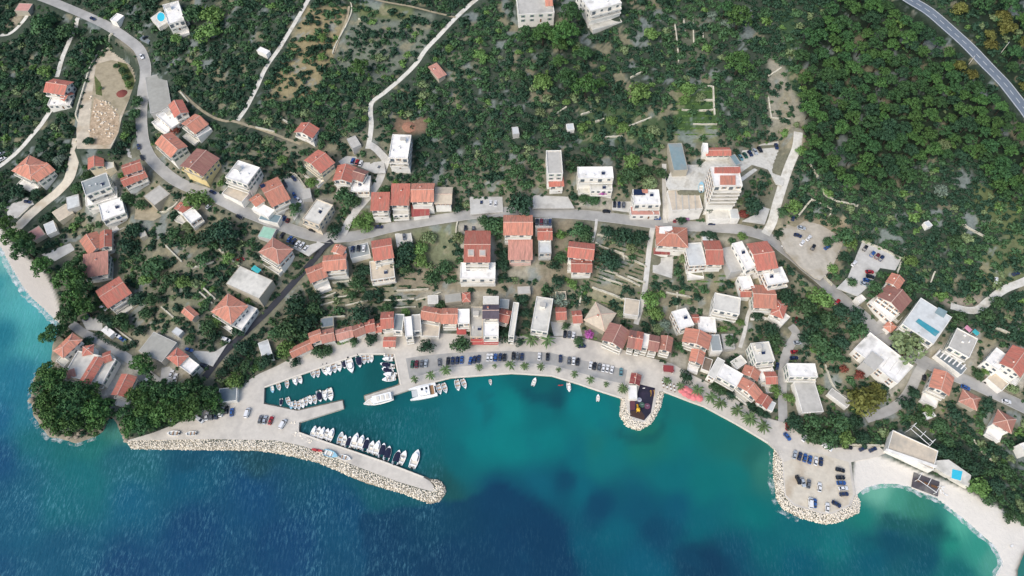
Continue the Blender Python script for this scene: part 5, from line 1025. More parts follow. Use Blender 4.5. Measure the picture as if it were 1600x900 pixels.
for t_, x, y in [(9, 290, 800), (9, 270, 820), (9, 330, 890), (9, 300, 770), (9, 545, 870), (9, 520, 890), (13, 360, 15), (13, 440, 20), (13, 480, 30), (13, 500, 10), (13, 430, 35), (9, 360, 470), (9, 345, 500), (9, 370, 500), (9, 290, 720), (9, 310, 740), (13, 780, 30), (13, 790, 50), (13, 310, 10), (9, 250, 810), (9, 215, 760), (9, 200, 700)]:
    q = pt(t_, x, y); o = link('shore_rock', random.choice(ROCKM), None, (q[0], q[1], max(q[2], -.3)+.2), random.random()*6); s = random.uniform(.7, 1.8); o.scale = (s, s, s*.9); PEND.append((o, 'grey shore rock', 'rock', 'rocks along the headland shore'))
for i in range(70):
    x = random.gauss(655, 45); y = random.uniform(600, 860)
    q = pt(1, x, y); o = link('rubble_stone', random.choice(ROCKM), None, (q[0], q[1], q[2]+.1), random.random()*6); s = random.uniform(.3, .8); o.scale = (s*1.3, s, s); o['label'] = 'loose pale rubble stone scattered on the bare earth lot'; o['category'] = 'stone'; o['group'] = 'rubble on the bare earth lot'
    o.data = random.choice(ROCKP)
# ---------------------------------------------------------------- garden and terrace walls
WALLS_ = [(10, '360 70 430 60 500 30'), (10, '400 110 520 80'), (10, '480 60 560 55 640 20'), (10, '560 112 700 80'), (10, '760 75 870 80 990 70'), (10, '780 130 1000 120'), (10, '1000 80 1160 30'), (10, '880 20 1080 10'), (10, '420 190 560 180'),
 (7, '600 660 720 710 840 770'), (7, '520 770 660 815'), (7, '570 840 690 880'), (7, '650 820 800 890'), (7, '720 830 830 870'), (7, '690 690 700 730'), (7, '530 570 620 580'), (7, '520 620 700 690'),
 (3, '1060 688 1255 690'), (3, '1150 628 1255 630'), (3, '1130 778 1280 780'), (3, '1255 545 1265 720'), (3, '280 710 340 670'), (3, '430 720 520 690'), (3, '520 765 580 745'), (3, '720 795 870 735'), (3, '580 860 690 855'), (3, '1180 545 1250 545'), (3, '1010 130 1030 260 1040 390'), (3, '1070 110 1085 240'), (3, '1130 110 1135 280'), (3, '1190 180 1195 260'), (3, '740 490 820 450'),
 (8, '330 240 350 310 420 360'), (8, '420 360 560 390'), (8, '190 450 270 350'), (8, '270 350 400 410 380 460'), (8, '260 130 310 210'), (8, '1040 800 1010 880'), (8, '1190 490 1350 580'), (8, '585 608 700 652 832 716'), (8, '830 740 805 810'), (8, '320 805 400 885'),
 (2, '640 120 740 150'), (2, '0 800 120 830'), (2, '150 740 210 775'), (2, '590 10 600 60 580 130 500 280 480 340'), (1, '560 440 600 360 650 320 710 215'), (1, '1130 580 1180 640'), (1, '475 890 490 760 505 620 560 440'), (12, '355 480 400 600 450 660 530 705'), (12, '1420 250 1530 300'),
 (5, '110 470 200 385'), (5, '1000 430 1080 400 1130 330'), (5, '1040 640 1140 740'), (5, '1200 780 1340 740'), (5, '1370 660 1500 770'), (5, '1450 490 1440 530 1500 600'), (9, '1010 120 1090 190'), (9, '1250 30 1330 100'), (9, '1275 5 1350 75'), (9, '720 252 840 342'), (11, '500 0 720 80'), (11, '440 0 420 110'), (11, '960 30 1120 60'), (11, '1030 30 1030 170'), (16, '480 82 720 88'), (16, '1280 50 1330 120 1400 180'),
 (6, '155 235 235 185 320 290'), (6, '870 480 1000 455 1120 425'), (6, '1260 490 1250 560 1265 640'), (6, '480 870 640 850'), (4, '0 480 80 430'), (4, '20 740 140 745'), (4, '0 600 20 740'), (15, '0 0 1 1')]
for t_, s in WALLS_[:-1]:
    W = spline([ground(u, v) for u, v in T(t_, s)], 1.5); mb = MB(); hh = random.uniform(.6, 1.1); wd = random.uniform(.3, .44); prev = None; c0 = W[len(W)//2]
    for i, q in enumerate(W):
        a = W[max(i-1, 0)]; b_ = W[min(i+1, len(W)-1)]; d = Vector((b_[0]-a[0], b_[1]-a[1])); d.normalize(); n = Vector((-d.y, d.x)); z = hat(q[0], q[1]); h1 = z+hh+random.uniform(-.15, .15)
        r = [(q[0]+n.x*wd*s_-c0[0], q[1]+n.y*wd*s_-c0[1], zz-c0[2]) for s_, zz in ((-1, z-.5), (-1, h1), (1, h1), (1, z-.5))]
        if prev: [mb.face([prev[k_], prev[(k_+1) % 4], r[(k_+1) % 4], r[k_]]) for k_ in range(3)]
        else: mb.face(r)
        prev = r
    mb.face(list(reversed(prev))); o = link('stone_wall', mb.mesh('stone_wall', ['stone_wall']), None, c0); PEND.append((o, 'pale stone garden wall', 'wall', 'dry-stone garden walls'))
    block(T(t_, s), 1.2) if len(nums(s)) < 3 else None

# crop rows in the kitchen gardens
def crops(t_, P, rows, slope, hgt, m_):
    P = T(t_, P); rs = np.random.default_rng(len(P)*rows); C = []; us = [p[0] for p in P]; vs_ = [p[1] for p in P]
    for k in range(rows):
        for u in np.arange(min(us), max(us), .55):
            v = min(vs_)-20+(max(vs_)-min(vs_)+30)*k/rows+(u-min(us))*slope
            if not inpoly(np.array([u]), np.array([v]), P)[0] or not is_free(u, v) or math.sin(u*.23+k*1.7) < -.55: continue
            for _ in range(4):
                x, y, z = ground(u+rs.uniform(-.4, .4), v+rs.uniform(-.5, .5)); C.append((x, y, z+rs.uniform(.05, hgt)))
    C = np.array(C); c0 = C.mean(0); nn = rs.normal(size=C.shape); nn[:, 2] = abs(nn[:, 2])+.5; nn /= np.linalg.norm(nn, axis=1, keepdims=True)
    CROPS.append((C-c0, nn, c0, m_, rs))
CROPS = []
crops(7, '520 600 620 620 850 690 835 890 470 880 500 760', 15, .32, .7, 'leaf_mid'); crops(7, '540 480 870 530 860 590 700 600 540 560', 4, .12, 1.4, 'leaf_dark'); crops(10, '360 0 1000 -40 1000 125 360 110', 9, -.03, .8, 'leaf_mid'); crops(3, '1020 540 1280 545 1280 880 1020 880', 12, .0, .6, 'leaf_light')
crops(9, '1190 60 1290 0 1370 90 1260 130', 8, -.7, .6, 'leaf_light'); crops(11, '470 30 700 85 690 140 470 110', 4, .28, .5, 'leaf_light'); crops(6, '870 790 1250 770 1500 870 1500 900 880 900', 5, .05, .7, 'leaf_mid'); crops(7, '1095 790 1410 790 1420 895 1100 895', 6, .02, .8, 'leaf_light')
# ---------------------------------------------------------------- plants
FREE0 = FREE.copy()
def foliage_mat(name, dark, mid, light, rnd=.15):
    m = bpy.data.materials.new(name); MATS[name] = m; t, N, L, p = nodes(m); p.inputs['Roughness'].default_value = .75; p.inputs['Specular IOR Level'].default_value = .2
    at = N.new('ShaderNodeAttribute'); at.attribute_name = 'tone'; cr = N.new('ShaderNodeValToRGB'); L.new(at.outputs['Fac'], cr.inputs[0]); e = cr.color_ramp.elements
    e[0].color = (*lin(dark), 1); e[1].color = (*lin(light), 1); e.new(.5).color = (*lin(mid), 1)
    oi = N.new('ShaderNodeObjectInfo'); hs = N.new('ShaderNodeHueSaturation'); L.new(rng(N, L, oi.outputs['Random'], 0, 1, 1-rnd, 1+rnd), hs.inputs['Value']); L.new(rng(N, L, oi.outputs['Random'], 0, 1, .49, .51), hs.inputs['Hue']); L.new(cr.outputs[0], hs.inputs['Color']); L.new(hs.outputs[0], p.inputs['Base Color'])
foliage_mat('pine_light', (36, 61, 44), (58, 92, 54), (88, 122, 66)); foliage_mat('pine_mid', (31, 55, 44), (48, 80, 54), (74, 108, 65)); foliage_mat('pine_dark', (27, 49, 42), (41, 68, 52), (62, 92, 64))
foliage_mat('leaf_light', (53, 83, 49), (81, 113, 61), (117, 147, 83)); foliage_mat('leaf_mid', (38, 64, 50), (55, 84, 59), (83, 113, 74)); foliage_mat('leaf_dark', (27, 49, 41), (40, 65, 51), (59, 87, 64)); foliage_mat('leaf_olive', (66, 85, 57), (96, 115, 79), (134, 149, 106)); foliage_mat('leaf_grey', (64, 83, 74), (91, 113, 100), (130, 145, 128))
foliage_mat('leaf_magenta', (110, 44, 96), (168, 76, 150), (200, 116, 186)); foliage_mat('leaf_red', (84, 46, 44), (122, 66, 58), (150, 90, 74)); foliage_mat('leaf_autumn', (58, 68, 38), (86, 92, 48), (118, 118, 64)); foliage_mat('palm_leaf', (40, 62, 42), (66, 90, 56), (100, 120, 76))
def leaves(C, Nn, S, rs):
    n = len(C); up = rs.normal(size=(n, 3)); T1 = np.cross(Nn, up); T1 /= np.linalg.norm(T1, axis=1, keepdims=True)+1e-9; T2 = np.cross(Nn, T1)
    a = T1*S[:, None]; b = T2*S[:, None]*.62; bend = Nn*S[:, None]*.25
    return np.stack([C-a-bend, C-b, C+a-bend, C+b], 1).reshape(-1, 3)
def crown_np(seed, clumps, per, size, spread, kind):
    rs = np.random.default_rng(seed); Cs = []; Ns = []; Ss = []; Ts = []
    for k in range(clumps):
        a = k*2.399+rs.uniform(-.5, .5); r = spread*math.sqrt((k+.3)/clumps)*rs.uniform(.85, 1.12)
        zt = (1.0-.85*r*r)*(1.1 if kind == 'pine' else .95)*(rs.uniform(.74, 1.12) if kind == 'pine' else rs.uniform(.8, 1.1)); cr_ = rs.uniform(.18, .31) if kind == 'pine' else rs.uniform(.3, .46)
        d = rs.normal(size=(per, 3)); d[:, 2] = np.abs(d[:, 2])*1.0-.25; d /= np.linalg.norm(d, axis=1, keepdims=True)
        rad = cr_*rs.uniform(.55, 1.1, size=(per, 1)); c = np.array([r*math.cos(a), r*math.sin(a), max(zt-cr_*.7, .1)])+d*rad*np.array([1, 1, .8])
        Cs.append(c); nn = d+rs.normal(size=(per, 3))*.45; Ns.append(nn/np.linalg.norm(nn, axis=1, keepdims=True)); Ss.append(rs.uniform(.7, 1.3, per)*size); Ts.append(np.clip(rs.uniform(.1, .85)+rs.normal(size=per)*.11, 0, 1))
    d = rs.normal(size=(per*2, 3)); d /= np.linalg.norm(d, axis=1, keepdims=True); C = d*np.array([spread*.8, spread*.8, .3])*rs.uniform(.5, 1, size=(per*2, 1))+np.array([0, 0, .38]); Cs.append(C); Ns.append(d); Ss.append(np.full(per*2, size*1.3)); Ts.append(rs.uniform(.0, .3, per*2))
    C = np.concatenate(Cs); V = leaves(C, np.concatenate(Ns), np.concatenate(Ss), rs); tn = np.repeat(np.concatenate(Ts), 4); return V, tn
def quadF(n): return np.arange(n).reshape(-1, 4)
def crown_mesh(seed, clumps, per, size, spread, kind, mname):
    V, tn = crown_np(seed, clumps, per, size, spread, kind); me = np_mesh('crown', V, quadF(len(V)), [mname]); set_tone(me, tn); return me
def trunk_mesh(seed, h, r):                  # unit crown radius sits on top of this
    rr = random.Random(seed); mb = MB(); j = [(rr.uniform(-.06, .06), rr.uniform(-.06, .06)) for _ in range(4)]
    mb.tube([(0, 0, -.15), (j[0][0], j[0][1], h*.4), (j[1][0], j[1][1], h)], [r*1.3, r, r*.6], 7)
    for k in range(4):
        a = k*1.6+rr.random(); mb.tube([(j[0][0], j[0][1], h*(.55+.1*k)), (.3*math.cos(a), .3*math.sin(a), h+.15), (.6*math.cos(a), .6*math.sin(a), h+.35)], [r*.55, r*.4, r*.2], 5)
    return mb.mesh('trunk', ['bark'])
PROTO = {}
def proto_tree(key, cm, tm): PROTO[key] = (cm, tm)
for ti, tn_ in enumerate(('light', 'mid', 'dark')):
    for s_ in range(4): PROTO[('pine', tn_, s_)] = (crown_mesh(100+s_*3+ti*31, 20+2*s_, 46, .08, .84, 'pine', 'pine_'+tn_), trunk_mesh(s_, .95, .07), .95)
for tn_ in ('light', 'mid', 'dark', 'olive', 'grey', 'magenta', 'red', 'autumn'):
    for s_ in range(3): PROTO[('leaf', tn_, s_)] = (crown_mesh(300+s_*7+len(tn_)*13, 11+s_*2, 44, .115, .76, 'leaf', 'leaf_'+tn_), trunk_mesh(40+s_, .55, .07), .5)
def palm_meshes(seed):
    rr = random.Random(seed); V = []; tn = []
    for k in range(18):
        a = k*2.399+rr.uniform(-.2, .2); el = rr.uniform(-.1, .9); Lf = rr.uniform(.85, 1.1); prev = None
        for q in range(6):
            s = q/5; rr_ = Lf*s*(1-.1*s); z = math.sin(el)*Lf*s*.8-.55*s*s; wv = .085*math.sin(math.pi*(.12+.85*s))+.01
            cx, cy = rr_*math.cos(a), rr_*math.sin(a); nx, ny = -math.sin(a)*wv, math.cos(a)*wv
            row = [(cx+nx, cy+ny, z-wv*.5), (cx, cy, z), (cx-nx, cy-ny, z-wv*.5)]
            if prev:
                t_ = rr.uniform(.2, .9)
                for i in (0, 1): V += [prev[i], prev[i+1], row[i+1], row[i]]; tn += [t_]*4
            prev = row
    V = np.array(V); me = np_mesh('crown', V, quadF(len(V)), ['palm_leaf']); set_tone(me, np.array(tn))
    mb = MB(); mb.tube([(0, 0, -2.2), (.03, .02, -1.2), (0, 0, .03)], [.13, .1, .09], 8); return me, mb.mesh('trunk', ['bark'])
PALM = [palm_meshes(i) for i in range(3)]
for C_, nn_, c0_, m_, rs_ in CROPS:
    V_ = leaves(C_, nn_, rs_.uniform(.2, .36, len(C_)), rs_); me_ = np_mesh('crop_rows', V_, quadF(len(V_)), [m_]); set_tone(me_, np.repeat(rs_.uniform(.15, .8, len(C_)), 4)); struct(link('crop_rows', me_, None, tuple(c0_)), 'stuff')
TREES = []                                   # u, v, radius px, kind, tone
def m_per_px(x, y, z): return (y*CP-(z-CAMH)*SP)/F
def at_h(u, v, h):
    z = 5.
    for _ in range(30): x, y = at_z(u, v, z+h); z = .4*z+.6*max(hat(x, y), .2)
    return x, y, z
KIND = {'light': 'pale green', 'mid': 'mid-green', 'dark': 'dark green', 'olive': 'olive-toned', 'grey': 'grey-green', 'magenta': 'magenta', 'red': 'dark red', 'autumn': 'yellowing'}
def plant(u, v, rpx, kind, tone, seed):
    mp_ = m_per_px(*at_h(u, v, 3.)); R = rpx*mp_
    cm, tm, ct = PROTO[(kind, tone, seed % (4 if kind == 'pine' else 3))]
    hgt = ct*R*(1.15 if kind == 'pine' else 1.0); x, y, z = at_h(u, v, hgt+R*.6)
    bu, bv = project(x, y, z); bi, bj = int((bu-RX0)/RS), int((bv-RY0)/RS)
    if seed >= 900 and 0 <= bi < len(ru) and 0 <= bj < len(rv) and not FREE0[bj, bi]: return            # no trunk on a road
    big = R > 2.3
    nm = 'pine_tree' if kind == 'pine' else ('broadleaf_tree' if big else ('flowering_bush' if tone == 'magenta' else 'bush'))
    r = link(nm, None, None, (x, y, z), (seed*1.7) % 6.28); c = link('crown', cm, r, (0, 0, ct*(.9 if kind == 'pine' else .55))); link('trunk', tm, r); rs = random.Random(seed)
    r.scale = (R, R*rs.uniform(.88, 1.1), R*rs.uniform(.9, 1.15))
    w_ = 'pine tree' if kind == 'pine' else ('broadleaf tree' if big else 'bush')
    grp = {'pine tree': 'umbrella pines of the slopes and shore', 'broadleaf tree': 'broadleaf trees in gardens and slopes', 'bush': 'rounded bushes in gardens'}[w_]
    sz = ('large ' if R > 4.6 else 'slender ' if R < 3.1 else '') if kind == 'pine' else ('large ' if R > 3.8 else 'small ' if R < 1.7 else '')
    PEND.append((r, sz+KIND[tone]+' '+w_, w_.split()[-1], grp)); block([(u+rpx*.8*math.cos(a), v+rpx*.8*math.sin(a)) for a in np.arange(8)*math.pi/4])
HAND = '''9P 450 60 90;9P 420 150 80;9P 500 110 80;5P 440 750 90;5P 420 830 100;5P 500 865 80;5P 240 740 75;5P 130 645 85;5P 60 560 75;5P 150 575 60;5P 20 480 60;9P 330 260 72;9P 270 300 45;9P 385 250 42;9P 270 520 80;9P 240 610 80;9P 330 560 90;9P 385 640 90;9P 290 700 80;9P 480 650 90;9P 565 640 70;9P 400 745 100;9P 330 805 90;9P 245 720 60;9P 440 840 80;9P 520 800 70;9P 590 745 90;9P 645 780 60;9P 575 850 70;9P 350 860 60;9P 860 450 80;9P 905 500 60;9P 835 660 72;9P 920 620 80;9P 900 720 90;9P 1010 640 92;9P 990 745 100;9P 1100 650 92;9P 1090 765 92;9P 1190 620 80;9P 1185 735 100;9P 1280 665 80;9P 1325 705 60;9P 785 780 80;9P 800 850 78;9P 875 830 80;9P 950 825 60;9P 1235 590 50;
3P 370 50 90;3P 200 170 80;3P 335 170 95;3P 90 180 70;3P 300 270 55;3P 300 360 50;3P 345 470 85;3P 470 500 90;3P 550 510 50;3P 460 310 60;3L 190 490 70;3L 870 190 60;3L 800 550 85;3P 1430 350 95;3P 1440 60 85;3P 1345 30 60;2P 640 390 75;2L 410 340 36;2L 410 220 34;3L 1110 540 55;3L 1085 610 36;3O 1185 595 36;3O 180 690 38;3L 340 630 34;3O 890 800 45;3L 700 785 40;3L 620 740 44;3L 440 790 40;3G 1255 80 36;3G 1340 130 36;
5L 1210 325 88;5M 870 365 42;5M 1080 550 62;5O 1160 510 42;5D 1380 520 90;5D 1300 560 70;5M 1180 590 60;5M 950 740 80;5L 900 830 60;5M 1050 830 70;5D 820 530 70;5D 770 620 70;5M 1260 700 60;5D 1420 620 60;5L 1130 850 50;5M 780 320 45;5M 470 260 45;5M 540 190 40;5D 90 280 60;1M 760 430 28;1M 782 472 26;1L 795 515 24;1M 720 402 20;1L 622 545 18;1M 560 870 22;5D 220 300 40;
6D 485 525 55;6M 545 310 70;6M 600 340 60;6L 340 230 45;6L 160 90 40;6M 1490 490 75;6M 1430 470 50;6M 810 280 44;6L 640 480 50;6L 690 500 50;6L 700 450 40;6D 930 650 75;6D 900 720 60;6M 1170 760 62;6O 1080 570 50;6L 1020 640 60;6L 1030 720 55;6M 1100 830 60;6D 1260 390 40;6M 240 390 46;6D 660 780 60;6M 630 860 60;6D 1560 680 60;6D 1540 740 50;6M 870 440 36;
7D 50 345 92;7M 40 150 60;7D 440 100 62;7L 750 90 62;7M 740 170 72;7O 865 230 62;7M 930 170 46;7M 830 150 60;7D 1245 375 50;7D 1515 370 78;7M 510 335 46;7L 1440 565 36;7M 430 520 62;7M 460 560 50;7D 600 540 55;7D 700 560 72;7D 800 570 62;7D 590 690 75;7D 640 730 60;7M 310 695 48;7D 270 750 42;7D 1200 558 26;7D 1250 562 38;7D 290 850 50;7L 380 870 40;7O 1075 710 34;7V 570 295 34;7V 1090 445 32;7R 1450 430 34;7O 1420 345 32;7D 1060 460 40;7M 450 330 40;7O 750 640 44;7M 1380 600 30;
8D 75 555 38;8L 175 380 62;8M 490 560 72;8L 530 605 50;8L 410 770 42;8M 530 857 40;8D 490 700 46;8M 420 470 50;8M 100 410 42;8L 215 30 40;8M 680 880 50;8L 910 720 46;8M 380 600 40;
12B 910 315 122;12A 620 690 100;12A 700 640 65;12D 560 160 72;12M 585 250 64;12D 470 130 60;12M 250 110 84;12L 350 50 80;12M 380 190 72;12D 300 200 82;12M 330 310 80;12O 400 200 50;12M 410 400 82;12D 250 300 60;12D 460 330 62;12M 50 310 72;12D 20 250 60;12D 130 40 70;12D 1390 715 58;12L 1010 760 46;12D 180 830 64;12M 300 830 72;12M 450 830 82;12D 560 830 60;12O 1540 620 50;12M 1320 530 42;12L 1370 510 36;12R 480 500 32;12R 580 535 36;12D 920 650 50;12D 880 720 60;12M 960 820 60;12M 1100 850 60;12D 1180 780 60;12L 50 630 44;12L 330 630 34;12M 1210 170 60;12M 1380 160 60;12M 1450 80 50;12D 730 620 50;12L 140 680 36;
16M 300 20 62;16M 400 35 72;16L 500 30 60;16D 600 30 60;16D 1090 110 52;16L 1340 340 72;16M 1390 410 52;16M 1520 520 46;16M 1590 540 42;16D 1230 150 62;16D 1300 220 60;16D 1150 130 50;16D 1450 330 55;16M 1500 240 60;16M 1130 50 50;
11L 870 60 62;11L 900 150 62;11O 915 250 42;11D 60 60 52;11D 80 150 42;11M 1370 320 50;11D 1380 455 46;11D 1090 545 46;11M 1050 360 40;11M 420 325 38;11D 50 330 30;11V 483 285 32;11G 960 220 44;11G 300 60 54;11M 1270 615 36;11M 1310 640 34;11D 1370 665 34;11D 1500 740 36;11D 1550 770 36;11D 1590 790 30;11M 340 230 30;11O 680 150 34;11M 1350 190 44;11L 1430 210 30;11D 1540 160 46;11D 1130 130 26;11D 10 200 40;11D 90 220 34;
10D 1065 355 52;10M 1275 342 66;10D 720 315 42;10D 1555 280 56;10M 380 385 46;10M 440 385 40;10D 240 460 36;10D 240 100 84;10M 200 240 92;10D 300 200 82;10M 130 270 62;10M 350 120 62;10D 640 150 84;10M 290 290 52;10L 180 370 62;10L 930 150 42;10D 60 450 52;10M 1150 100 40;10D 370 50 50;10M 820 110 40;10D 700 40 50;10M 600 40 40;10M 610 325 34;
9L 1450 570 66;9M 1340 740 56;9D 1440 450 60;9D 1500 360 60;9M 1530 480 50;9D 1480 250 50;9M 1290 230 60;9D 1330 290 50;9L 1350 200 40;9M 1180 310 40;9M 940 60 60;9D 850 60 60;9M 740 190 60;9D 680 210 50;9D 630 180 40;9M 900 150 50;9D 860 260 46;9D 540 330 40;9D 1380 520 40;9M 780 230 46;9D 1210 545 36;9R 0 0 0;
1R 1085 800 34;1M 850 620 44;1M 830 700 44;1M 800 780 50;1L 770 830 40;1L 1280 170 80;1L 1310 60 80;1M 1200 60 80;1L 270 430 50;1D 540 870 36;1M 400 170 70;1M 250 120 80;1D 300 200 70;1L 1090 220 40;2O 70 870 44;2L 680 730 26;2M 1110 600 50;2L 1400 330 50;2L 1210 290 32;2M 420 840 50'''
sd_ = 0
for s in HAND.replace('\n', '').split(';'):
    h_, x, y, rr = s.split(); k_ = h_[-1]; t_ = int(h_[:-1]); rr = float(rr)
    if rr < 5: continue
    (u, v), = T(t_, x+' '+y); sd_ += 1
    if k_ == 'P': kd, tn_ = 'pine', ('mid', 'light', 'mid', 'light')[sd_ % 4] if t_ in (9, 5) else ('light', 'mid', 'light')[sd_ % 3]
    else: kd, tn_ = 'leaf', dict(L='light', M='mid', D='dark', O='olive', G='grey', V='magenta', R='red', A='autumn', B='olive')[k_]
    plant(u, v, rr/4, kd, tn_, sd_)
for i, (t_, x, y, rr) in enumerate([(10, 990, 570, 26), (10, 1090, 545, 34), (10, 1185, 510, 40), (10, 1395, 492, 26), (10, 1492, 486, 18), (10, 1590, 480, 36), (11, 80, 487, 30), (11, 180, 490, 28), (11, 290, 510, 20), (11, 390, 538, 26), (11, 490, 572, 30), (11, 590, 600, 22), (11, 695, 628, 36), (11, 120, 318, 52), (11, 222, 326, 48), (11, 970, 578, 30), (11, 1052, 612, 30), (11, 1160, 635, 42), (11, 1243, 682, 42), (11, 1302, 720, 46), (11, 1410, 765, 46), (11, 1488, 815, 52), (11, 1572, 865, 48), (9, 345, 20, 0)]):
    if not rr: continue
    (u, v), = T(t_, '%d %d' % (x, y)); x0, y0, z0 = at_h(u, v, 3.6); R = rr/4*m_per_px(x0, y0, 4)*1.15; zg = max(z0, QZ if is_free(u, v) is False else z0); cm, tm = PALM[i % 3]
    r = link('palm_tree', None, None, (x0, y0, zg), i*1.3); hp = min(2.2*R, 5.); x0, y0, z0 = at_h(u, v, hp); r.location = (x0, y0, max(z0, QZ)); link('crown', cm, r, (0, 0, hp/R)); link('trunk', tm, r, (0, 0, hp/R)); r.scale = (R, R, R)
    PEND.append((r, 'palm tree with arching fronds', 'palm', 'palms along the waterfront'))
# clipped hedges
def hedge(label, t_, s, wd, hh, tone):
    W = spline([ground(u, v) for u, v in T(t_, s)], .5); rs = np.random.default_rng(len(s)); c0 = W[len(W)//2]; C = []
    for q in W:
        for _ in range(16): C.append((q[0]-c0[0]+rs.uniform(-wd, wd), q[1]-c0[1]+rs.uniform(-wd, wd), hat(q[0], q[1])-c0[2]+rs.uniform(.1, hh)))
    C = np.array(C); nn = rs.normal(size=C.shape); nn[:, 2] = abs(nn[:, 2])+.4; nn /= np.linalg.norm(nn, axis=1, keepdims=True); V = leaves(C, nn, rs.uniform(.22, .4, len(C)), rs); me = np_mesh('hedge', V, quadF(len(V)), ['leaf_'+tone]); set_tone(me, np.repeat(rs.uniform(.1, .7, len(C)), 4))
    tag(link('hedge', me, None, c0), label, 'hedge'); block(T(t_, s), 2)
hedge('long dark hedge between the white cabin and the lane', 9, '600 290 660 330 720 360 775 385', 1.0, 1.6, 'dark'); hedge('dark clipped hedge in front of the shade deck', 12, '1070 458 1130 488 1190 518', .8, 1.3, 'dark')
hedge('hedge row along the promenade behind the palms', 11, '1245 595 1300 640 1390 690', .9, 1.6, 'mid'); hedge('hedge row under the last red promenade house', 11, '1465 725 1530 765 1600 805', .9, 1.6, 'dark'); hedge('green hedge on the lawn edge of the harbour cottages', 10, '520 350 570 335 620 322', .9, 1.2, 'light')
hedge('bright hedge beside the narrow tall red house', 6, '575 535 620 480 690 430', 1.3, 1.8, 'light'); hedge('hedge line along the black lane', 6, '190 820 240 840 300 790', .9, 1.2, 'mid')
# pines of the eastern wood and a scatter of bushes: darts in the photograph's plane, each set down on the slope
def darts(n, poly, rmin, rmax, gap, dens=False, free=True, seed=1, fixed=None, box=None):
    rs = random.Random(seed); out = list(fixed or []); cell = {}; cs = 14
    for q in out: cell.setdefault((int(q[0]//cs), int(q[1]//cs)), []).append(q)
    us = [p[0] for p in poly]; vs_ = [p[1] for p in poly]; new = []
    bbu = np.array([rs.uniform(min(us), max(us)) for _ in range(n)]); bbv = np.array([rs.uniform(min(vs_), max(vs_)) for _ in range(n)]); ok = inpoly(bbu, bbv, poly)
    for u, v, o_ in zip(bbu, bbv, ok):
        if not o_ or (free and not is_free(u, v)): continue
        r = rmin+(rmax-rmin)*rs.random()**1.6
        if free and r > 4 and not (is_free(u+r*.6, v) and is_free(u-r*.6, v) and is_free(u, v-r*.6) and is_free(u, v+r*.7)): continue
        if dens and rs.random() > DENS[int((v-RY0)/RS), int((u-RX0)/RS)]: continue
        cx, cy = int(u//cs), int(v//cs); bad = False
        for a in (-2, -1, 0, 1, 2):
            for b_ in (-2, -1, 0, 1, 2):
                for q in cell.get((cx+a, cy+b_), ()):
                    if (q[0]-u)**2+((q[1]-v)*1.1)**2 < (gap*(q[2]+r))**2: bad = True; break
                if bad: break
            if bad: break
        if bad: continue
        if dens:
            gx_, gy_, _g = ground(u, v)
            if bare(gx_, gy_) > 1.05 and rs.random() < .88: continue
        q = (u, v, r); new.append(q); cell.setdefault((cx, cy), []).append(q)
    return new
pines = []
for i, P in enumerate(PZ): pines += darts(9000, P, 11, 17, .68, seed=5+i)
pines = pines[:215]
for i, (u, v, r) in enumerate(pines):
    a = random.Random(i*3+1).random(); tn_ = 'light' if a < .38 else 'mid' if a < .8 else 'dark'
    if i >= len(pines)-0: break
    if v < 140 and u > 1500 and a < .3: plant(u, v, r, 'leaf', 'autumn', 900+i)
    else: plant(u, v, r, 'pine', tn_, 900+i)
ALLP = nums('-80 -60 1690 -60 1690 830 1560 800 1400 700 1240 690 1200 660 1080 590 900 520 560 530 300 660 180 690 40 660 60 520 -80 440')
mid = darts(40000, ALLP, 6.2, 11.5, .62, dens=True, seed=21)
mid.sort(key=lambda q: -q[2]); cnt = sum(1 for p_ in PEND if p_[2] in ('tree', 'bush') and 'pine' not in p_[1])
take = [q for q in mid if not (q[0] > 1690 or q[0] < -10 or q[1] < -10)][:max(0, 296-cnt)]
ts = set(take)
for i, (u, v, r) in enumerate(take):
    a = random.Random(i*7+2).random(); plant(u, v, r, 'leaf', 'light' if a < .10 else 'mid' if a < .45 else 'dark' if a < .87 else 'olive' if a < .93 else 'grey', 2000+i)
rest = [q for q in mid if q not in ts]
small = darts(90000, ALLP, 2.6, 7.0, .56, dens=True, seed=33, fixed=rest+[(q[0], q[1], q[2]*.8) for q in take])
SCR = rest+small
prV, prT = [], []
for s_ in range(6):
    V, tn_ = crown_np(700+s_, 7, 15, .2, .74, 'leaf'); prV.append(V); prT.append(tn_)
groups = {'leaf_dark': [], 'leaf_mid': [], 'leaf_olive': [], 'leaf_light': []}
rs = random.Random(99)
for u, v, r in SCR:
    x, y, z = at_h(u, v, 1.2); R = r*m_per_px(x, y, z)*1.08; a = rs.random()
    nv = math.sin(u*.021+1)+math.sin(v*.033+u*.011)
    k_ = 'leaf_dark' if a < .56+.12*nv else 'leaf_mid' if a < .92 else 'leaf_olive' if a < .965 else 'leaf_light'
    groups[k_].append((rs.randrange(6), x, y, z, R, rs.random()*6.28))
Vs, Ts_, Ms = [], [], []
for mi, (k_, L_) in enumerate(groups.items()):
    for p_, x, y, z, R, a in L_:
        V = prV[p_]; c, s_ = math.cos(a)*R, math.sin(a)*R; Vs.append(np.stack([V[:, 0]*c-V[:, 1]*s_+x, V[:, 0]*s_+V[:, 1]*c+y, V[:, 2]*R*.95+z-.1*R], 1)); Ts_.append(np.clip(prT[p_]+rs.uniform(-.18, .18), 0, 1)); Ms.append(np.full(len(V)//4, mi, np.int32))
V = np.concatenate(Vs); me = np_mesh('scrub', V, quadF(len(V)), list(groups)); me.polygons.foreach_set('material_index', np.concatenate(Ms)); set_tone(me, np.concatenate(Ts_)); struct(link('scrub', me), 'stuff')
print('SCRUB', len(SCR), 'pines', len(pines), 'mid', len(take), 'hand', cnt)
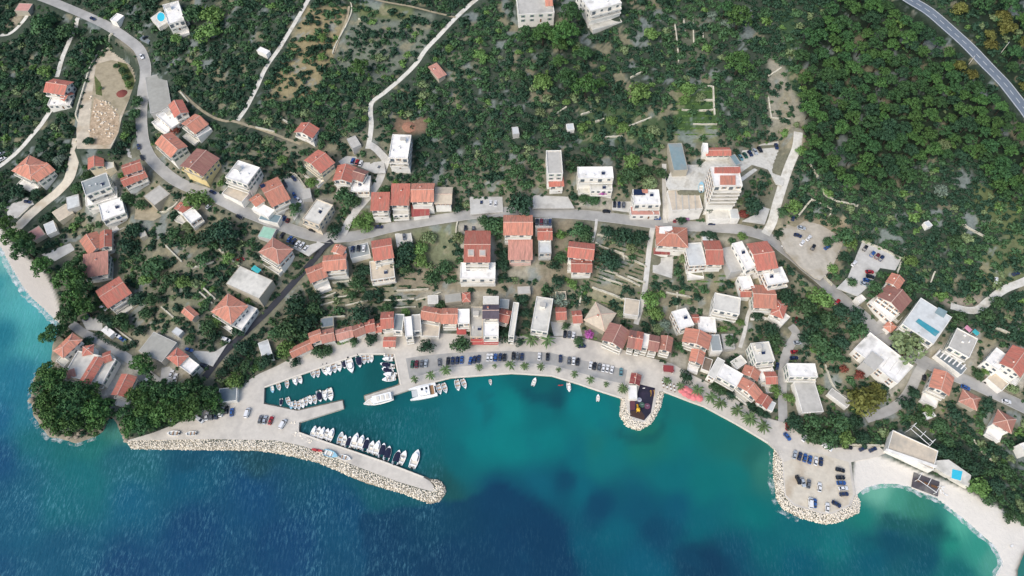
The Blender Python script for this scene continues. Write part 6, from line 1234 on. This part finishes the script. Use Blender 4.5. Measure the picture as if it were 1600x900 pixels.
# ---------------------------------------------------------------- cars
CARC = dict(black=(30, 32, 36), navy=(38, 52, 84), blue=(48, 88, 148), white=(228, 228, 226), silver=(170, 178, 184), grey=(104, 108, 112), red=(160, 40, 44), maroon=(104, 38, 46), green=(40, 84, 62), teal=(96, 140, 146), yellow=(222, 178, 60))
for k_, c_ in CARC.items(): mat('car_paint_'+k_, c_, rough=.25, var=.03, spec=.5, coat=.6)
def loft(mb, secs, mi=0, cap=True):
    for a, b_ in zip(secs[:-1], secs[1:]):
        n = len(a)
        for i in range(n-1): mb.face([a[i], b_[i], b_[i+1], a[i+1]], mi)
    if cap: mb.face(list(secs[0]), mi); mb.face(list(reversed(secs[-1])), mi)
_w = MB(); _w.tube([(0, -.11, 0), (0, .11, 0)], [.32, .32], 12); WHEEL = _w.mesh('wheel', ['tyre'])
_w = MB(); _w.bx(-.05, .05, -.2, .2, -.08, .08); LIGHT = _w.mesh('headlight', ['lamp_glass'])
CARP = {}
def car_proto(kind, colr):
    van = kind == 'van'; L_, W_, H_ = (2.45, .93, 2.0) if van else (2.12, .87, 1.46); bh = 1.15 if van else .88
    r = link('parked_van' if van else 'parked_car', None, None, (0, 0, -500)); paint = 'car_paint_'+colr
    st = [(-L_, .72, .45, bh-.12), (-L_+.12, .86, .3, bh-.03), (-1.3, 1., .26, bh), (0, 1., .26, bh), (1.2 if not van else 1.75, 1., .26, bh-.02 if not van else bh), (L_-.25, .92, .28, bh-.16), (L_, .7, .42, bh-.3)]
    mb = MB(); loft(mb, [[(x, W_*k, z0), (x, W_*k, (z0+z1)/2+.08), (x, W_*k*.9, z1), (x, -W_*k*.9, z1), (x, -W_*k, (z0+z1)/2+.08), (x, -W_*k, z0)] for x, k, z0, z1 in st])
    b0, b1, t0, t1 = (-2.25, 1.75, -2.1, 1.0) if van else (-1.75, .78, -1.25, .1); yb, yt = W_*.88, W_*(.8 if van else .66); zb = bh-.03
    q = lambda x, y, z: (x, y, z)
    mb.face([q(t0, -yt, H_), q(t1, -yt, H_), q(t1, yt, H_), q(t0, yt, H_)])
    for s_ in (-1, 1): mb.tube([(t1, s_*yt, H_-.02), (b1, s_*yb, zb)], [.05, .05], 4); mb.tube([(t0, s_*yt, H_-.02), (b0, s_*yb, zb)], [.05, .05], 4)
    if van:
        for s_ in (-1, 1): mb.face([q(b0, s_*yb, zb), q(.4, s_*yb, zb), q(.4, s_*yt, H_), q(t0, s_*yt, H_)][::s_])
    link('body', mb.mesh('body', [paint]), r)
    mb = MB(); mb.face([q(b1, -yb, zb), q(b1, yb, zb), q(t1, yt, H_-.01), q(t1, -yt, H_-.01)]); link('windscreen', mb.mesh('windscreen', ['car_glass']), r)
    mb = MB(); mb.face([q(b0, yb, zb), q(b0, -yb, zb), q(t0, -yt, H_-.01), q(t0, yt, H_-.01)]); link('rear_window', mb.mesh('rear_window', ['car_glass']), r)
    for s_ in (-1, 1):
        x0, x1 = (.42, .42) if van else (b0, t0); mb = MB(); mb.face([q(x0, s_*yb, zb), q(b1, s_*yb, zb), q(t1, s_*yt, H_-.01), q(x1, s_*yt, H_-.01)][::-s_]); link('side_window', mb.mesh('side_window', ['car_glass']), r)
        for x in (-1.28, 1.32): link('wheel', WHEEL, r, (x, s_*(W_-.1), .32))
        link('headlight', LIGHT, r, (L_-.1, s_*.52, .58))
    CARP[(kind, colr)] = [r, False]
def put_car(t_, x, y, ang, colr, label, kind='car', group='parked cars', deck=None):
    (u, v), = T(t_, '%f %f' % (x, y)); 
    if deck is None: X, Y, z = ground(u, v, 0); z += .08; inq = inpoly(np.array([u]), np.array([v]), QUAY)[0]; z = max(z, QZ+.03) if inq else z
    else: X, Y = at_z(u, v, deck); z = deck
    a = math.radians(ang); X2_, Y2_ = at_z(u+6*math.cos(a), v-6*math.sin(a), z); rz = math.atan2(Y2_-Y, X2_-X)
    if (kind, colr) not in CARP: car_proto(kind, colr)
    pr, used = CARP[(kind, colr)]
    if not used: pr.location = (X, Y, z); pr.rotation_euler.z = rz; tag(pr, label, kind, group); CARP[(kind, colr)][1] = True
    else: dup(pr, label, (X, Y, z), rz, 1., group)
    block([(u-4, v-4), (u+4, v-4), (u+4, v+4), (u-4, v+4)], 3)
def row(t_, phrase, end, L_, deck=None):
    for i, c in enumerate(L_):
        x, y, a, col_ = c[:4]; kd = c[4] if len(c) > 4 else 'car'; tt = c[5] if len(c) > 5 else t_
        same = sum(1 for q in L_ if q[3] == col_) == 1
        lab = ('only %s %s in %s' % (col_, kd, phrase)) if same else '%s %s, %s from %s in %s' % (col_, kd, ordn(i), end, phrase)
        put_car(tt, x, y, a, col_, lab, kd, 'vehicles parked in '+phrase, deck)
def ztop(start, h): o = next(o for o in bpy.data.objects if o.get('label', '').startswith(start)); return o.location.z+h+.14
row(10, 'the promenade row by the pier', 'the pier', [(978, 480, 85, 'green'), (1005, 480, 87, 'maroon'), (1037, 478, 85, 'grey'), (1062, 475, 85, 'silver')])
row(10, 'the long palm promenade row', 'the pier end', [(1147, 468, 95, 'grey'), (1200, 460, 85, 'black'), (1230, 458, 86, 'navy'), (1258, 456, 86, 'navy'), (1286, 453, 86, 'blue'), (1340, 458, 80, 'blue'), (1366, 452, 82, 'navy'), (1392, 447, 84, 'navy'), (1450, 438, 85, 'white'), (1472, 437, 85, 'white'), (1497, 438, 86, 'blue'), (1526, 436, 86, 'navy'), (1553, 438, 86, 'black')])
row(11, 'the square in front of the promenade palms', 'the harbour side', [(8, 428, 86, 'black'), (34, 432, 86, 'grey'), (62, 434, 86, 'navy'), (170, 432, 86, 'white'), (222, 434, 88, 'black'), (302, 445, 88, 'navy'), (356, 458, 84, 'grey'), (384, 460, 84, 'white'), (410, 465, 82, 'black')])
row(11, 'the row nearest the playground hut', 'the harbour side', [(490, 487, 80, 'white'), (515, 492, 80, 'black'), (544, 498, 80, 'grey'), (570, 504, 80, 'white'), (595, 507, 80, 'white'), (622, 515, 78, 'white'), (680, 528, 86, 'teal')])
row(11, 'the small yard behind the waterfront palms', 'the long white house', [(330, 292, 84, 'black'), (357, 294, 84, 'grey'), (383, 300, 80, 'white')]); row(11, 'the loose spots at the square', 'the purple bush', [(435, 368, 8, 'navy'), (985, 518, -12, 'red')])
row(9, 'the car park by the breakwater root', 'the west end', [(1072, 812, 85, 'silver'), (1250, 825, -35, 'white', 'van'), (1296, 805, 85, 'white'), (1326, 803, 85, 'grey'), (1357, 798, 85, 'navy'), (1388, 778, 80, 'white', 'van'), (1420, 765, 85, 'black'), (1452, 780, 88, 'blue'), (1549, 785, 76, 'white', 'van')])
row(10, 'the quay corner beside the inner pier', 'the west end', [(30, 825, 78, 'grey'), (58, 828, 78, 'silver'), (95, 832, 74, 'red'), (170, 855, 62, 'white', 'van')])
row(9, 'the lanes behind the western headland', 'the beach', [(548, 185, 60, 'navy'), (650, 130, -30, 'white'), (735, 300, -30, 'white'), (770, 325, -30, 'blue'), (905, 590, 52, 'white'), (930, 575, 52, 'silver'), (1075, 540, 72, 'white'), (1100, 562, 80, 'white'), (1185, 390, -15, 'blue'), (1275, 487, -15, 'black'), (1415, 327, -18, 'white', 'van')])
row(16, 'the road above the jetty', 'the promenade', [(117, 32, -45, 'blue'), (228, 42, 50, 'white'), (365, 98, -30, 'white', 'van'), (495, 100, 0, 'black'), (588, 107, 25, 'navy'), (650, 113, 25, 'navy')])
row(16, 'the inland row of the jetty car park', 'the rocks', [(163, 145, 75, 'silver'), (195, 155, 72, 'navy'), (227, 165, 75, 'blue'), (258, 176, 76, 'blue'), (294, 185, 80, 'white'), (327, 188, 82, 'navy')])
row(16, 'the beach-side column of the jetty car park', 'the road', [(447, 240, -10, 'black'), (448, 287, 2, 'black'), (453, 321, 2, 'blue'), (466, 355, 5, 'white'), (470, 391, 6, 'navy')])
row(16, 'the middle of the jetty car park', 'the western rocks', [(186, 303, -62, 'black'), (214, 318, -65, 'silver'), (250, 327, 80, 'grey'), (318, 348, 85, 'white'), (262, 448, 88, 'white', 'van'), (288, 448, 85, 'blue'), (366, 475, 85, 'white'), (423, 453, -25, 'navy')])
row(8, 'the sandy car park by the main road', 'the uphill lane', [(50, 20, -70, 'navy'), (153, 465, 85, 'navy'), (207, 528, -10, 'silver'), (184, 576, -15, 'navy'), (252, 592, 50, 'white'), (212, 622, 55, 'white'), (280, 650, 60, 'black'), (368, 650, 30, 'blue'), (280, 705, 60, 'white'), (258, 722, -50, 'yellow', 'van'), (108, 655, -40, 'white', 'van')])
row(8, 'the walled concrete car park', 'its upper corner', [(605, 655, 55, 'black'), (650, 692, 52, 'blue'), (680, 705, 52, 'maroon'), (706, 718, 52, 'navy'), (535, 750, 50, 'white'), (632, 803, 0, 'red'), (636, 832, -10, 'black'), (618, 857, -15, 'blue'), (600, 880, -20, 'silver'), (358, 803, 62, 'white', 'van')])
row(8, 'the eastern gravel track', 'the bend', [(1420, 853, 80, 'white'), (1545, 815, 20, 'navy')])
row(7, 'the hotel parking row', 'the blue canopy', [(1427, 90, -52, 'teal'), (1455, 76, -52, 'green'), (1487, 64, -52, 'navy'), (1517, 52, -52, 'silver'), (1547, 40, -52, 'black')])
row(7, 'the verge of the main road', 'the west', [(590, 425, 0, 'black'), (640, 382, 88, 'black'), (668, 383, 88, 'navy'), (697, 385, 88, 'grey'), (905, 467, -3, 'blue'), (1015, 475, 90, 'red'), (1245, 500, -2, 'navy')])
row(7, 'the rooftop deck above the slim red house', 'the orange house', [(155, 490, 86, 'black'), (183, 490, 86, 'maroon'), (210, 492, 86, 'grey'), (237, 492, 86, 'navy')], ztop('slim red house', 8))
row(6, 'the white roof deck', 'the black lane', [(605, 660, 84, 'navy'), (640, 655, 85, 'black'), (675, 655, 85, 'white')], ztop('white roof deck', 3)); row(6, 'the garage deck on the lawn edge', 'the road', [(927, 585, -82, 'grey')], ztop('white garage deck', 3))
row(6, 'the concrete yard at the ramp head', 'the uphill corner', [(605, 110, 72, 'blue'), (632, 118, 72, 'red'), (656, 125, 72, 'white'), (775, 148, 60, 'grey')])
row(6, 'the walled yard by the solar-panel house', 'the uphill corner', [(238, 220, -50, 'navy'), (183, 258, -65, 'black'), (242, 325, -65, 'blue'), (270, 355, -50, 'white'), (180, 463, 56, 'blue'), (205, 477, 56, 'maroon')])
row(6, 'the slanted row on the road bend', 'the green carport', [(165, 575, 60, 'black'), (212, 598, 56, 'blue'), (237, 612, 56, 'navy'), (262, 628, 56, 'white'), (288, 637, 56, 'white'), (315, 655, 56, 'white')])
row(6, 'the roadside below the narrow tall red house', 'the beige cube', [(355, 542, -15, 'black'), (772, 522, 3, 'navy')]); row(6, 'the white-floored yard above the road', 'the glasshouse', [(1352, 388, 88, 'black'), (1410, 367, 88, 'navy'), (1467, 370, 88, 'white'), (1497, 375, 88, 'white')])
row(6, 'the guesthouse forecourt', 'the lawn', [(1310, 528, 86, 'black'), (1360, 532, 86, 'grey')])
row(1, 'the upper western road', 'the top edge', [(583, 122, -24, 'navy'), (915, 240, 30, 'black'), (888, 358, -60, 'white')])
row(5, 'the west side of the village', 'the top', [(870, 22, -80, 'navy'), (892, 90, -60, 'black'), (15, 65, 30, 'silver'), (22, 97, 30, 'white'), (80, 308, -55, 'white'), (175, 365, -10, 'navy'), (1333, 305, -25, 'navy'), (1310, 392, 42, 'white'), (1497, 460, -30, 'black'), (1505, 728, 18, 'red')])
row(12, 'the shaded side lane', 'the uphill end', [(178, 200, 80, 'maroon'), (183, 345, 0, 'silver'), (165, 403, 0, 'red'), (160, 440, 5, 'navy'), (55, 490, 80, 'navy')]); row(12, 'the junction with the promenade', 'the lane', [(117, 868, 88, 'red')])
row(12, 'the eastern village road', 'the white complex', [(787, 378, -25, 'navy'), (820, 398, -22, 'silver'), (855, 418, -10, 'maroon'), (972, 558, 88, 'black'), (1230, 625, -20, 'blue'), (1375, 598, -26, 'black'), (1485, 712, -10, 'white'), (625, 515, -45, 'black'), (430, 92, 50, 'red')])
# ---------------------------------------------------------------- boats
mat('gelcoat', (246, 245, 240), rough=.3, var=.04, spec=.5); mat('boat_deck', (222, 216, 202), var=.1, scale=1.2); mat('boat_blue', (150, 196, 212), rough=.35); mat('tarp_navy', (34, 40, 62), var=.15, scale=1.5); mat('boat_grey', (196, 200, 198), var=.1); mat('motor_black', (40, 42, 46), rough=.4); mat('boat_teak', (170, 132, 96), var=.15, scale=1.5); mat('kayak_red', (190, 70, 70), rough=.35)
ST = [(-1.0, .80), (-.6, .95), (-.1, 1.0), (.35, .88), (.68, .58), (.88, .27), (1.0, .03)]
def hull(mb, L_, B_, D_, mi=0, z0=-.25):
    S = []
    for x, k in ST: S.append([(x*L_, B_*k, D_*(1+.25*max(x, 0))), (x*L_, B_*k*.82, D_*.35), (x*L_*.96, B_*k*.3, z0), (x*L_*.96, -B_*k*.3, z0), (x*L_, -B_*k*.82, D_*.35), (x*L_, -B_*k, D_*(1+.25*max(x, 0)))])
    for a, b_ in zip(S[:-1], S[1:]):
        for i in range(5): mb.face([a[i], b_[i], b_[i+1], a[i+1]], mi)
    mb.face(S[0][::-1], mi)
def rim(mb, L_, B_, D_, inn, mi, x0=-1.0, x1=1.01):
    R_ = [(x, k) for x, k in ST if x0-.01 <= x <= x1]
    for (xa, ka), (xb, kb) in zip(R_[:-1], R_[1:]):
        for s_ in (-1, 1):
            za, zb = D_*(1+.25*max(xa, 0))+.01, D_*(1+.25*max(xb, 0))+.01
            f = [(xa*L_, s_*B_*ka*1.02, za), (xb*L_, s_*B_*kb*1.02, zb), (xb*L_*.97, s_*B_*kb*inn, zb), (xa*L_*.97, s_*B_*ka*inn, za)]
            mb.face(f if s_ < 0 else f[::-1], mi)
def decks(mb, L_, B_, z, xs, inn, mi, crown=0.):
    R_ = [(x, k) for x, k in ST if xs[0]-.01 <= x <= xs[1]]
    for (xa, ka), (xb, kb) in zip(R_[:-1], R_[1:]):
        za, zb = z*(1+.25*max(xa, 0)), z*(1+.25*max(xb, 0))
        mb.face([(xa*L_, -B_*ka*inn, za), (xb*L_, -B_*kb*inn, zb), (xb*L_, 0, zb+crown), (xa*L_, 0, za+crown)], mi); mb.face([(xa*L_, 0, za+crown), (xb*L_, 0, zb+crown), (xb*L_, B_*kb*inn, zb), (xa*L_, B_*ka*inn, za)], mi)
def boat_proto(kind):
    r = link({'yacht': 'tour_boat', 'cat': 'catamaran', 'kayak': 'kayak'}.get(kind, 'motorboat'), None, None, (0, 0, -500)); blue = kind == 'blue'; L_, B_, D_ = 2.5, .98, .62
    if kind == 'kayak': L_, B_, D_ = 2.0, .42, .25
    if kind == 'yacht': L_, B_, D_ = 7.0, 2.3, 1.4
    P = lambda n, mb, ms: link(n, mb.mesh(n, ms), r)
    if kind == 'cat':
        for s_ in (-1, 1):
            mb = MB(); hull(mb, 6.4, 1.0, 1.5, 0, -.3); decks(mb, 6.4, 1.0, 1.5, (-1, 1), 1., 0, .06); o = link('hull', mb.mesh('hull', ['gelcoat']), r, (0, s_*2.6, 0))
        mb = MB(); mb.prism([(-5.6, -2.8), (2.4, -2.8), (2.4, 2.8), (-5.6, 2.8)], .9, 1.55, bottom=True); P('bridge_deck', mb, ['gelcoat'])
        mb = MB(); mb.prism([(-3.2, -2.4), (1.2, -2.2), (2.0, -1.0), (2.0, 1.0), (1.2, 2.2), (-3.2, 2.4)], 1.55, 2.7); P('cabin', mb, ['gelcoat'])
        mb = MB(); mb.prism([(-3.0, -2.42), (1.25, -2.24), (2.06, -1.0), (2.06, 1.0), (1.25, 2.24), (-3.0, 2.42)], 1.95, 2.4); P('window_band', mb, ['car_glass'])
        for x in (-1.9, .2): mb = MB(); mb.bx(x-.5, x+.5, -1.5, -.3, 2.71, 2.78); P('hatch', mb, ['car_glass'])
        mb = MB(); mb.bx(-5.2, -3.3, -2.3, 2.3, 1.56, 1.62); P('cockpit', mb, ['boat_teak'])
        mb = MB(); mb.face([(2.4, -1.7, 1.45), (5.2, -1.7, 1.5), (5.2, 1.7, 1.5), (2.4, 1.7, 1.45)]); P('trampoline', mb, ['boat_grey'])
        mb = MB(); mb.bx(-1.4, -.2, .4, 1.6, 2.71, 3.3); P('helm_seat', mb, ['gelcoat'])
    else:
        hm = 'boat_blue' if blue else 'kayak_red' if kind == 'kayak' else 'gelcoat'
        mb = MB(); hull(mb, L_, B_, D_); rim(mb, L_, B_, D_, .84, 0); P('hull', mb, [hm])
        if kind == 'kayak': mb = MB(); decks(mb, L_, B_, D_, (-1, 1), .95, 0, .06); P('deck', mb, [hm]); mb = MB(); mb.bx(-.4, .3, -.18, .18, .2, .36); P('seat', mb, ['motor_black'])
        elif kind == 'yacht':
            mb = MB(); decks(mb, L_, B_, D_-.05, (-1, 1), .9, 0, .05); P('deck', mb, ['boat_deck'])
            mb = MB(); mb.prism([(-5.5, -1.7), (2.2, -1.7), (3.4, -.8), (3.4, .8), (2.2, 1.7), (-5.5, 1.7)], D_-.1, 3.0, 0); P('cabin', mb, ['gelcoat'])
            mb = MB(); mb.prism([(-5.2, -1.74), (2.22, -1.74), (3.46, -.8), (3.46, .8), (2.22, 1.74), (-5.2, 1.74)], 2.0, 2.6); P('window_band', mb, ['car_glass'])
            mb = MB(); mb.bx(-6.3, 2.6, -1.95, 1.95, 3.0, 3.12); P('sun_roof', mb, ['gelcoat'])
            for x in (-4.5, -2.2, 0.): mb = MB(); mb.bx(x-.7, x+.7, -1.2, 1.2, 3.13, 3.4); P('bench', mb, ['boat_deck'])
            mb = MB(); mb.tube([(3.0, 0, 3.0), (3.0, 0, 5.2)], [.08, .05]); P('mast', mb, ['rail_metal'])
        else:
            if kind == 'covered':
                mb = MB(); decks(mb, L_, B_, D_+.03, (-.62, .7), .97, 0, .22); P('boat_cover', mb, ['tarp_navy']); mb = MB(); decks(mb, L_, B_, D_, (.6, 1), .9, 0, .03); P('foredeck', mb, ['gelcoat'])
            else:
                mb = MB(); decks(mb, L_, B_, .22, (-1, .7), .86, 0); P('cockpit', mb, ['boat_grey' if kind == 'open' else 'boat_deck'])
                mb = MB(); decks(mb, L_, B_, D_, (.3 if kind != 'open' else .6, 1), .9, 0, .05); P('foredeck', mb, ['gelcoat' if not blue else 'boat_blue'])
                for x in ((-1.6, .1) if kind != 'cabin' else (-1.7,)): mb = MB(); mb.bx(x-.2, x+.2, -.72, .72, .42, .52); P('bench', mb, ['boat_teak' if kind == 'open' else 'gelcoat'])
            if kind == 'cabin':
                mb = MB(); mb.prism([(-.5, -.62), (.75, -.6), (1.25, -.3), (1.25, .3), (.75, .6), (-.5, .62)], .3, 1.35); P('cabin', mb, ['gelcoat']); mb = MB(); mb.prism([(-.4, -.64), (.77, -.62), (1.29, -.3), (1.29, .3), (.77, .62), (-.4, .64)], .85, 1.2); P('window_band', mb, ['car_glass'])
            if kind == 'console':
                mb = MB(); mb.bx(-.3, .15, -.32, .32, .22, 1.0); P('console', mb, ['gelcoat']); mb = MB(); mb.face([(.15, -.45, .95), (.15, .45, .95), (-.1, .42, 1.35), (-.1, -.42, 1.35)]); mb.face([(-.1, -.42, 1.35), (-.1, .42, 1.35), (.15, .45, .95), (.15, -.45, .95)]); P('windscreen', mb, ['car_glass'])
            mb = MB(); mb.bx(-L_-.32, -L_+.12, -.17, .17, .35, 1.0); mb.bx(-L_-.16, -L_-.02, -.07, .07, -.5, .36); P('outboard_motor', mb, ['motor_black'])
    return r
BOATP = {}
def put_boat(t_, x, y, ang, kind, Lpx, label, group, z=0.04, cat='boat'):
    (u, v), = T(t_, '%f %f' % (x, y)); zz_ = max(z, .3); X, Y = at_z(u, v, zz_); a = math.radians(ang); X2_, Y2_ = at_z(u+8*math.cos(a), v-8*math.sin(a), zz_); d = math.hypot(X2_-X, Y2_-Y)/8; rz = math.atan2(Y2_-Y, X2_-X)
    base = {'cat': 12.8, 'yacht': 14., 'kayak': 4.}.get(kind, 5.2); s = Lpx/4*d/base*1.08; s = (s, s*(1.12 if kind in ('open', 'cabin', 'console', 'covered', 'blue') else 1.), s)
    if kind not in BOATP: BOATP[kind] = [boat_proto(kind), False]
    pr, used = BOATP[kind]
    if used: dup(pr, label, (X, Y, z), rz, s, group)
    else: pr.location = (X, Y, z); pr.rotation_euler.z = rz; pr.scale = s; tag(pr, label, cat, group); BOATP[kind][1] = True
BDESC = dict(open='open white rowing boat', console='white console motorboat', cabin='white cabin motorboat', covered='white boat under navy cover', blue='pale blue open boat')
def boats(t_, phrase, end, L_):
    for i, (x, y, a, k_, Lp) in enumerate(L_):
        put_boat(t_, x, y, a, k_, Lp, ('only ' if sum(1 for q in L_ if q[3] == k_) == 1 else '')+BDESC[k_]+(', %s from %s in %s' % (ordn(i), end, phrase.replace('the row along', 'row along')) if sum(1 for q in L_ if q[3] == k_) > 1 else ' in '+phrase), 'boats moored in '+phrase)
boats(10, 'the north harbour row', 'the west quay', [(103, 635, -78, 'blue', 46), (143, 618, -72, 'open', 48), (195, 603, -85, 'open', 50), (245, 582, -72, 'cabin', 56), (275, 572, -70, 'console', 58), (357, 538, -72, 'open', 52), (387, 533, -85, 'open', 54), (432, 515, -70, 'console', 68), (456, 512, -72, 'cabin', 72), (488, 500, -74, 'open', 66), (520, 490, -80, 'console', 66), (553, 478, -85, 'covered', 54), (590, 488, -74, 'cabin', 92), (645, 460, -78, 'covered', 76), (675, 448, -85, 'open', 58), (700, 445, -84, 'open', 50), (722, 442, -88, 'console', 50)])
boats(10, 'the row along the inner east pier', 'the promenade', [(830, 424, 182, 'open', 62), (824, 446, 178, 'cabin', 66), (815, 484, 165, 'covered', 76), (828, 500, 190, 'console', 78), (822, 518, 160, 'covered', 72), (838, 544, 175, 'cabin', 80), (832, 570, 188, 'console', 84)])
boats(10, 'the row along the west jetty', 'the west quay', [(157, 715, -95, 'covered', 46), (203, 710, -75, 'open', 52), (222, 735, -95, 'blue', 50), (243, 733, -78, 'open', 52), (267, 735, -80, 'open', 54), (291, 724, -76, 'console', 56), (312, 712, -76, 'open', 52), (338, 702, -74, 'console', 54), (367, 700, -74, 'open', 56), (398, 678, -76, 'covered', 70), (433, 674, -80, 'cabin', 64), (465, 668, -78, 'console', 78)])
boats(14, 'the breakwater row', 'the land end', [(362, -2, 70, 'cabin', 72), (388, 2, 68, 'console', 70), (414, 8, 68, 'cabin', 78), (440, 12, 66, 'console', 70), (470, 18, 68, 'cabin', 84), (530, 38, 74, 'open', 76), (553, 55, 76, 'console', 70), (580, 65, 72, 'covered', 74), (620, 55, 70, 'cabin', 96), (657, 65, 72, 'cabin', 90), (690, 80, 74, 'covered', 84), (722, 95, 72, 'console', 78), (757, 100, 72, 'cabin', 92), (792, 117, 76, 'covered', 92), (825, 135, 74, 'covered', 92), (882, 160, 70, 'covered', 94), (918, 162, 66, 'console', 92), (996, 170, 70, 'cabin', 118)])
boats(10, 'the open bay beside the catamaran', 'the catamaran', [(1145, 635, -72, 'open', 64), (1180, 627, -70, 'open', 64), (1260, 610, -78, 'open', 68), (1300, 600, -68, 'open', 62), (1465, 590, -82, 'open', 36)])
put_boat(10, 768, 706, 194, 'yacht', 176, 'long white tour boat moored along the outer pier', 'large boats'); put_boat(10, 1045, 655, 192, 'cat', 160, 'white catamaran with dark deck hatches beside the promenade', 'large boats')
put_boat(11, 138, 587, 70, 'console', 52, 'white console boat anchored off the promenade palms', 'boats in the bay'); put_boat(11, 355, 622, -82, 'cabin', 56, 'white cabin boat anchored mid-bay beside a red kayak', 'boats in the bay'); put_boat(11, 537, 687, 85, 'console', 44, 'small white console boat anchored near the playground', 'boats in the bay'); put_boat(11, 305, 607, 5, 'kayak', 32, 'tiny red kayak near the mid-bay cabin boat', 'boats in the bay', cat='kayak')
put_boat(14, 468, 140, -18, 'blue', 90, 'pale blue rowing boat lying on the breakwater', 'boats ashore', QZ+.3); put_boat(14, 560, 163, -14, 'open', 66, 'white rowing boat lying on the breakwater', 'boats ashore', QZ+.3); put_boat(14, 385, 115, -10, 'kayak', 66, 'red boat hull lying on the breakwater', 'boats ashore', QZ+.2)
put_boat(13, 1085, 10, 178, 'open', 72, 'white boat laid up on the rocky root of the breakwater', 'boats ashore', QZ+.3); put_boat(13, 1195, 12, 182, 'open', 64, 'second white boat laid up on the breakwater root, farther from the headland', 'boats ashore', QZ+.3)
for t_, x, y, a, k_, Lp, lab in ((7, 975, 222, 80, 'covered', 52, 'white covered boat parked at the head of the hotel yard'), (7, 1180, 275, 88, 'blue', 60, 'pale blue boat parked in the yard beside the tall hotel'), (5, 1340, 165, 60, 'open', 50, 'white boat on the ground beside the yellow house')):
    q = pt(t_, x, y); put_boat(t_, x, y, a, k_, Lp, lab, 'boats ashore', q[2]+.35); o = next(o for o in bpy.data.objects if o.get('label') == lab); o.location = (q[0], q[1], q[2]+.4)
# ---------------------------------------------------------------- labels of plants, walls and rocks from the landmark beside them
bpy.context.view_layer.update()
LMX = [(s.split(' with ')[0] if len(s.split()) > 6 else s.replace('of the three ', ''), x, y) for s, x, y in LM if s != 'pale glasshouse']
for s, t_, x, y in (('bend of the highway', 4, 1370, 410), ('top of the highway', 4, 960, 40), ('highway edge', 4, 1540, 620), ('gravel scar', 4, 80, 640), ('pine wood clearing', 4, 880, 440), ('wood corner above the hotel track', 4, 220, 400), ('middle of the pine wood', 4, 640, 640), ('seaward end of the pine wood', 8, 760, 170), ('eastern meadow', 8, 1400, 420), ('western headland tip', 9, 330, 700), ('breakwater root', 13, 1000, 0), ('western beach', 5, 60, 640), ('bare earth lot', 1, 660, 520), ('straight gravel track', 2, 150, 300), ('winding gravel track', 2, 960, 450), ('terraced green plot', 3, 1160, 700), ('stone-walled terraces', 3, 1120, 200), ('promenade car row', 10, 1500, 470), ('playground', 11, 820, 700), ('red parasols', 11, 1110, 670), ('jetty car park', 16, 260, 330), ('pebble beach', 16, 1300, 500)):
    q = pt(t_, x, y); LMX.append((s, q[0], q[1]))
LX = np.array([(a[1], a[2]) for a in LMX]); buckets = {}
for o, w_, cat, grp in PEND:
    x, y = o.location.x, o.location.y; i = int(np.argmin(np.hypot(LX[:, 0]-x, LX[:, 1]-y))); dx, dy = x-LX[i, 0], y-LX[i, 1]
    d = ('east of' if dx > 0 else 'west of') if abs(dx) > abs(dy) else ('uphill of' if dy > 0 else 'seaward of')
    buckets.setdefault((w_, d, LMX[i][0]), []).append((math.hypot(dx, dy), o, cat, grp))
for (w_, d, s), L_ in buckets.items():
    L_.sort(key=lambda q: q[0])
    for i, (dd, o, cat, grp) in enumerate(L_):
        lab = (('closest ' if i == 0 else ordn(i)+' closest ') if len(L_) > 1 else '')+w_+' '+d+' the '+s
        if len(lab.replace('-', ' ').split()) > 16: print('LONG', lab)
        tag(o, lab, cat, grp)
